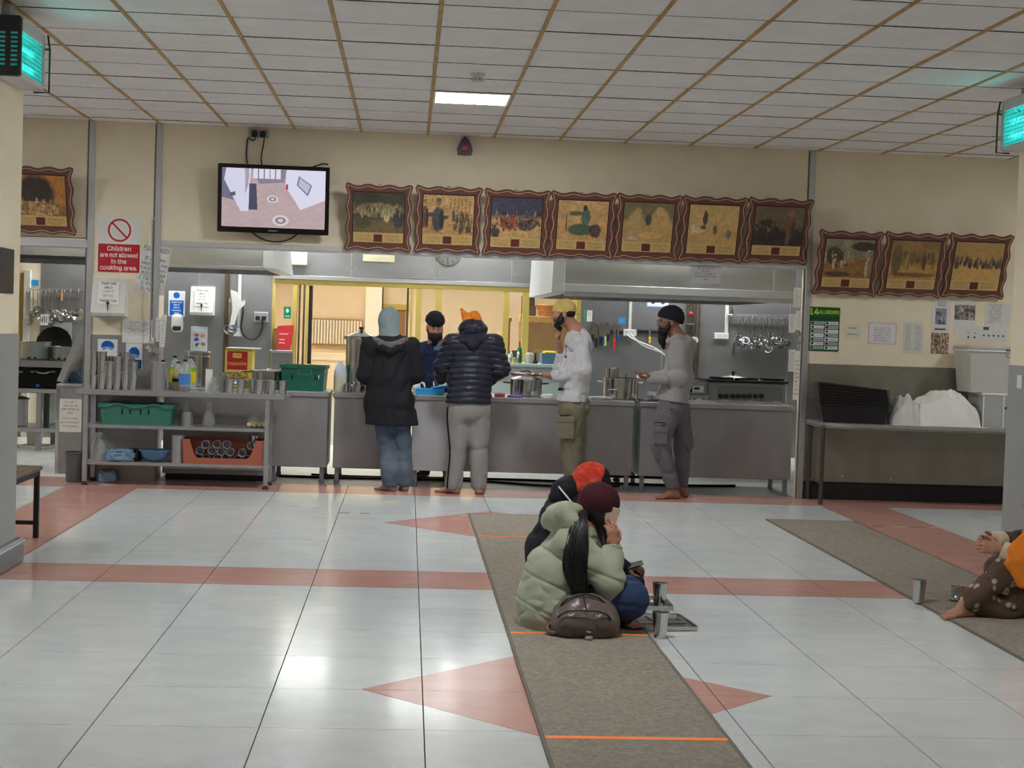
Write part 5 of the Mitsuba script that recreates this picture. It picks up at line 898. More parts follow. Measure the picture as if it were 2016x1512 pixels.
part(t, 'body', stand(extr(Polygon([(-.06, .17), (.0, .15), (.06, .02), (.1, .05), (.1, .01), (.03, -.06), (-.02, -.24), (-.06, -.24), (-.03, -.05)]).buffer(.008), .04), p), 'white_plastic', 30)
t = thing('conduit', 'white upright conduit running down to the spray handle', 'conduit'); p = at(472, 560, BY - .03); part(t, 'pipe', cyl((p[0], p[1], 1.35), (p[0], p[1], KC), .02, 10), 'white_plastic'); part(t, 'fused_switch', bx(p[0] - .06, p[0] + .04, BY - .06, BY - .012, 1.30, 1.40, .006), 'white_plastic')
for x in (446, 451): p = at(x, 560, BY - .04); one('wall_pipe', {446: 'brown pipe running up the wall left of the oil box', 451: 'thin brown pipe beside the larger one left of the oil box'}[x], 'pipe', cyl((p[0], p[1], .6), (p[0], p[1], KC), .018 if x == 446 else .01, 10), 'bronze')
t, a, b = socket('grey socket with a plug on the steel wall left of the hatch', 501, 614, 528, 635, BY - .012, 'grey_paint', d=.05)
part(t, 'cable', tube(spline([at(516, 630, BY - .1), at(515, 650, BY - .08), at(500, 668, BY - .07), at(480, 660, BY - .06), at(476, 630, BY - .06), at(477, 600, BY - .05)]), .012, 6), 'black')
# ---- knives
t = thing('knife_rack', 'black magnetic knife strip left of the white sockets', 'knife rack'); a, b = at(1164, 652, BY - .02), at(1228, 657, BY - .02); part(t, 'strip', bx(a[0], b[0], BY - .03, BY - .012, a[2] - .025, a[2] + .02, .004), 'black')
t = thing('knife_rack', 'black magnetic strip with one yellow knife right of the sockets', 'knife rack'); a2, b2 = at(1256, 652, BY - .02), at(1300, 656, BY - .02); part(t, 'strip', bx(a2[0], b2[0], BY - .03, BY - .012, a2[2] - .025, a2[2] + .02, .004), 'black')
for k, c in dict(grip_black=(24, 24, 30), grip_lime=(206, 222, 60), grip_red=(220, 60, 48), grip_blue=(40, 80, 180), grip_yellow=(240, 190, 40)).items(): mat(k, c, .4)
for x, yt, yb, m_, lb in ((1168, 630, 676, 'grip_black', 'black handled cleaver, leftmost on the knife strip'), (1175, 634, 684, 'grip_black', 'broad black handled knife, second on the strip'), (1184, 634, 680, 'grip_black', 'black handled knife, third on the strip'), (1190, 636, 678, 'grip_blue', 'narrow dark knife left of the lime handled one'), (1193, 632, 681, 'grip_lime', 'knife with a lime handle'), (1198, 634, 672, 'grip_black', 'black handled knife right of the lime one'), (1211, 632, 687, 'grip_red', 'knife with a red handle'), (1218, 640, 672, 'grip_blue', 'knife with a blue handle at the right end'), (1280, 642, 676, 'grip_yellow', 'yellow handled knife alone on the right strip')):
    p, q = at(x, yt, BY - .04), at(x, yb, BY - .04); t = thing('kitchen_knife', lb, 'knife'); zm = q[2] + (p[2] - q[2]) * .38; w = .024 if m_ == 'grip_black' else .015
    part(t, 'blade', stand(extr(Polygon([(-w, zm - q[2]), (w, zm - q[2]), (w * .9, (p[2] - q[2]) * .8), (-w * .3, p[2] - q[2]), (-w, (p[2] - q[2]) * .85)]), .003), (p[0], BY - .03, q[2])), 'steel_bright'); part(t, 'handle', bx(p[0] - .014, p[0] + .014, BY - .045, BY - .028, q[2], zm, .005), m_)
t, a, b = socket('white double socket with trailing white cables beside the knives', 1227, 648, 1252, 662, BY - .012, d=.04, rest='white_plastic', plugs=False)
for k in range(2): part(t, 'cable', tube(spline([at(1234 + 8 * k, 658, BY - .07), at(1248 + 3 * k, 668, BY - .1), at(1272, 678 + 5 * k, BY - .12), at(1300, 692 + k, BY - .12), at(1312, 702, BY - .12)]), .011, 6), 'white_plastic')
part(t, 'trunking', bx(at(1241, 600, BY)[0] - .017, at(1241, 600, BY)[0] + .017, BY - .035, BY - .012, b[2] + .08, KC), 'white_plastic')
t, a, b = socket('white double socket on the panel left of the ladle rail', 1406, 655, 1434, 668, BY - .012, d=.03, plugs=False); part(t, 'trunking', bx(at(1431, 600, BY)[0] - .02, at(1431, 600, BY)[0] + .02, BY - .04, BY - .012, a[2], KC), 'white_plastic')
for i, (x, r, lb) in enumerate(((1352, .009, 'thin brown gas pipe, leftmost behind the grey hoodie man'), (1358, .010, 'brown gas pipe with a red tap'), (1364, .011, 'third brown pipe of the bundle'), (1370, .009, 'fourth brown pipe of the bundle'), (1376, .012, 'thick brown pipe by the steel panel edge'))):
    p = at(x, 640, BY - .05); t = thing('wall_pipe', lb, 'pipe'); part(t, 'pipe', cyl((p[0], p[1], .7), (p[0], p[1], KC), r, 10), 'bronze', 30)
    if i == 1: part(t, 'red_tap', xf(trimesh.creation.icosphere(2, .03), (p[0], p[1] - .04, at(1360, 618, BY)[2])), 'red', True); part(t, 'clamp', bx(p[0] - .05, p[0] + .05, p[1] - .04, p[1], at(1360, 638, BY)[2] - .01, at(1360, 638, BY)[2] + .01), 'chrome')
    if i == 3: part(t, 'round_valve', cyl((p[0] - .02, p[1] - .08, at(1372, 670, BY)[2]), (p[0] - .02, p[1] - .02, at(1372, 670, BY)[2]), .045, 16), 'white_plastic')
# ---- extractor hoods
mat('hood_steel', (190, 194, 198), .28, .85); mat('hood_white', (206, 210, 214), .4, .2)
t = thing('extractor_hood', 'stainless extractor hood at the upper left of the opening', 'extractor hood'); Y0, Y1 = 15.2, 17.6
hl0, hl1 = -3.0, at(518, 500, Y0)[0]; zb, z2 = at(420, 524, Y0)[2], 2.70
part(t, 'canopy', bx(hl0, hl1, Y0, Y1, zb, KC, .004), 'hood_steel'); part(t, 'lip', bx(hl0, hl1 + .02, Y0 - .02, Y0 + .02, zb - .025, zb + .01, .004), 'alu_trim'); part(t, 'side_flare', trimesh.convex.convex_hull([(hl1, Y0, z2), (hl1, Y1, z2), (hl1 + .03, Y0, z2), (hl1 + .03, Y1, z2), (hl1, Y0, zb), (hl1, Y1, zb), (hl1 + .12, Y0, zb), (hl1 + .12, Y1, zb)]), 'hood_white'); part(t, 'underside', bx(hl0 + .03, hl1 - .03, Y0 + .05, Y1 - .05, zb - .004, zb), 'black')
t = thing('extractor_hood', 'long stainless extractor hood over the right of the counter', 'extractor hood'); Y0, Y1 = 15.0, 17.8
a = at(1112, 560, Y0); x0, x1 = a[0], 3.84; zb = at(1300, 572, Y0)[2]; zl = zb - .055
part(t, 'canopy', bx(x0, x1, Y0, Y1, zb, KC, .004), 'hood_steel'); part(t, 'front_lip', bx(x0 - .01, x1, Y0 - .035, Y0 + .01, zb - .045, zb + .035, .006), 'hood_white'); part(t, 'lower_band', bx(x0, x1, Y0 - .005, Y0 + .03, zl - .03, zb - .04), 'steel_light')
for x in (1112, 1524): xx = at(x, 540, Y0)[0]; part(t, 'seam', bx(xx - .004, xx + .004, Y0 - .004, Y0, zb + .03, 2.72), 'white_plastic')
part(t, 'underside', bx(x0 + .02, x1 - .02, Y0 + .03, Y1 - .02, zl - .01, zl), 'black'); part(t, 'side_flare', trimesh.convex.convex_hull([(x0, Y0, 2.72), (x0, Y1, 2.72), (x0 - .10, Y0, 2.72), (x0 - .10, Y1, 2.72), (x0, Y0, zl - .01), (x0, Y1, zl - .01), (x0 - .13, Y0, zl + .0), (x0 - .13, Y1, zl)]), 'hood_white')
t = thing('extractor_hood', 'stainless hood seen through the left kitchen doorway', 'extractor hood'); Y0 = 15.6; a, b = at(38, 480, Y0), at(171, 507, Y0)
part(t, 'canopy', bx(a[0] - .6, -3.02, Y0, 17.9, b[2], KC, .004), 'hood_steel'); part(t, 'lip', bx(a[0] - .6, -3.02, Y0 - .02, Y0 + .02, b[2] - .03, b[2] + .006, .004), 'black'); part(t, 'underside', bx(a[0] - .55, -3.05, Y0 + .05, 17.85, b[2] - .005, b[2]), 'black')
# ---- worktop under the hatch with bottles
t = thing('hatch_worktop', 'pale worktop with drawers standing below the right of the hatch', 'worktop'); zw = at(1050, 716, 18.1)[2]; wx0, wx1 = at(955, 716, 18.1)[0], at(1160, 716, 18.1)[0]
mat('pale_green', (186, 204, 202), .4); part(t, 'top', bx(wx0, wx1, 18.0, BY - .03, zw - .035, zw, .006), 'pale_green'); part(t, 'body', bx(wx0 + .02, wx1 - .02, 18.05, BY - .03, .02, zw - .035), 'pale_green')
for i in range(3): q0 = wx0 + .04 + (wx1 - wx0 - .08) * i / 3; k = part(t, 'drawer', bx(q0 + .01, q0 + (wx1 - wx0 - .08) / 3 - .01, 18.03, 18.05, zw - .2, zw - .06, .004), 'steel_light'); part(k, 'handle', bx(q0 + .1, q0 + .24, 18.0, 18.03, zw - .14, zw - .12, .004), 'chrome')
def small(name, label, cat_, x, prof, m, Y=18.2, extra=()):
    t = thing(name, label, cat_); p = np.array([at(x, 710, Y)[0], Y, zw]); part(t, 'body', lathe(prof, 18, p), m, 35)
    for nm, pr, mm in extra: part(t, nm, lathe(pr, 16, p), mm, 35)
mat('green_soap', (30, 110, 60), .2); mat('sauce_yellow', (236, 206, 60), .4)
small('soap_bottle', 'green washing up bottle with red tip below the hatch', 'bottle', 1022, [(0, 0), (.032, 0), (.034, .02), (.034, .12), (.026, .17), (.012, .2), (0, .2)], 'green_soap', extra=[('cap', [(0, .2), (.012, .2), (.008, .26), (0, .26)], 'red')])
small('white_carton', 'white carton standing left of the green soap bottle', 'carton', 1005, [(0, 0), (.03, 0), (.03, .1), (.028, .11), (0, .11)], 'white_plastic')
small('yellow_lidded_jar', 'jar with a yellow lid, leftmost on the worktop below the hatch', 'jar', 995, [(0, 0), (.026, 0), (.026, .035), (0, .035)], 'sauce_yellow', extra=[('glass', [(0, .036), (.024, .036), (.02, .08), (0, .08)], 'white_plastic')])
small('yellow_lidded_jar', 'jar with a yellow lid just left of the green soap bottle', 'jar', 1012, [(0, 0), (.024, 0), (.024, .032), (0, .032)], 'sauce_yellow', 18.12, extra=[('glass', [(0, .033), (.022, .033), (.018, .07), (0, .07)], 'white_plastic')])
small('plastic_jug', 'translucent plastic jug right of the green soap bottle', 'jug', 1042, [(0, 0), (.05, 0), (.055, .02), (.055, .1), (.035, .13), (0, .13)], 'tub_plastic')
small('dark_whisk', 'dark handled brush in a pot right of the plastic jug', 'brush', 1054, [(0, 0), (.028, 0), (.034, .02), (.012, .04), (.008, .13), (0, .13)], 'black')
t = thing('blue_grey_bin', 'blue grey plastic bin with yellow contents on the worktop', 'bin'); p = np.array([at(1082, 710, 18.25)[0], 18.25, zw]); part(t, 'bin', xf(crate_mesh(.22, .3, .13, .95), p), 'tray_blue'); part(t, 'yellow_cloth', xf(lump((0, 0, 0), np.array([.09, .11, .03]), .5, 3), p + [0, 0, .1]), 'sauce_yellow', True)
for i, x in enumerate((1004, 1018)): one('tap', ('steel tap behind the broad pot, left one', 'steel tap behind the broad pot, right one')[i], 'tap', tube(spline([(at(x, 740, 18.08)[0], 18.08, zw), (at(x, 740, 18.08)[0], 18.08, zw + .1), (at(x, 740, 18.08)[0], 18.02, zw + .13), (at(x, 740, 18.08)[0], 17.94, zw + .10)]), .014, 8), 'chrome', True)
# ---- cooker, microwave
t = thing('gas_range', 'dark grey gas range with a row of black knobs at the right', 'cooker'); mat('range_grey', (148, 150, 152), .4, .2); a, b = at(1393, 752, 16.6), at(1545, 790, 16.6)
rx0, rx1, rz = a[0], b[0], at(1470, 753, 16.6)[2]
part(t, 'body', bx(rx0, rx1, 16.6, 17.3, .02, rz, .01), 'range_grey'); part(t, 'hob', bx(rx0 - .02, rx1 + .02, 16.55, 17.3, rz, rz + .022, .004), 'black'); part(t, 'control_panel', bx(rx0 + .12, rx1 - .04, 16.585, 16.6, rz - .2, rz - .05, .004), 'range_dark'); mat('range_dark', (128, 130, 132), .45, .2)
for x in (1419, 1430, 1442, 1453, 1464, 1475, 1487, 1499): p = at(x, 780, 16.57); part(t, 'knob', cyl((p[0], 16.55, p[2] + .0), (p[0], 16.585, p[2]), .026, 14), 'black', 30)
for x in (1420, 1470, 1520): p = at(x, 750, 16.8); part(t, 'pan_support', cat(*[bx(p[0] - .11, p[0] + .11, 16.8 + d, 16.812 + d, rz + .022, rz + .045) for d in (-.1, 0, .1)], bx(p[0] - .006, p[0] + .006, 16.68, 16.92, rz + .022, rz + .045)), 'black')
t = vessel('pot_lid', 'round steel lid lying on the gas range', 'lid', (at(1443, 745, 16.8)[0], 16.8, rz + .046), lathe([(0, .035), (.02, .03), (.12, .012), (.15, 0), (.15, -.003), (0, .02)][::-1], 30), 'steel_bright', extra=[('knob', lathe([(0, .07), (.018, .066), (.02, .05), (.008, .03), (0, .03)][::-1], 14), 'black')])
t = thing('microwave', 'white fronted microwave oven beside the gas range', 'microwave'); a, b = at(1352, 750, 16.4), at(1388, 790, 16.4); part(t, 'case', bx(a[0] - .25, b[0], 16.4, 16.75, .86, a[2], .01), 'grey_paint'); part(t, 'control_panel', bx(b[0] - .14, b[0] - .02, 16.39, 16.4, .88, a[2] - .05, .004), 'white_plastic'); part(t, 'display', bx(b[0] - .13, b[0] - .07, 16.386, 16.39, a[2] - .09, a[2] - .065), 'black'); part(t, 'door', bx(a[0] - .24, b[0] - .15, 16.39, 16.4, .88, a[2] - .02, .004), 'black_gloss')
t = thing('prep_table', 'steel kitchen table that carries the microwave', 'table'); part(t, 'top', bx(a[0] - .35, b[0] + .02, 16.3, 16.9, .82, .858, .005), 'steel')
for x in (a[0] - .3, b[0] - .03):
    for y in (16.34, 16.86): part(t, 'leg', bx(x - .02, x + .02, y - .02, y + .02, 0, .82), 'steel')
# ---- what the left doorway shows
t = setting('door_1', 'white framed brown door at the far left of the kitchen'); a, b = at(36, 600, BY), at(61, 600, BY)
part(t, 'frame', bx(at(48, 600, BY)[0], b[0], BY - .06, BY - .0, 0, 2.02, .005), 'white_plastic'); part(t, 'leaf', bx(at(-40, 600, BY)[0], at(48, 600, BY)[0], BY - .03, BY, 0, 1.98), 'door_wood'); noisy((176, 140, 84), (156, 120, 66), 6, .4, 'door_wood', stretch=(8, 1, .6)); part(t, 'handle', cyl((at(42, 690, BY)[0], BY - .09, 1.05), (at(47, 690, BY)[0], BY - .09, 1.05), .014, 8), 'brass')
t = thing('stove_table', 'steel work table with an undershelf seen through the left doorway', 'table'); Y0, Y1 = 16.9, 17.7; a = at(35, 764, Y0); b = at(150, 764, Y0); z1 = a[2]; z2 = at(60, 842, Y0)[2]
for z, nm in ((z1, 'top'), (z2, 'undershelf')): part(t, nm, bx(a[0] - .5, b[0], Y0, Y1, z - .05, z, .006), 'steel')
for x in (a[0] - .4, a[0] + .22, b[0] - .05):
    for y in (Y0 + .05, Y1 - .05): part(t, 'leg', bx(x - .025, x + .025, y - .025, y + .025, 0, z1 - .05), 'steel_panel')
part(t, 'gas_pipe', cyl((a[0] + .3, Y0 + .06, z2), (a[0] + .3, Y0 + .06, z1 - .05), .03, 10), 'black')
t = thing('baking_oven', 'black oven box with a steel handle on the table in the left doorway', 'oven'); zo = at(60, 724, Y0 + .1)[2]; x0, x1 = a[0] - .3, at(122, 740, Y0 + .1)[0]
part(t, 'case', bx(x0, x1, Y0 + .06, Y1 - .1, z1 + .0, zo, .012), 'black_gloss'); part(t, 'handle', tube(spline([at(72, 729, Y0 + .06), at(78, 734, Y0 + .0), at(92, 734, Y0 + .0), at(98, 730, Y0 + .06)]), .009, 6), 'chrome', True)
for x in (40, 64, 104): p = at(x, 732, Y0 + .05); part(t, 'catch', bx(p[0] - .025, p[0] + .025, Y0 + .045, Y0 + .06, p[2] - .01, p[2] + .01, .003), 'chrome')
part(t, 'knob', cyl((at(72, 757, Y0)[0], Y0 + .04, z1 + .03), (at(72, 757, Y0)[0], Y0 + .06, z1 + .03), .02, 10), 'grip_blue')
t = thing('upper_shelf', 'steel shelf over the black oven in the left doorway', 'shelf'); zs = at(60, 708, Y0 + .1)[2]; part(t, 'board', bx(x0, x1 + .3, Y0 + .0, Y1, zo + .012, zs, .006), 'steel')
for lb, x, r, h, m_ in (('large aluminium pot on the shelf in the left doorway', 70, .165, .185, 'pot_alu'), ('smaller aluminium pot right of the large one in the left doorway', 128, .145, .14, 'pot_alu')):
    p = np.array([at(x, 700, 17.2)[0], 17.2, zs]); t = thing('cooking_pot', lb, 'pot'); part(t, 'body', xf(big_pot(r, h), p), m_, 35); part(t, 'rim', xf(ring(r + .006, h + .005, .005), p), 'chrome', True)
    for s in (-.035, .035): part(t, 'rivet', xf(trimesh.creation.icosphere(1, .012), p + [s, -r - .002, .02]), 'black')
mat('pot_alu', (176, 186, 192), .32, .85)
p = np.array([at(100, 700, 17.5)[0], 17.55, zs]); one('pan_lid', 'large dark pan lid leaning behind the two aluminium pots', 'lid', xf(lathe([(0, .04), (.12, .03), (.2, .0), (.2, -.006), (0, .02)][::-1], 32), p + [.02, 0, .17], PI / 2 - .2), 'black', 35)
t = thing('dark_stockpot', 'dark pot standing on the undershelf at the far left', 'pot'); p = np.array([at(42, 830, 17.1)[0], 17.1, z2]); part(t, 'body', xf(big_pot(.07, .3), p), 'steel_panel', 35); part(t, 'lid', xf(lathe([(0, .33), (.02, .33), (.085, .31), (.085, .3), (0, .3)][::-1], 24), p), 'black', 30)
t = thing('white_block', 'small off white plastic tub on the floor under the far left table', 'tub'); p = np.array([at(70, 880, 17.4)[0], 17.35, 0]); part(t, 'tub', xf(frustum(.13, .13, .15, .14, .17), p + [0, 0, .03]), 'milk'); part(t, 'board', bx(p[0] - .13, p[0] + .2, 17.2, 17.5, .0, .03, .006), 'milk')
t = thing('cloth_bundle', 'pale green cloth hanging under the far left table', 'cloth'); p = at(98, 800, 17.4); part(t, 'cloth', xf(lump((0, 0, 0), np.array([.1, .05, .2]), .3, 4, 3, flat=False), (p[0], 17.4, p[2] - .2)), 'cloth_pale', True); mat('cloth_pale', (196, 210, 200), .8)
# tray return in the doorway: slanted steel side, blue gloves, panel with a notice
t = thing('steel_sink_unit', 'steel cabinet with slanted splash side in the left doorway', 'cabinet'); Y0 = 14.6; a, b = at(114, 755, Y0), at(166, 755, Y0); xr = -2.945
part(t, 'front_panel', bx(a[0], xr, Y0, Y0 + .02, 0.0, a[2], .004), 'steel_panel'); part(t, 'side_panel', bx(a[0], a[0] + .02, Y0 + .02, 15.3, .0, a[2]), 'steel_panel'); part(t, 'edge', bx(a[0] - .012, a[0] + .02, Y0 - .01, Y0 + .02, 0, a[2], .003), 'steel_bright')
q0, q1, q2 = at(113, 749, Y0), at(163, 640, Y0), at(165, 749, Y0)
P = Polygon([(q0[0], q0[2]), (q1[0] - .0, q1[2]), (q1[0] + .02, q1[2] - .02), (q0[0] + .05, q0[2] - .015)])
part(t, 'slanted_edge', stand(extr(P.buffer(.006), .5), (0, Y0 + .5, 0)), 'steel'); part(t, 'splash_side', bx(q0[0] + .03, xr, Y0 + .5, Y0 + .52, a[2], q1[2]), 'steel_wall'); part(t, 'worktop', bx(q0[0], xr, Y0 - .02, Y0 + .5, a[2] - .03, a[2], .005), 'steel')
one('blue_gloves', 'dark blue rubber gloves lying on the steel cabinet in the left doorway', 'gloves', lump((at(151, 740, 14.85)[0], 14.85, a[2]), np.array([.06, .07, .06]), .6, 5, 3, 4), 'glove_blue', True); mat('glove_blue', (44, 84, 110), .5)
k, cx, cz, w, h, y = sheet('cabinet_notice', 'white notice with script and lettering taped to the steel cabinet front', 'notice', 117, 786, 160, 850, Y0, (226, 226, 224), 3, 3)
for i in range(4): part(k, 'script_marks', stand(xf(script_marks((.12, .14, .17, .06)[i], .020, 8, 70 + i), (0, .115 - .034 * i, 0)), (cx, y, cz)), 'ink')
for i, s_ in enumerate(('Please do not', 'put tissue paper', 'in this basket.')): part(k, 'lettering', stand(xf(words(s_, .017, False, True, .0008, .19), (0, -.035 - .036 * i, 0)), (cx, y, cz)), 'ink')
# ================================================================ people: signed distance bodies turned into meshes
def surface_net(D, o, h):
    S = D < 0; n = np.array(D.shape); c = np.zeros(n - 1, np.int8)
    sl = lambda dx, dy, dz: (slice(dx, n[0] - 1 + dx), slice(dy, n[1] - 1 + dy), slice(dz, n[2] - 1 + dz))
    for a in np.ndindex(2, 2, 2): c += S[sl(*a)]
    I = np.argwhere((c > 0) & (c < 8)); idx = np.full(n - 1, -1, np.int64); idx[tuple(I.T)] = np.arange(len(I))
    P, W = np.zeros((len(I), 3)), np.zeros(len(I)); g = lambda a: D[I[:, 0] + a[0], I[:, 1] + a[1], I[:, 2] + a[2]]
    for ax in range(3):
        for b in np.ndindex(2, 2):
            a = list(b); a.insert(ax, 0); e = a.copy(); e[ax] = 1; d0, d1 = g(a), g(e); m = (d0 < 0) != (d1 < 0); t = d0[m] / (d0[m] - d1[m])
            q = np.tile(np.array(a, float), (m.sum(), 1)); q[:, ax] = t; P[m] += q; W[m] += 1
    V = (I + P / W[:, None]) * h + o; f = []
    for ax in range(3):
        u, v = (ax + 1) % 3, (ax + 2) % 3; A = [slice(1, -1)] * 3; A[ax] = slice(0, -1); B = list(A); B[ax] = slice(1, None)
        s0, s1 = S[tuple(A)], S[tuple(B)]; E = np.argwhere(s0 != s1); 
        if not len(E): continue
        up = s0[tuple(E.T)]; E = E + [1 if k != ax else 0 for k in range(3)]
        def at_(du, dv): q = E.copy(); q[:, u] -= du; q[:, v] -= dv; return idx[tuple(q.T)]
        q = np.stack([at_(1, 1), at_(0, 1), at_(0, 0), at_(1, 0)], 1); q = np.where(up[:, None], q, q[:, ::-1]); f += [q[:, [0, 1, 2]], q[:, [0, 2, 3]]]
    return trimesh.Trimesh(V, np.vstack(f), process=False)
unit = lambda v: np.asarray(v, float) / np.linalg.norm(v)
class Blob:
    def __init__(s): s.p, s.c = [], []
    def add(s, fn, pts, r, k, neg=False): pts = np.atleast_2d(pts); s.p.append((fn, pts.min(0) - r, pts.max(0) + r, k, neg)); return s
    def cap(s, a, b, ra, rb=None, k=.02, neg=False):
        a, b = np.asarray(a, float), np.asarray(b, float); rb = ra if rb is None else rb; d = b - a; L = max(d @ d, 1e-9)
        def fn(p): t = np.clip(((p - a) @ d) / L, 0, 1); return np.linalg.norm(p - a - t[..., None] * d, axis=-1) - (ra + (rb - ra) * t)
        return s.add(fn, [a, b], max(ra, rb), k, neg)
    def chain(s, pts, rs, k=.02):
        for i in range(len(pts) - 1): s.cap(pts[i], pts[i + 1], rs[i], rs[i + 1], k)
        return s
    def ecap(s, a, b, A, B, xd, k=.03, neg=False):
        a, b = np.asarray(a, float), np.asarray(b, float); d = b - a; L = np.linalg.norm(d); w = d / L; x = unit(np.asarray(xd, float) - w * (np.asarray(xd) @ w)); y = np.cross(w, x)
        def fn(p):
            q = p - a; t = np.clip(q @ w / L, 0, 1); rx, ry = A[0] + (B[0] - A[0]) * t, A[1] + (B[1] - A[1]) * t; r = q - (t * L)[..., None] * w; m = np.minimum(rx, ry)
            return (np.sqrt((r @ x / rx) ** 2 + (r @ y / ry) ** 2 + (r @ w / m) ** 2) - 1) * m
        return s.add(fn, [a, b], max(*A, *B), k, neg)
    def ell(s, c, r, R=None, k=.02, neg=False):
        c, r = np.asarray(c, float), np.asarray(r, float); R = np.eye(3) if R is None else R
        def fn(p): q = (p - c) @ R; k0 = np.linalg.norm(q / r, axis=-1); k1 = np.linalg.norm(q / r ** 2, axis=-1); return np.where(k1 > 1e-9, k0 * (k0 - 1) / np.maximum(k1, 1e-9), -r.min())
        return s.add(fn, c, max(r), k, neg)
    def cut(s, n, p, ctr=None, rad=9.): s.c.append((unit(n), np.asarray(p, float), ctr, rad)); return s
    def mesh(s, h, disp=None, keep_floor=True):
        lo = np.min([q[1] for q in s.p if not q[4]], 0) - 4 * h - .02; hi = np.max([q[2] for q in s.p if not q[4]], 0) + 4 * h + .02; n = np.ceil((hi - lo) / h).astype(int) + 1
        D = np.full(n, .5, np.float32)
        ax = [lo[i] + h * np.arange(n[i]) for i in range(3)]
        def grid(i0, i1): return np.stack(np.meshgrid(*[ax[k][i0[k]:i1[k]] for k in range(3)], indexing='ij'), -1)
        for fn, a, b, k, neg in s.p:
            m = k + 4 * h; i0 = np.maximum(((a - m - lo) / h).astype(int), 0); i1 = np.minimum(((b + m - lo) / h).astype(int) + 2, n); sl = tuple(slice(i0[j], i1[j]) for j in range(3))
            d = fn(grid(i0, i1)); e = D[sl]
            if neg: d = -d; q = np.clip(.5 - .5 * (e - d) / k, 0, 1); D[sl] = e + (d - e) * q + k * q * (1 - q)
            else: q = np.clip(.5 + .5 * (e - d) / k, 0, 1); D[sl] = e + (d - e) * q - k * q * (1 - q)
        if disp is not None:
            I = np.abs(D) < .03; P = np.argwhere(I) * h + lo; D[I] += disp(P)
        if keep_floor: s.cut((0, 0, -1), (0, 0, .0015))
        for nn, p, c, r in s.c:
            d = np.broadcast_to((ax[0] - p[0])[:, None, None] * nn[0] + (ax[1] - p[1])[None, :, None] * nn[1] + (ax[2] - p[2])[None, None, :] * nn[2], n)
            if c is None: D = np.maximum(D, d)
            else: G = ((ax[0] - c[0]) ** 2)[:, None, None] + ((ax[1] - c[1]) ** 2)[None, :, None] + ((ax[2] - c[2]) ** 2)[None, None, :] < r * r; D = np.where(G, np.maximum(D, d), D)
        D[0], D[-1], D[:, 0], D[:, -1], D[:, :, 0], D[:, :, -1] = .5, .5, .5, .5, .5, .5
        return surface_net(D, lo, h)
def folds(amp, f, seed, stretch=(1, 1, 1.)):
    st = np.asarray(stretch)
    def fn(P):
        w = P + .05 * np.stack([meshkit.fbm(P * f * .5 + 7 * k, 2, seed + k) - .5 for k in range(3)], -1)
        return amp * (1.5 * np.clip(1 - np.abs(2 * meshkit.fbm(w * f * st, 2, seed) - 1) * 2.2, 0, 1) ** 2 - .5 + .8 * (meshkit.fbm(P * f * 2.3, 2, seed + 9) - .5))
    return fn
def wz(x, z, Y):
    y = 756.
    for _ in range(4): p = at(x, y, Y); y += (p[2] - z) * F / Y
    return at(x, y, Y)
# ---- anatomy
def frame(fw, up=(0, 0, 1)):
    y = unit(fw); x = unit(np.cross(y, up)); return np.stack([x, y, np.cross(x, y)], 1)       # columns: right, forward, up
def head(B, c, fw, up=(0, 0, 1), s=1.):
    R = frame(fw, up); g = lambda x, y, z: c + R @ (np.array([x, y, z]) * s)
    B.ell(g(0, -.012, .03), np.array([.074, .094, .092]) * s, R, .02); B.ell(g(0, .028, -.03), np.array([.060, .062, .082]) * s, R, .03); B.ell(g(0, .052, -.088), np.array([.034, .030, .026]) * s, R, .03)
    B.cap(g(0, .088, .012), g(0, .104, -.026), .009 * s, .013 * s, .010); B.ell(g(.012, .094, -.030), np.array([.009] * 3) * s, R, .006); B.ell(g(-.012, .094, -.030), np.array([.009] * 3) * s, R, .006)
    B.ell(g(0, .086, -.058), np.array([.024, .010, .006]) * s, R, .006); B.ell(g(0, .084, -.067), np.array([.021, .010, .006]) * s, R, .006)
    for e in (-1, 1):
        B.ell(g(.032 * e, .087, .020), np.array([.026, .012, .008]) * s, R, .012); B.ell(g(.043 * e, .068, -.022), np.array([.026, .022, .02]) * s, R, .02)
        B.ell(g(.031 * e, .094, .000), np.array([.016, .012, .008]) * s, R, .008, True); B.ell(g(.031 * e, .086, .0105), np.array([.017, .010, .0065]) * s, R, .004); B.ell(g(.078 * e, -.01, -.01), np.array([.010, .020, .032]) * s, R, .008); B.ell(g(.086 * e, -.004, -.006), np.array([.006, .011, .018]) * s, R, .005, True)
    return R, g
def face_parts(t, R, g, s=1.):
    for e in (-1, 1): ek = part(t, 'eye', xf(trimesh.creation.icosphere(2, .0105 * s), g(.031 * e, .079, .000)), 'eye_white', True); part(ek, 'iris', xf(trimesh.creation.icosphere(2, .0062 * s), g(.031 * e, .0850, -.0005)), 'black_gloss', True)
mat('eye_white', (214, 206, 198), .3)
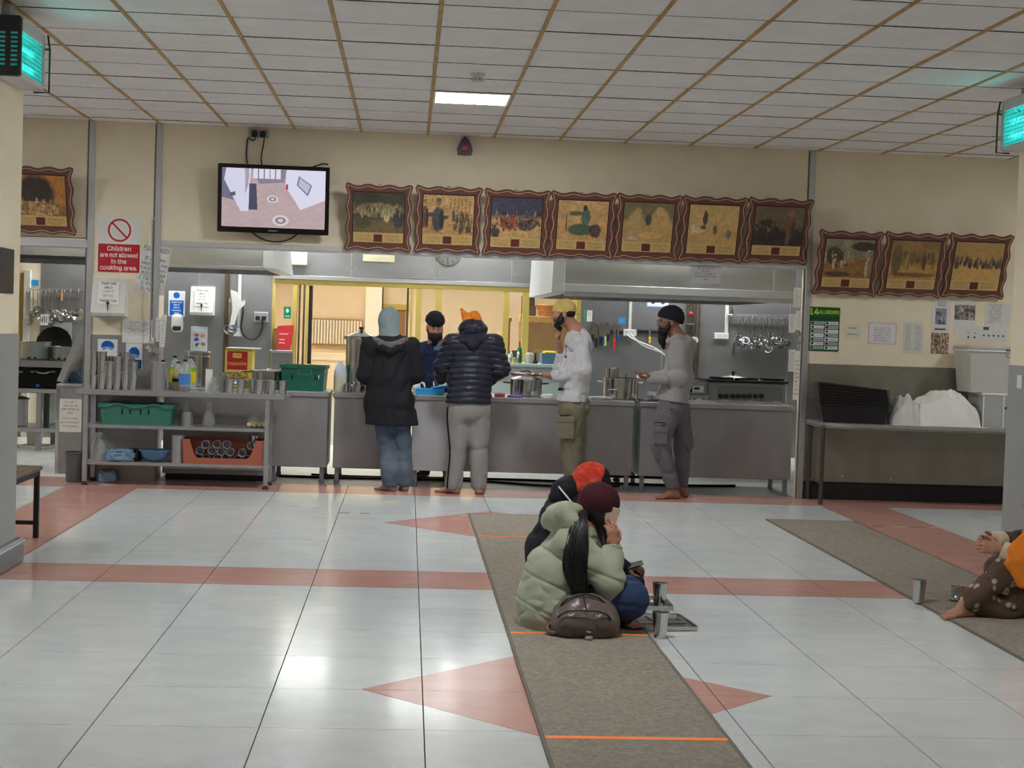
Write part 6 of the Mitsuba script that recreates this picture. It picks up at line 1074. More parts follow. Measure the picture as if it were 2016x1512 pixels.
def hand(B, w, d, n, side=1, curl=.5, s=1., spread=.10, thumb=.6, k=.006):
    """w wrist, d along the palm, n palm normal (towards the palm's inside), side = +1 if the thumb lies on cross(d, n)"""
    d = unit(d); n = unit(np.asarray(n, float) - d * (np.asarray(n) @ d)); x = np.cross(d, n) * side; P = lambda a, b, c: w + (d * a + x * b + n * c) * s
    B.ecap(P(.0, 0, 0), P(.03, 0, 0), (.024 * s, .018 * s), (.036 * s, .016 * s), x, .012); B.ecap(P(.03, 0, 0), P(.082, 0, 0), (.036 * s, .015 * s), (.038 * s, .012 * s), x, .012)
    for i, (b, L) in enumerate(((.029, .072), (.010, .080), (-.010, .074), (-.028, .058))):
        a = P(.084 - .006 * abs(i - 1), b, 0); dd = unit(d + x * spread * (1.5 - i) * .5); q, ang = a, 0
        for seg, (f, r0_, r1_) in enumerate(((.45, .0092, .0085), (.32, .0085, .0078), (.23, .0078, .0066))):
            ang += curl * (.75, 1., .75)[seg]; v = dd * math.cos(ang) + n * math.sin(ang); e = q + v * L * f * s; B.cap(q, e, r0_ * s, r1_ * s, k); q = e
    q = P(.022, .030, .006); v = unit(d * .55 + x * .75 + n * thumb * .5); e = q + v * .036 * s; B.cap(q, e, .014 * s, .0105 * s, .010); v2 = unit(d * .9 + x * (.35 - thumb * .2) + n * thumb * .6); e2 = e + v2 * .030 * s; B.cap(e, e2, .0105 * s, .009 * s, k); B.cap(e2, e2 + unit(v2 + n * .3) * .022 * s, .009 * s, .0068 * s, k)
def foot(B, ank, d, s=1., z=0.):
    d = unit([d[0], d[1], 0]); x = np.array([-d[1], d[0], 0]); a = np.array([ank[0], ank[1], z]); P = lambda f, l, u: a + (d * f + x * l + np.array([0, 0, u])) * s
    B.cap(ank, P(-.02, 0, .06), .036 * s, .036 * s, .02); B.ell(P(-.038, 0, .030), np.array([.034, .03, .031]) * s, None, .02); B.ecap(P(-.02, 0, .038), P(.10, 0, .022), (.030 * s, .034 * s), (.043 * s, .020 * s), x, .02); B.cap(P(0, 0, .06), P(.10, 0, .028), .03 * s, .02 * s, .025)
    for i, l in enumerate((.032, .014, -.003, -.019, -.034)): L = (.062, .056, .05, .043, .036)[i]; B.cap(P(.105, l, .015), P(.107 + L, l * 1.22, .011), (.015, .0105, .010, .0095, .009)[i] * s, (.0125, .0085, .008, .0075, .0075)[i] * s, .003)
SK = dict(a=(158, 112, 90), b=(170, 122, 100), c=(136, 94, 76))
for k_, c_ in SK.items(): mat('skin_' + k_, c_, .5, spec=.35)
def body(t, J, h=.007, skin='a', hands=(), s=1., female=False, feet=(), extra=None, headless=False):
    B = Blob(); g = lambda k: np.asarray(J[k], float); hs = .92 if female else 1.
    R, gh = head(B, g('head'), J['face'], J.get('up', (0, 0, 1)), hs)
    B.chain([g('head') + R @ np.array([0, -.02, -.04]), g('neck')], [.058 * hs, .062 * hs], .03)
    sh = (g('shR') + g('shL')) / 2; hp = (g('hipR') + g('hipL')) / 2; xd = g('shR') - g('shL'); mid = sh * .45 + hp * .55
    B.ecap(sh + (g('neck') - sh) * .2, mid, (.15 * hs, .095 * hs), (.125 * hs, .09 * hs), xd, .05); B.ecap(mid, hp, (.125 * hs, .09 * hs), (.145, .105), xd, .05); B.cap(g('neck'), sh, .06, .09, .05)
    for e in 'RL':
        B.cap(sh, g('sh' + e), .06, .052 * hs, .04); B.chain([g('sh' + e), g('el' + e), g('wr' + e)], [.05 * hs, .04 * hs, .026 * hs], .025); B.chain([g('hip' + e), g('kn' + e), g('an' + e)], [.078, .054, .036], .035)
        if 'hand' + e in J: d, n, sd, cu, th = J['hand' + e]; hand(B, g('wr' + e), d, n, sd, cu, .92 if female else 1., thumb=th)
        if 'foot' + e in J: foot(B, g('an' + e), J['foot' + e], .92 if female else 1., J.get('fz' + e, 0.))
    m = B.mesh(h); part(t, 'body', m, 'skin_' + skin, True); face_parts(t, R, gh, hs); return R, gh
def cloth(t, name, B, h, m_, disp=None, label=None, color=None):
    me = B.mesh(h, disp)
    return part(t, name, me, m_, True, label, **({'color': color(np.asarray(me.vertices))} if color else {}))
def person(label): return thing('person', label, 'person')
def shift(p, x=0, y=0, z=0): return np.asarray(p, float) + [x, y, z]
for k_, c_, r_ in (('parka', (30, 31, 36), .8), ('puffer', (38, 40, 52), .42), ('jeans', (84, 100, 120), .85), ('jeans_dark', (44, 58, 88), .85), ('jogger', (138, 135, 133), .9), ('sweat', (200, 200, 202), .9), ('hoodie', (144, 142, 140), .9), ('khaki', (108, 103, 86), .9), ('cargo_grey', (97, 94, 100), .9),
                    ('navy', (36, 44, 74), .85), ('grey_hood', (128, 142, 146), .9), ('turban_black', (26, 27, 32), .85), ('orange_cloth', (216, 122, 36), .8), ('gold_cloth', (190, 166, 100), .8), ('hair', (26, 22, 22), .5), ('green_coat', (150, 155, 136), .65), ('maroon_knit', (92, 40, 50), .9), ('red_knit', (206, 66, 48), .9), ('bag_leather', (98, 86, 82), .28),
                    ('brown_print', (92, 74, 66), .8), ('beige_cuff', (196, 182, 158), .8), ('sock', (136, 128, 130), .9), ('fur', (104, 99, 99), .95), ('glove', (214, 214, 214), .6), ('black_cloth', (26, 26, 32), .8), ('teal_cloth', (90, 130, 150), .8)): mat(k_, c_, r_, spec=.25)
def beard(t, R, g, pts, h=.005, seed=1):
    B = Blob()
    for a, b, ra, rb in pts: B.cap(g(*a), g(*b), ra, rb, .02)
    cloth(t, 'beard', B, h, 'hair', lambda P: .006 * (meshkit.fbm(P * 60, 3, seed) - .5))
def tilt_hood(B): pass

# ---- 1: person in black parka and grey head cover, seen from behind
t = person('person seen from behind in a black fur trimmed parka, blue jeans and grey head cover')
Y = 13.82
J = dict(head=at(766, 633, Y + .08), face=(.1, 1, -.45), neck=at(768, 664, Y + .02), shL=at(727, 682, Y), shR=at(809, 682, Y), elL=at(716, 738, Y + .0), elR=at(819, 738, Y + .0), wrL=at(738, 752, Y + .24), wrR=at(802, 750, Y + .24), hipL=at(751, 800, Y - .02), hipR=at(788, 800, Y - .02),
         knL=wz(760, .46, Y), knR=wz(793, .46, Y), anL=wz(770, .075, Y - .02), anR=wz(797, .075, Y + .04), handL=((.3, 1, .1), (0, 0, 1), 1, .4, .6), handR=((-.3, 1, .1), (0, 0, 1), -1, .4, .6), footL=(-.75, .75, 0), footR=(-.1, 1, 0))
R, g = body(t, J, female=True)
B = Blob(); up_ = lambda x, y, dy=0: at(x, y, Y + dy)
B.ecap(up_(768, 690, .0), up_(768, 745), (.175, .12), (.185, .135), (1, 0, 0), .06); B.ecap(up_(768, 745), up_(768, 790), (.185, .135), (.215, .15), (1, 0, 0), .06); B.ecap(up_(768, 790), up_(769, 838), (.215, .15), (.245, .165), (1, 0, 0), .05)
for e, sx in (('L', -1), ('R', 1)): B.cap(up_(768, 680), J['sh' + e], .09, .075, .05); B.chain([J['sh' + e], J['el' + e], J['wr' + e]], [.082, .07, .055], .03)
B.ecap(up_(768, 668, .03), up_(768, 690, .0), (.085, .075), (.15, .10), (1, 0, 0), .05); B.cut((0, 0, -1), up_(768, 836)); B.cut((-.08, 0, -1), up_(716, 843))
cloth(t, 'parka', B, .008, 'parka', folds(.010, 6, 3, (1, 1, .6)))
B = Blob(); B.chain([up_(742, 672, -.03), up_(752, 684, -.10), up_(768, 690, -.125), up_(784, 684, -.10), up_(796, 670, -.03)], [.036, .042, .046, .042, .036], .03); B.ecap(up_(768, 672, -.04), up_(768, 712, -.10), (.11, .05), (.05, .03), (1, 0, 0), .04); cloth(t, 'hood', B, .007, 'parka', folds(.006, 10, 6))
B = Blob(); B.chain([up_(738, 668, -.05), up_(750, 675, -.115), up_(768, 679, -.145), up_(786, 675, -.115), up_(799, 668, -.05)], [.024] * 5, .02); cloth(t, 'fur_trim', B, .006, 'fur', lambda P: .022 * (meshkit.fbm(P * 55, 3, 5) - .5))
B = Blob(); B.ell(g(0, -.012, .03), (.092, .112, .112), R, .02); B.ecap(g(0, -.03, -.02), at(768, 668, Y), (.088, .09), (.10, .085), (1, 0, 0), .04); B.cut(R @ np.array([0, 1, 0.]), g(0, .085, 0)); cloth(t, 'head_cover', B, .006, 'grey_hood', folds(.006, 9, 2, (1, 1, .5)))
def trousers(J, top, rs=(.115, .088, .068, .07), flare=None, waist=(.165, .125), k=.03, anext=.0):
    B = Blob(); g_ = lambda k_: np.asarray(J[k_], float); xd = g_('hipR') - g_('hipL'); hp = (g_('hipR') + g_('hipL')) / 2
    B.ecap(np.asarray(top), hp + [0, 0, -.02], waist, (waist[0] + .01, waist[1] + .01), xd, .04)
    for e in 'RL':
        a, kn, an = g_('hip' + e), g_('kn' + e), g_('an' + e) + [0, 0, -anext]; B.chain([a + [0, 0, -.02], kn, an], [rs[0], rs[1], rs[2]], k)
    return B
B = trousers(J, up_(769, 812), (.100, .076, .082), anext=-.0, waist=(.135, .09)); B.cut((0, 0, 1), up_(769, 822)); B.cut((0, 0, -1), (0, 0, .05)); cloth(t, 'jeans', B, .008, 'jeans_print', folds(.007, 9, 7, (1, 1, .7)), color=lambda V: lin(np.array([72, 84, 100]) + np.array([58, 56, 52]) * np.clip(1 - np.abs(V[:, 2:] - .22) / .3, 0, 1) * np.clip(meshkit.fbm(V * 7, 3, 4)[:, None] * 1.6 - .3, 0, 1)))
mat('jeans_print', {'type': 'mesh_attribute', 'name': 'vertex_color'}, .85, spec=.2)
for e in 'LR':
    B = Blob(); foot(B, J['an' + e], J['foot' + e], .97); cloth(t, 'sock', B, .006, 'sock')

# ---- 2: man in a navy puffer jacket, seen from behind
t = person('person seen from behind in a black quilted puffer jacket and grey joggers')
Y = 13.76; q = lambda x, y, d=0.: at(x, y, Y + d)
J = dict(head=q(930, 640, .14), face=(-.25, 1, -.7), neck=q(934, 668, .08), shL=q(892, 676, .06), shR=q(972, 676, .05), elL=q(871, 722, .12), elR=q(987, 726, .05), wrL=q(868, 744, .30), wrR=q(962, 748, .30), hipL=q(904, 800), hipR=q(942, 800), knL=wz(902, .47, Y), knR=wz(942, .47, Y + .02), anL=wz(893, .08, Y - .02), anR=wz(944, .08, Y),
         handL=((-.3, 1, -.2), (.2, 0, -1), -1, .5, .6), handR=((-.5, 1, .0), (0, 0, 1), -1, .5, .6), footL=(-.8, .6, 0), footR=(.1, 1, 0))
R, g = body(t, J, skin='b')
B = Blob(); B.ecap(q(933, 686, .06), q(928, 738, .02), (.195, .135), (.185, .13), (1, 0, 0), .06); B.ecap(q(928, 738, .02), q(922, 792, -.01), (.185, .13), (.20, .145), (1, 0, 0), .05)
for e in 'LR': B.cap(q(933, 680, .06), J['sh' + e], .10, .082, .05); B.chain([J['sh' + e], J['el' + e], J['wr' + e]], [.088, .075, .058], .03)
B.cut((0, 0, -1), q(922, 794)); B.cut((0, 0, -1), q(960, 803), q(968, 790), .12)
bz = q(922, 794)[2]
cloth(t, 'puffer_jacket', B, .0065, 'puffer', lambda P: .006 - .011 * np.sqrt(np.abs(np.sin((P[:, 2] - bz + .35 * np.abs(P[:, 0] - .61) ** 2 + .02 * (meshkit.fbm(P * 5, 2, 9) - .5)) * PI / .054))) + .012 * (meshkit.fbm(P * 18, 2, 3) - .5))
B = Blob(); B.ell(q(931, 647, .10), (.132, .125, .098), None, .03); B.cut((-.35, .1, 1), q(915, 631, .10), q(915, 631, .1), .2); B.chain([q(906, 668, .0), q(930, 674, -.08), q(956, 668, .0)], [.04, .05, .04], .04); B.ell(q(918, 628, .17), (.085, .07, .05), None, .03, True); cloth(t, 'hood', B, .007, 'puffer', folds(.008, 9, 4))
B = Blob(); B.ell(g(0, -.01, .025), (.086, .106, .095), R, .02); B.cap(q(922, 634, .12), q(908, 609, .14), .05, .012, .03); B.cap(q(924, 632, .13), q(938, 617, .14), .05, .02, .03); cloth(t, 'orange_head_cloth', B, .006, 'orange_cloth', folds(.008, 12, 8), 'orange knotted head cloth peeking over the hood')
B = trousers(J, q(922, 785, -.01), (.115, .088, .074), waist=(.17, .13)); B.cut((0, 0, -1), (0, 0, .012)); cloth(t, 'joggers', B, .008, 'jogger', folds(.010, 7, 9, (1, 1, .5)))
ps = [q(880, 800, -.06), q(881, 850, -.05), wz(884, .40, Y - .04), wz(882, .25, Y - .05), wz(879, .06, Y - .06)]; part(t, 'side_stripe', tube(spline([shift(p, .006, -.055) for p in ps], 5), .009, 6), 'black_cloth', True, 'black stripe down the outer seam')

# ---- 3: server behind the counter
t = person('bearded man in a black turban and navy jacket serving behind the counter')
Y = 15.25; q = lambda x, y, d=0.: at(x, y, Y + d)
J = dict(head=q(856, 645, -.1), face=(.12, -1, -.22), neck=q(857, 676, -.02), shR=q(823, 692), shL=q(896, 692), elR=q(812, 742, -.08), elL=q(903, 742, -.08), wrR=q(822, 752, -.38), wrL=q(866, 748, -.4), hipR=q(840, 800), hipL=q(878, 800), knR=wz(838, .47, Y - .02), knL=wz(880, .47, Y - .02), anR=wz(836, .08, Y), anL=wz(882, .08, Y),
         handR=((-.15, -1, -.25), (.3, 0, -1), 1, .5, .6), handL=((.2, -1, -.1), (0, 0, -1), -1, .5, .6), footR=(-.5, -1, 0), footL=(.1, -1, 0))
R, g = body(t, J, skin='b')
beard(t, R, g, [((-.058, .02, -.03), (-.045, .06, -.075), .022, .026), ((.058, .02, -.03), (.045, .06, -.075), .022, .026), ((-.04, .066, -.085), (.04, .066, -.085), .03, .03), ((0, .07, -.09), (0, .055, -.15), .04, .028), ((-.026, .089, -.052), (.026, .089, -.052), .007, .007)])
B = Blob(); B.ell(g(0, -.012, .062), (.096, .116, .085), R, .02); B.ell(g(0, -.01, .085), (.085, .1, .08), R, .03); B.cut(R @ np.array([0, -.35, -1.]), g(0, .08, .030)); cloth(t, 'turban', B, .006, 'turban_black', lambda P: .003 * np.sin((P[:, 2] + .4 * np.abs(P[:, 0] - g(0, 0, 0)[0])) * 2 * PI / .022)); 
for e in (-1, 1): part(t, 'eyebrow', tube([g(e * .014, .096, .022), g(e * .03, .096, .027), g(e * .048, .086, .022)], [.004, .005, .003], 6), 'hair', True)
B = Blob(); B.ecap(q(859, 694), q(859, 745), (.185, .12), (.18, .125), (1, 0, 0), .06); B.ecap(q(859, 745), q(859, 830), (.18, .125), (.19, .135), (1, 0, 0), .05); B.ecap(q(857, 678), q(858, 694), (.085, .07), (.14, .1), (1, 0, 0), .05)
for e in 'LR': B.cap(q(859, 690), J['sh' + e], .09, .072, .05); B.chain([J['sh' + e], J['el' + e], J['wr' + e]], [.076, .066, .048], .03)
B.cut((0, 0, -1), q(859, 830)); cloth(t, 'jacket', B, .008, 'navy', folds(.009, 8, 12))
part(t, 'collar', tube(spline([q(846, 700, -.135), q(838, 684, -.09), q(846, 674, .03), q(868, 674, .03), q(877, 684, -.09), q(868, 700, -.135)]), [.016] * 31, 8), 'navy', True); part(t, 'teal_shirt', lump(q(860, 690, -.105), np.array([.032, .02, .04]), .1, 2), 'teal_cloth', True)
B = trousers(J, q(859, 800), (.10, .08, .065)); B.cut((0, 0, -1), (0, 0, .03)); cloth(t, 'trousers', B, .01, 'black_cloth')
for e in 'LR':
    B = Blob(); foot(B, J['an' + e], J['foot' + e], 1.08); B.cut((0, 0, 1), (0, 0, .085)); cloth(t, 'shoe', B, .008, 'black_cloth')
    hd = J['hand' + e]; B = Blob(); hand(B, J['wr' + e], hd[0], hd[1], hd[2], hd[3], 1.12, thumb=hd[4]); cloth(t, 'glove', B, .005, 'glove', None, 'white disposable glove')

# ---- 4: man in white sweatshirt with mustard head cloth
t = person('bearded man in white sweatshirt, khaki cargo trousers and mustard head cloth')
Y = 13.70; q = lambda x, y, d=0.: at(x, y, Y + d)
J = dict(head=q(1109, 617), face=(-1, .12, -.16), neck=q(1137, 654), shL=q(1141, 674, -.17), shR=q(1134, 674, .17), elL=q(1149, 729, -.20), elR=q(1106, 722, .12), wrL=q(1086, 742, -.10), wrR=q(1101, 679, .02), hipL=q(1130, 800, -.09), hipR=q(1130, 800, .09), knL=wz(1124, .50, Y - .08), knR=wz(1134, .50, Y + .1), anL=wz(1129, .08, Y - .07), anR=wz(1136, .08, Y + .1),
         handL=((-1, .1, .06), (0, 0, 1), -1, .16, .3), handR=((-.42, -.25, 1), (1, .0, .3), 1, .75, .9), footL=(-1, 0, 0), footR=(-1, 0, 0))
R, g = body(t, J, .006, skin='a')
beard(t, R, g, [((-.062, .008, -.005), (-.054, .03, -.06), .018, .034), ((.062, .008, -.005), (.054, .03, -.06), .018, .034), ((-.05, .045, -.07), (.05, .045, -.07), .028, .028), ((-.04, .062, -.09), (.04, .062, -.09), .024, .024), ((0, .066, -.095), (0, .05, -.13), .034, .024), ((-.026, .089, -.050), (.026, .089, -.050), .007, .007)])
B = Blob(); B.ell(g(0, -.014, .036), (.086, .108, .098), R, .02); B.cut(R @ np.array([0, .28, -1.]), g(0, .0, .006)); B.cap(g(0, -.098, .0), g(0, -.122, -.016), .024, .02, .015); B.cap(g(0, -.12, -.01), g(.01, -.165, -.075), .018, .010, .01); B.cap(g(0, -.12, -.01), g(-.02, -.14, -.09), .018, .010, .01); cloth(t, 'head_cloth', B, .005, 'gold_cloth', folds(.005, 14, 5), 'mustard head cloth knotted behind')
part(t, 'cropped_hair', (lambda B: (B.ell(g(0, -.034, .0), (.078, .080, .062), R, .02), B.mesh(.006))[1])(Blob()), 'hair', True)
B = Blob(); B.ecap(q(1139, 676), q(1133, 735), (.20, .118), (.20, .135), (0, 1, 0), .06); B.ecap(q(1133, 735), q(1127, 786), (.20, .135), (.19, .140), (0, 1, 0), .05); B.ecap(q(1137, 655), q(1139, 676), (.075, .07), (.15, .1), (0, 1, 0), .05)
for e in 'LR': B.cap(q(1138, 676), J['sh' + e], .09, .078, .05); B.chain([J['sh' + e], J['el' + e], np.asarray(J['wr' + e]) * (1 if e == 'L' else .55) + np.asarray(J['el' + e]) * (0 if e == 'L' else .45)], [.084, .074, .05], .03)
B.cut((0, 0, -1), q(1127, 790)); B.cut(unit(J['wrL'] - J['elL']), shift(J['wrL'], .01), J['wrL'], .1); lc = q(1103, 691, 0)
def chest(V):
    a, z = -(V[:, 1] - lc[1] + .085), V[:, 2] - lc[2]; up = (np.abs(np.hypot(a, z - .026) - .026) < .010) & ~((a > 0) & (z < .026)); dn = (np.abs(np.hypot(a, z + .026) - .026) < .010) & ~((a < 0) & (z > -.026)); return np.where(((up | dn) & (V[:, 0] < lc[0] + .05))[:, None], lin((60, 62, 72)), lin((188, 187, 191)))
cloth(t, 'sweatshirt', B, .006, 'jeans_print', folds(.012, 7, 14, (1, 1, .8)), color=chest)
part(t, 'hem_tag', bx(*(lambda p: (p[0] - .025, p[0] + .025, p[1] - .145, p[1] - .138, p[2] - .012, p[2] + .012))(q(1101, 765))), 'black_cloth')
B = trousers(J, q(1128, 788), (.112, .094, .070), waist=(.15, .135)); B.cut((0, 0, -1), (0, 0, .03)); cloth(t, 'cargo_trousers', B, .008, 'khaki', folds(.012, 7, 15, (1, 1, .7)))
def pocket(t, c, w, h, yd, m_): c = np.asarray(c); part(t, 'pocket', xf(cat(bx(-w / 2, w / 2, -.012, .012, -h / 2, h / 2, .008), bx(-w / 2 - .004, w / 2 + .004, -.018, .0, h / 2 - .055, h / 2 + .004, .006)), c, 0, 0, yd), m_, True)
pocket(t, q(1114, 842, -.195), .15, .2, -.15, 'khaki'); part(t, 'pocket_zip', bx(*(lambda p: (p[0] - .045, p[0] + .045, p[1] - .01, p[1], p[2] - .004, p[2] + .004))(q(1113, 818, -.2))), 'black_cloth')
# what he holds
p = q(1030, 741, -.12); t = thing('steel_thali', 'steel plate held by the man in the white sweatshirt', 'plate')
part(t, 'tray', xf(lathe([(0, .006), (.125, .006), (.148, .022), (.152, .022), (.128, 0), (0, 0)][::-1], 32), p + [0.02, 0, .006]), 'steel_bright', 30); part(t, 'food', lump(p + [-.03, 0, .012], np.array([.06, .05, .012]), .3, 3), 'cloth_white', True)
p = q(1090, 641, .02); one('bread_piece', 'small piece of bread held to the mouth of the man in the white sweatshirt', 'food', lump(p, np.array([.012, .012, .012]), .3, 2, 2), 'wicker', True)

# ---- 5: man in grey hoodie
t = person('bearded man in black turban, glasses, grey hoodie and grey cargo trousers')
Y = 13.80; q = lambda x, y, d=0.: at(x, y, Y + d)
J = dict(head=q(1317, 633), face=(-1, -.05, -.12), neck=q(1334, 664), shL=q(1337, 686, -.17), shR=q(1333, 686, .17), elL=q(1339, 742, -.2), elR=q(1326, 740, .2), wrL=q(1284, 745, -.12), wrR=q(1280, 742, .1), hipL=q(1318, 802, -.09), hipR=q(1334, 802, .09), knL=q(1301, 876, -.10), knR=q(1345, 874, .1), anL=wz(1326, .085, Y - .06), anR=wz(1343, .085, Y + .14),
         handL=((-1, .1, .08), (0, .3, 1), -1, .45, .6), handR=((-1, -.1, .05), (0, 0, 1), 1, .45, .6), footL=(-1, -.12, 0), footR=(-.8, .5, 0))
R, g = body(t, J, .006, skin='c')
beard(t, R, g, [((-.062, .0, -.0), (-.056, .03, -.06), .016, .024), ((.062, .0, -.0), (.056, .03, -.06), .016, .024), ((-.04, .058, -.085), (.04, .058, -.085), .03, .03), ((0, .07, -.09), (0, .075, -.17), .045, .038), ((0, .075, -.16), (0, .07, -.235), .036, .016), ((-.026, .089, -.050), (.026, .089, -.050), .008, .008)])
B = Blob(); B.ell(g(0, -.02, .045), (.096, .122, .105), R, .02); B.ell(g(0, -.05, .02), (.085, .09, .09), R, .03); B.cut(R @ np.array([0, .42, -1.]), g(0, .0, .015)); cloth(t, 'turban', B, .006, 'turban_black', lambda P: .003 * np.sin((P[:, 2] + .5 * (P[:, 0] - g(0, 0, 0)[0])) * 2 * PI / .024))
for e in (-1, 1): part(t, 'spectacle_ring', tube([g(e * .032 + .024 * math.cos(a), .102, .0 + .02 * math.sin(a)) for a in np.arange(16) * PI / 8], .0022, 5, True), 'skirt_metal', True); part(t, 'spectacle_arm', tube([g(e * .056, .1, .004), g(e * .074, .06, .004), g(e * .082, .0, .004)], .002, 5), 'skirt_metal')
part(t, 'spectacle_bridge', tube([g(-.008, .104, .004), g(0, .108, .006), g(.008, .104, .004)], .002, 5), 'skirt_metal')
B = Blob(); B.ecap(q(1337, 690), q(1334, 745), (.195, .115), (.20, .135), (0, 1, 0), .06); B.ecap(q(1334, 745), q(1322, 788), (.20, .135), (.19, .14), (0, 1, 0), .05); B.ecap(q(1335, 668), q(1337, 690), (.085, .08), (.15, .1), (0, 1, 0), .05)
for e in 'LR': B.cap(q(1336, 688), J['sh' + e], .09, .078, .05); B.chain([J['sh' + e], J['el' + e], J['wr' + e]], [.084, .074, .048], .03)
B.cut((-.12, 0, -1), q(1322, 790)); cloth(t, 'hoodie', B, .0075, 'hoodie', folds(.011, 7, 17, (1, 1, .8)))
B = Blob(); B.chain([q(1316, 672, -.10), q(1334, 668, -.13), q(1350, 672, -.08), q(1358, 680, .0), q(1350, 672, .08), q(1330, 668, .12)], [.032, .042, .05, .056, .05, .04], .04); B.ecap(q(1352, 678), q(1360, 706), (.09, .05), (.05, .03), (0, 1, 0), .04); cloth(t, 'hood', B, .007, 'hoodie', folds(.007, 9, 5))
B = trousers(J, q(1324, 788), (.112, .086, .056), waist=(.15, .13)); B.cut((0, 0, -1), (0, 0, .10)); cloth(t, 'cargo_trousers', B, .008, 'cargo_grey', folds(.012, 8, 21, (1, 1, .7)))
pocket(t, q(1300, 858, -.2), .13, .16, -.1, 'cargo_grey'); part(t, 'pocket_zip', bx(*(lambda p: (p[0] - .05, p[0] + .05, p[1] - .008, p[1], p[2] - .004, p[2] + .004))(q(1298, 832, -.21))), 'black_cloth'); part(t, 'pocket_zip', bx(*(lambda p: (p[0] - .02, p[0] + .02, p[1] - .008, p[1], p[2] - .004, p[2] + .004))(q(1322, 806, -.225))), 'black_cloth')
p = q(1262, 745, -.02); one('paper_plate', 'white folded napkin held over the pot by the man in the grey hoodie', 'napkin', lump(p, np.array([.04, .05, .02]), .4, 2), 'cloth_white', True)

# ---- 6: seated person in black jacket behind
t = person('seated person in a black jacket with white piping and a red and black headscarf')
Y = 8.35; q = lambda x, y, d=0.: at(x, y, Y + d)
J = dict(head=q(1163, 958), face=(1, .15, -.5), neck=q(1127, 988), shL=q(1105, 1016, .16), shR=q(1102, 1018, -.16), elL=q(1185, 1080, .2), elR=q(1175, 1090, -.16), wrL=q(1222, 1118, .12), wrR=q(1228, 1117, -.12), hipL=q(1090, 1145, .1), hipR=q(1090, 1145, -.1), knL=q(1225, 1140, .3), knR=q(1240, 1150, -.1), anL=q(1190, 1165, .1), anR=q(1205, 1168, -.02),
         handL=((1, -.2, .05), (0, -.3, -1), 1, .5, .6), handR=((1, .2, .1), (0, .3, -.6), -1, .65, .7), footL=(1, -.4, 0), footR=(1, .3, 0), fzR=.03, fzL=.03)
R, g = body(t, J, .007, skin='c', female=True)
B = Blob(); B.ecap(q(1107, 1020), q(1085, 1080), (.185, .115), (.19, .13), (0, 1, 0), .06); B.ecap(q(1085, 1080), q(1088, 1150), (.19, .13), (.2, .15), (0, 1, 0), .05); B.ecap(q(1122, 985), q(1107, 1020), (.08, .08), (.15, .1), (0, 1, 0), .05)
for e in 'LR': B.cap(q(1105, 1018), J['sh' + e], .085, .075, .05); B.chain([J['sh' + e], J['el' + e], J['wr' + e]], [.08, .07, .045], .03)
cloth(t, 'jacket', B, .008, 'black_cloth', folds(.009, 7, 23)); part(t, 'piping', tube(spline([q(1100, 958, -.13), q(1108, 968, -.155), q(1118, 980, -.175), q(1128, 992, -.185)]), .005, 6), 'white_matt', True)
B = Blob(); B.chain([q(1098, 980, -.08), q(1108, 968, -.06), q(1122, 962, 0), q(1112, 968, .08)], [.05, .06, .065, .05], .04); cloth(t, 'hood', B, .008, 'black_cloth', folds(.006, 9, 5))
B = Blob(); B.ell(g(0, -.012, .03), (.095, .112, .108), R, .02); B.ell(g(0, -.075, -.035), (.07, .05, .06), R, .03); B.cut(R @ np.array([0, 1, -.2]), g(0, .075, 0))
hc = g(0, 0, 0); fwv = R[:, 1]
cloth(t, 'headscarf', B, .005, 'jeans_print', folds(.005, 12, 3), 'headscarf, red at the back and black at the front', color=lambda V: np.where((((V - hc) @ fwv) > .012)[:, None], lin((24, 22, 26)), lin(np.array([186, 54, 42]) + np.array([24, 50, 40]) * np.clip(meshkit.fbm(V * 40, 3, 2)[:, None] * 3 - 1.4, 0, 1))))
B = trousers(J, q(1088, 1130), (.10, .075, .06)); cloth(t, 'trousers', B, .01, 'black_cloth')

# ---- 7: seated woman in the green coat
t = person('seated person in pale green coat with long black ponytail holding a phone to ear')
Y = 7.72; q = lambda x, y, d=0.: at(x, y, Y + d)
J = dict(head=q(1180, 1001), face=(1, .25, -.28), neck=q(1148, 1043), shR=q(1125, 1072, -.15), shL=q(1135, 1066, .17), elR=q(1200, 1142, -.20), elL=q(1190, 1120, .22), wrR=q(1207, 1076, -.13), wrL=q(1200, 1105, .18), hipR=q(1098, 1195, -.1), hipL=q(1100, 1192, .1), knR=q(1242, 1180, -.17), knL=q(1236, 1168, .3), anR=q(1212, 1222, -.02), anL=q(1180, 1215, .12),
         handR=((-.05, .1, 1), (-.5, .9, .1), -1, .45, .5), handL=((.2, -.2, 1), (-1, -.3, 0), 1, .5, .6), footR=(.75, -.66, 0), footL=(.8, .1, 0), fzR=.012, fzL=.012)
R, g = body(t, J, .005, skin='a', female=True)
B = Blob(); B.ecap(q(1128, 1074), q(1098, 1130, -.0), (.185, .125), (.20, .16), (0, 1, 0), .07); B.ecap(q(1098, 1130), q(1087, 1185), (.20, .16), (.22, .175), (0, 1, 0), .06); B.ecap(q(1087, 1185), q(1092, 1236), (.22, .175), (.225, .19), (0, 1, 0), .05); B.ecap(q(1145, 1045), q(1128, 1074), (.08, .08), (.16, .11), (0, 1, 0), .05)
for e in 'RL': B.cap(q(1130, 1072), J['sh' + e], .095, .085, .05); B.chain([J['sh' + e], J['el' + e], np.asarray(J['wr' + e]) + [0, 0, -.005]], [.086, .074, .052], .03)
B.ecap(q(1100, 1190, -.12), q(1205, 1190, -.16), (.075, .11), (.045, .08), (0, 0, 1), .05); B.cut(unit(np.asarray(J['wrR']) - J['elR']), J['wrR'], J['wrR'], .09)
qz = q(1080, 1232)[2]
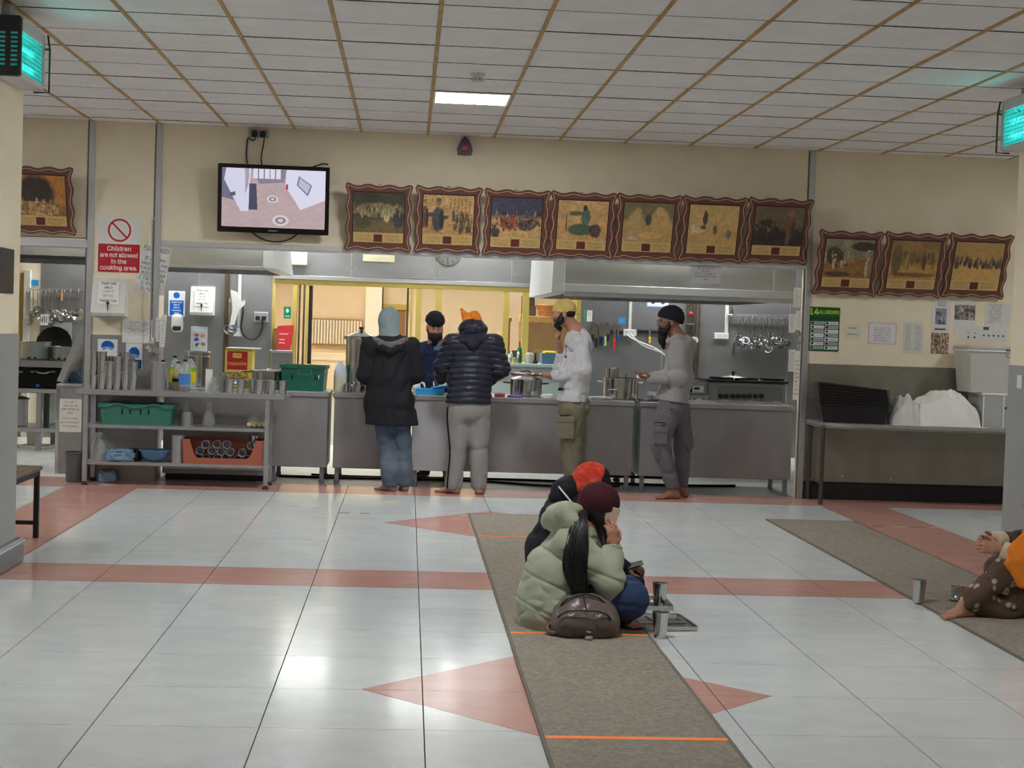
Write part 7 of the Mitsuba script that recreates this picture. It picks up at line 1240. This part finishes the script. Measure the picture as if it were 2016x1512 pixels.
cloth(t, 'coat', B, .0055, 'green_coat', lambda P: folds(.006, 8, 31, (.6, .6, 1.3))(P) + .007 * np.exp(-((((P[:, 2] - .02 + .35 * (P[:, 0] - .75)) % .15) - .075) / .008) ** 2))
B = Blob(); B.chain([q(1136, 1004, -.10), q(1112, 1008, -.11), q(1090, 1018, -.06), q(1084, 1024, .04), q(1096, 1018, .13)], [.030, .036, .042, .042, .034], .05); B.chain([q(1112, 1010, -.12), q(1130, 1028, -.16), q(1140, 1050, -.17)], [.034, .03, .024], .04); B.ecap(q(1104, 1020, -.04), q(1104, 1046, -.07), (.09, .05), (.06, .03), (0, 1, 0), .06); cloth(t, 'hood', B, .006, 'green_coat', folds(.005, 9, 8))
B = Blob(); B.ell(g(0, -.014, .034), (.092, .112, .104), R, .02); B.cut(R @ np.array([0, .35, -1.]), g(0, 0, -.015)); B.cap(g(.0, -.085, -.01), g(.01, -.12, -.05), .04, .03, .03)
def weave(V): u = (V - g(0, 0, 0)) @ R; a = np.arctan2(u[:, 0], u[:, 1]) * .1; k_ = np.minimum(np.abs((a / .016) % 1 - .5), np.abs((u[:, 2] / .016) % 1 - .5)); return lin(np.array([86, 36, 48]) * (1 - .45 * np.clip((k_[:, None] - .0) / .16, 0, 1)))
cloth(t, 'knit_cap', B, .004, 'jeans_print', None, 'maroon checked head cover', color=weave)
B = Blob(); B.chain([q(1178, 1020, -.06), q(1188, 1050, -.05), q(1190, 1075, -.10)], [.03, .025, .012], .02); B.ell(g(0, -.03, -.02), (.08, .08, .075), R, .02); cloth(t, 'hair', B, .006, 'hair')
# ponytail: strands
rng = np.random.default_rng(12); st = []
for i in range(420):
    a, r = rng.random() * 2 * PI, math.sqrt(rng.random()); u, v = r * math.cos(a), r * math.sin(a); e = rng.normal(0, 1, 3)
    pts = [q(1150 + 7 * u, 1008 + 4 * v, -.10 + .02 * v), q(1140 + 17 * u, 1040 + 3 * e[0], -.19 + .03 * v), q(1134 + 24 * u, 1085 + 3 * e[1], -.24 + .03 * v), q(1133 + 22 * u + 1.5 * e[0], 1128, -.25 + .03 * v), q(1137 + 17 * u + 2 * e[1], 1152, -.25 + .025 * v), q(1140 + 11 * u + 3 * e[2], 1164 + 14 * rng.random(), -.25 + .02 * v)]
    st.append(tube(spline(pts, 3), np.linspace(.0034, .0014, 16), 4))
part(t, 'ponytail', cat(*st), 'hair_gloss', True, 'long black ponytail'); mat('hair_gloss', (24, 21, 22), .38, spec=.5)
B = Blob()
for e in 'RL': B.chain([np.asarray(J['hip' + e]), np.asarray(J['kn' + e]), np.asarray(J['an' + e])], [.10, .088, .058], .03)
B.cut(unit(np.asarray(J['anR']) - J['knR']), J['anR'], J['anR'], .08); cloth(t, 'jeans', B, .006, 'jeans_dark', folds(.005, 10, 7))
part(t, 'bangle', tube([J['wrR'] + np.array([.034 * math.cos(a), .034 * math.sin(a), .012]) for a in np.arange(20) * PI / 10], .003, 6, True), 'chrome', True)
p = q(1201, 1024, -.062); t = thing('phone', 'pale gold phone held to the ear of the seated woman in the green coat', 'phone'); mat('phone_gold', (206, 178, 156), .3, .3)
ph = xf(bx(-.036, .036, -.004, .004, -.07, .07, .003), (0, 0, 0), .1, .30, .25); part(t, 'case', xf(ph, p), 'phone_gold'); part(t, 'camera', xf(xf(cyl((-.018, -.0042, .05), (-.018, -.006, .05), .009, 12), (0, 0, 0), .1, .30, .25), p), 'black_gloss')
p = at(1248, 1112, 8.22); one('small_phone', 'dark slim phone held by the seated person in the black jacket', 'phone', xf(bx(-.05, .05, -.03, .03, -.004, .004, .003), p, .2, -.3), 'black_gloss')

# ---- 8: woman at the right edge
t = person('seated woman with clasped hands, orange scarf and brown flowered clothes')
Y = 8.32; q = lambda x, y, d=0.: at(x, y, Y + d)
J = dict(head=q(2050, 985, .05), face=(-1, .05, -.1), neck=q(2070, 1025, .05), shL=q(2082, 1062, -.12), shR=q(2072, 1052, .2), elL=q(2040, 1112, -.22), elR=q(2030, 1062, .22), wrL=q(1966, 1080, -.14), wrR=q(1953, 1066, .02), hipL=q(2105, 1195, -.1), hipR=q(2105, 1190, .12), knL=q(2000, 1118, -.15), knR=q(1972, 1122, .16), anL=wz(1900, .075, Y - .16), anR=wz(1975, .08, Y + .16),
         handL=((-1, .15, .10), (.15, .9, -.2), -1, .72, .5), handR=((-1, -.22, .05), (.15, -.9, -.2), 1, .72, .5), footL=(-1, -.32, 0), footR=(-1, .3, 0))
R, g = body(t, J, .0045, skin='b', female=True)
def floral(V):
    c = np.tile(np.array([88., 70, 62]), (len(V), 1)); r = np.random.default_rng(3); lo_, hi_ = V.min(0), V.max(0)
    idx = r.choice(len(V), 70, replace=False)
    for i in idx:
        ctr = V[i]; up1 = unit(r.normal(0, 1, 3)); up2 = unit(np.cross(up1, r.normal(0, 1, 3)))
        for k_ in range(4):
            o = ctr + .019 * (math.cos(k_ * PI / 2) * up1 + math.sin(k_ * PI / 2) * up2); dd = np.linalg.norm(V - o, axis=1); k1 = np.clip((.0175 - dd) / .005, 0, 1)[:, None]; c = c * (1 - k1) + np.array([178, 164, 136.]) * k1
    return lin(c)
B = Blob(); B.ecap(q(2080, 1060, .04), q(2098, 1130, .02), (.18, .115), (.19, .15), (0, 1, 0), .06); B.ecap(q(2098, 1130, .02), q(2102, 1200, 0), (.19, .15), (.22, .18), (0, 1, 0), .05)
for e in 'RL': B.cap(q(2078, 1058, .04), J['sh' + e], .09, .075, .05); B.chain([J['sh' + e], J['el' + e], np.asarray(J['wr' + e]) + unit(np.asarray(J['el' + e]) - J['wr' + e]) * .09], [.078, .064, .046], .03)
cloth(t, 'tunic', B, .0055, 'jeans_print', folds(.006, 8, 41), color=floral)
for e in 'RL':
    w_ = np.asarray(J['wr' + e]); d_ = unit(np.asarray(J['el' + e]) - w_); B = Blob().cap(w_ + d_ * .02, w_ + d_ * .09, .050, .060, .01); B.cut(-d_, w_ + d_ * .018); B.cut(d_, w_ + d_ * .085); cloth(t, 'cuff', B, .005, 'beige_cuff')
B = Blob()
for e in 'RL': B.chain([np.asarray(J['hip' + e]), np.asarray(J['kn' + e]), np.asarray(J['an' + e]) + [.03, 0, .03]], [.125, .088, .066], .04)
B.chain([wz(1935, .055, Y - .14), wz(1985, .06, Y - .16), wz(2060, .08, Y - .1)], [.05, .065, .08], .05); cloth(t, 'trousers', B, .0055, 'jeans_print', folds(.014, 7, 43, (1, 1, .8)), color=floral)
B = Blob(); B.ecap(q(2040, 1062, -.17), q(2012, 1105, -.24), (.09, .03), (.10, .03), (1, 0, -.4), .04); B.ecap(q(2012, 1105, -.24), q(2022, 1150, -.27), (.10, .03), (.055, .025), (1, 0, -.2), .04); B.ecap(q(2075, 1040, .03), q(2040, 1066, -.16), (.10, .05), (.09, .035), (1, 0, 0), .05); B.chain([q(2085, 1035, .2), q(2100, 1040, .05), q(2075, 1040, -.06)], [.05, .06, .05], .04); cloth(t, 'scarf', B, .006, 'orange_cloth', folds(.006, 10, 44, (1, 1, .3)), 'bright orange scarf')
B = Blob(); B.ell(g(0, -.02, .034), (.094, .116, .108), R, .02); B.ecap(g(0, -.04, -.02), q(2085, 1035, .04), (.088, .08), (.11, .09), (0, 1, 0), .04); B.cut(R @ np.array([0, 1, .1]), g(0, .07, .0)); cloth(t, 'head_covering', B, .007, 'orange_cloth', folds(.007, 9, 6))

# ---- things on the floor by the seated people
t = thing('backpack', 'dark brown leather backpack lying on the carpet beside the green coat', 'backpack')
p = fl(1150, 1250); Yb = 7.46; q = lambda x, y, d=0.: at(x, y, Yb + d)
B = Blob(); B.ecap(q(1118, 1226), q(1188, 1226), (.115, .088), (.105, .085), (0, 1, 0), .05); B.ecap(q(1122, 1206, .03), q(1180, 1206, .03), (.095, .08), (.085, .075), (0, 1, 0), .04); B.ecap(q(1134, 1190, .04), q(1168, 1190, .05), (.08, .055), (.075, .05), (0, 1, 0), .05); cloth(t, 'bag', B, .006, 'bag_leather', folds(.003, 9, 51))
B = Blob(); B.ecap(q(1118, 1228, -.07), q(1184, 1230, -.07), (.055, .075), (.05, .07), (0, 1, 0), .03); cloth(t, 'front_pocket', B, .006, 'bag_leather', folds(.005, 11, 52))
part(t, 'zip', tube(spline([q(1098, 1216, -.11), q(1120, 1203, -.125), (q(1152, 1202, -.13)), q(1185, 1206, -.125), q(1203, 1220, -.10)]), .005, 6), 'black'); part(t, 'zip', tube(spline([q(1104, 1192, -.03), q(1122, 1176, -.03), q(1150, 1170, -.02), q(1180, 1178, -.03), q(1195, 1196, -.03)]), .005, 6), 'black'); part(t, 'seam', tube(spline([q(1148, 1172, -.03), q(1152, 1186, -.075), q(1155, 1200, -.12)]), .003, 6), 'black')
part(t, 'strap', tube(spline([q(1115, 1252, -.06), q(1140, 1266, -.10), q(1160, 1267, -.11), q(1185, 1256, -.08)]), .011, 6), 'black', True); part(t, 'strap', tube(spline([q(1090, 1225, .0), q(1078, 1240, -.02), q(1084, 1246, -.04), q(1100, 1240, -.05)]), .012, 6), 'bag_leather', True); part(t, 'buckle', bx(*(lambda c: (c[0] - .02, c[0] + .02, c[1] - .03, c[1] + .01, .01, .03, .005))(fl(1158, 1262))), 'chrome')
def ftum(x, y, label, s=1.06): p = fl(x, y - 4); return tumbler((p[0], p[1], .001 if not .54 < p[0] < 1.25 else .0105), label, s=s)
ftum(1299, 1260, 'steel tumbler on the floor right in front of the thali'); ftum(1298, 1197, 'steel tumbler on the floor beyond the thali, beside the knee')
p = fl(1811, 1189); tumbler((p[0] - .01, p[1], .0105), 'steel tumbler standing at the edge of the right carpet', s=1.06)
p = fl(1886, 1183); vessel('steel_bowl', 'small shiny steel bowl on the right carpet beyond the bare foot', 'bowl', (p[0], p[1], .0105), shell(.042, .075, flare=1.12)); one('steel_saucer', 'thin steel saucer leaning on the carpet beside the small bowl', 'saucer', lathe([(0, .002), (.04, .003), (.055, .010), (.057, .010), (.042, 0), (0, 0)][::-1], 24, (p[0] - .02, p[1] - .05, .0102)), 'steel_bright', 30)
def thali(label, c, w, d, rz):
    t = thing('thali_tray', label, 'tray'); P = sbox(-w / 2, -d / 2, w / 2, d / 2).buffer(-.03).buffer(.03); pr = [(P.buffer(.012), .022, .0245), (P, 0.004, .022)]
    wall = extr(P.buffer(.012).difference(P.buffer(.004)), .003); part(t, 'rim', xf(wall, np.array(c) + [0, 0, .021], 0, 0, rz), 'steel_bright')
    part(t, 'pan', xf(sub(frustum(w, d, w + .015, d + .015, .022), xf(frustum(w - .006, d - .006, w + .010, d + .010, .022), (0, 0, .003))), np.array(c), 0, 0, rz), 'steel_bright')
    for x in (-w * .17, w * .17): part(t, 'divider', xf(bx(x - .006, x + .006, -d * .0, d * .48, .002, .017, .004), c, 0, 0, rz), 'steel_bright')
    part(t, 'divider', xf(bx(-w * .48, w * .48, -.006, .006, .002, .017, .004), c, 0, 0, rz), 'steel_bright'); return t
thali('rectangular steel thali tray with compartments before the bare foot', (1.365, 7.80, .001), .27, .34, .10)
p = at(1279, 1180, 8.35); thali('second steel thali tray half hidden behind the far tumbler', (p[0], 8.35, .001), .2, .3, .0)
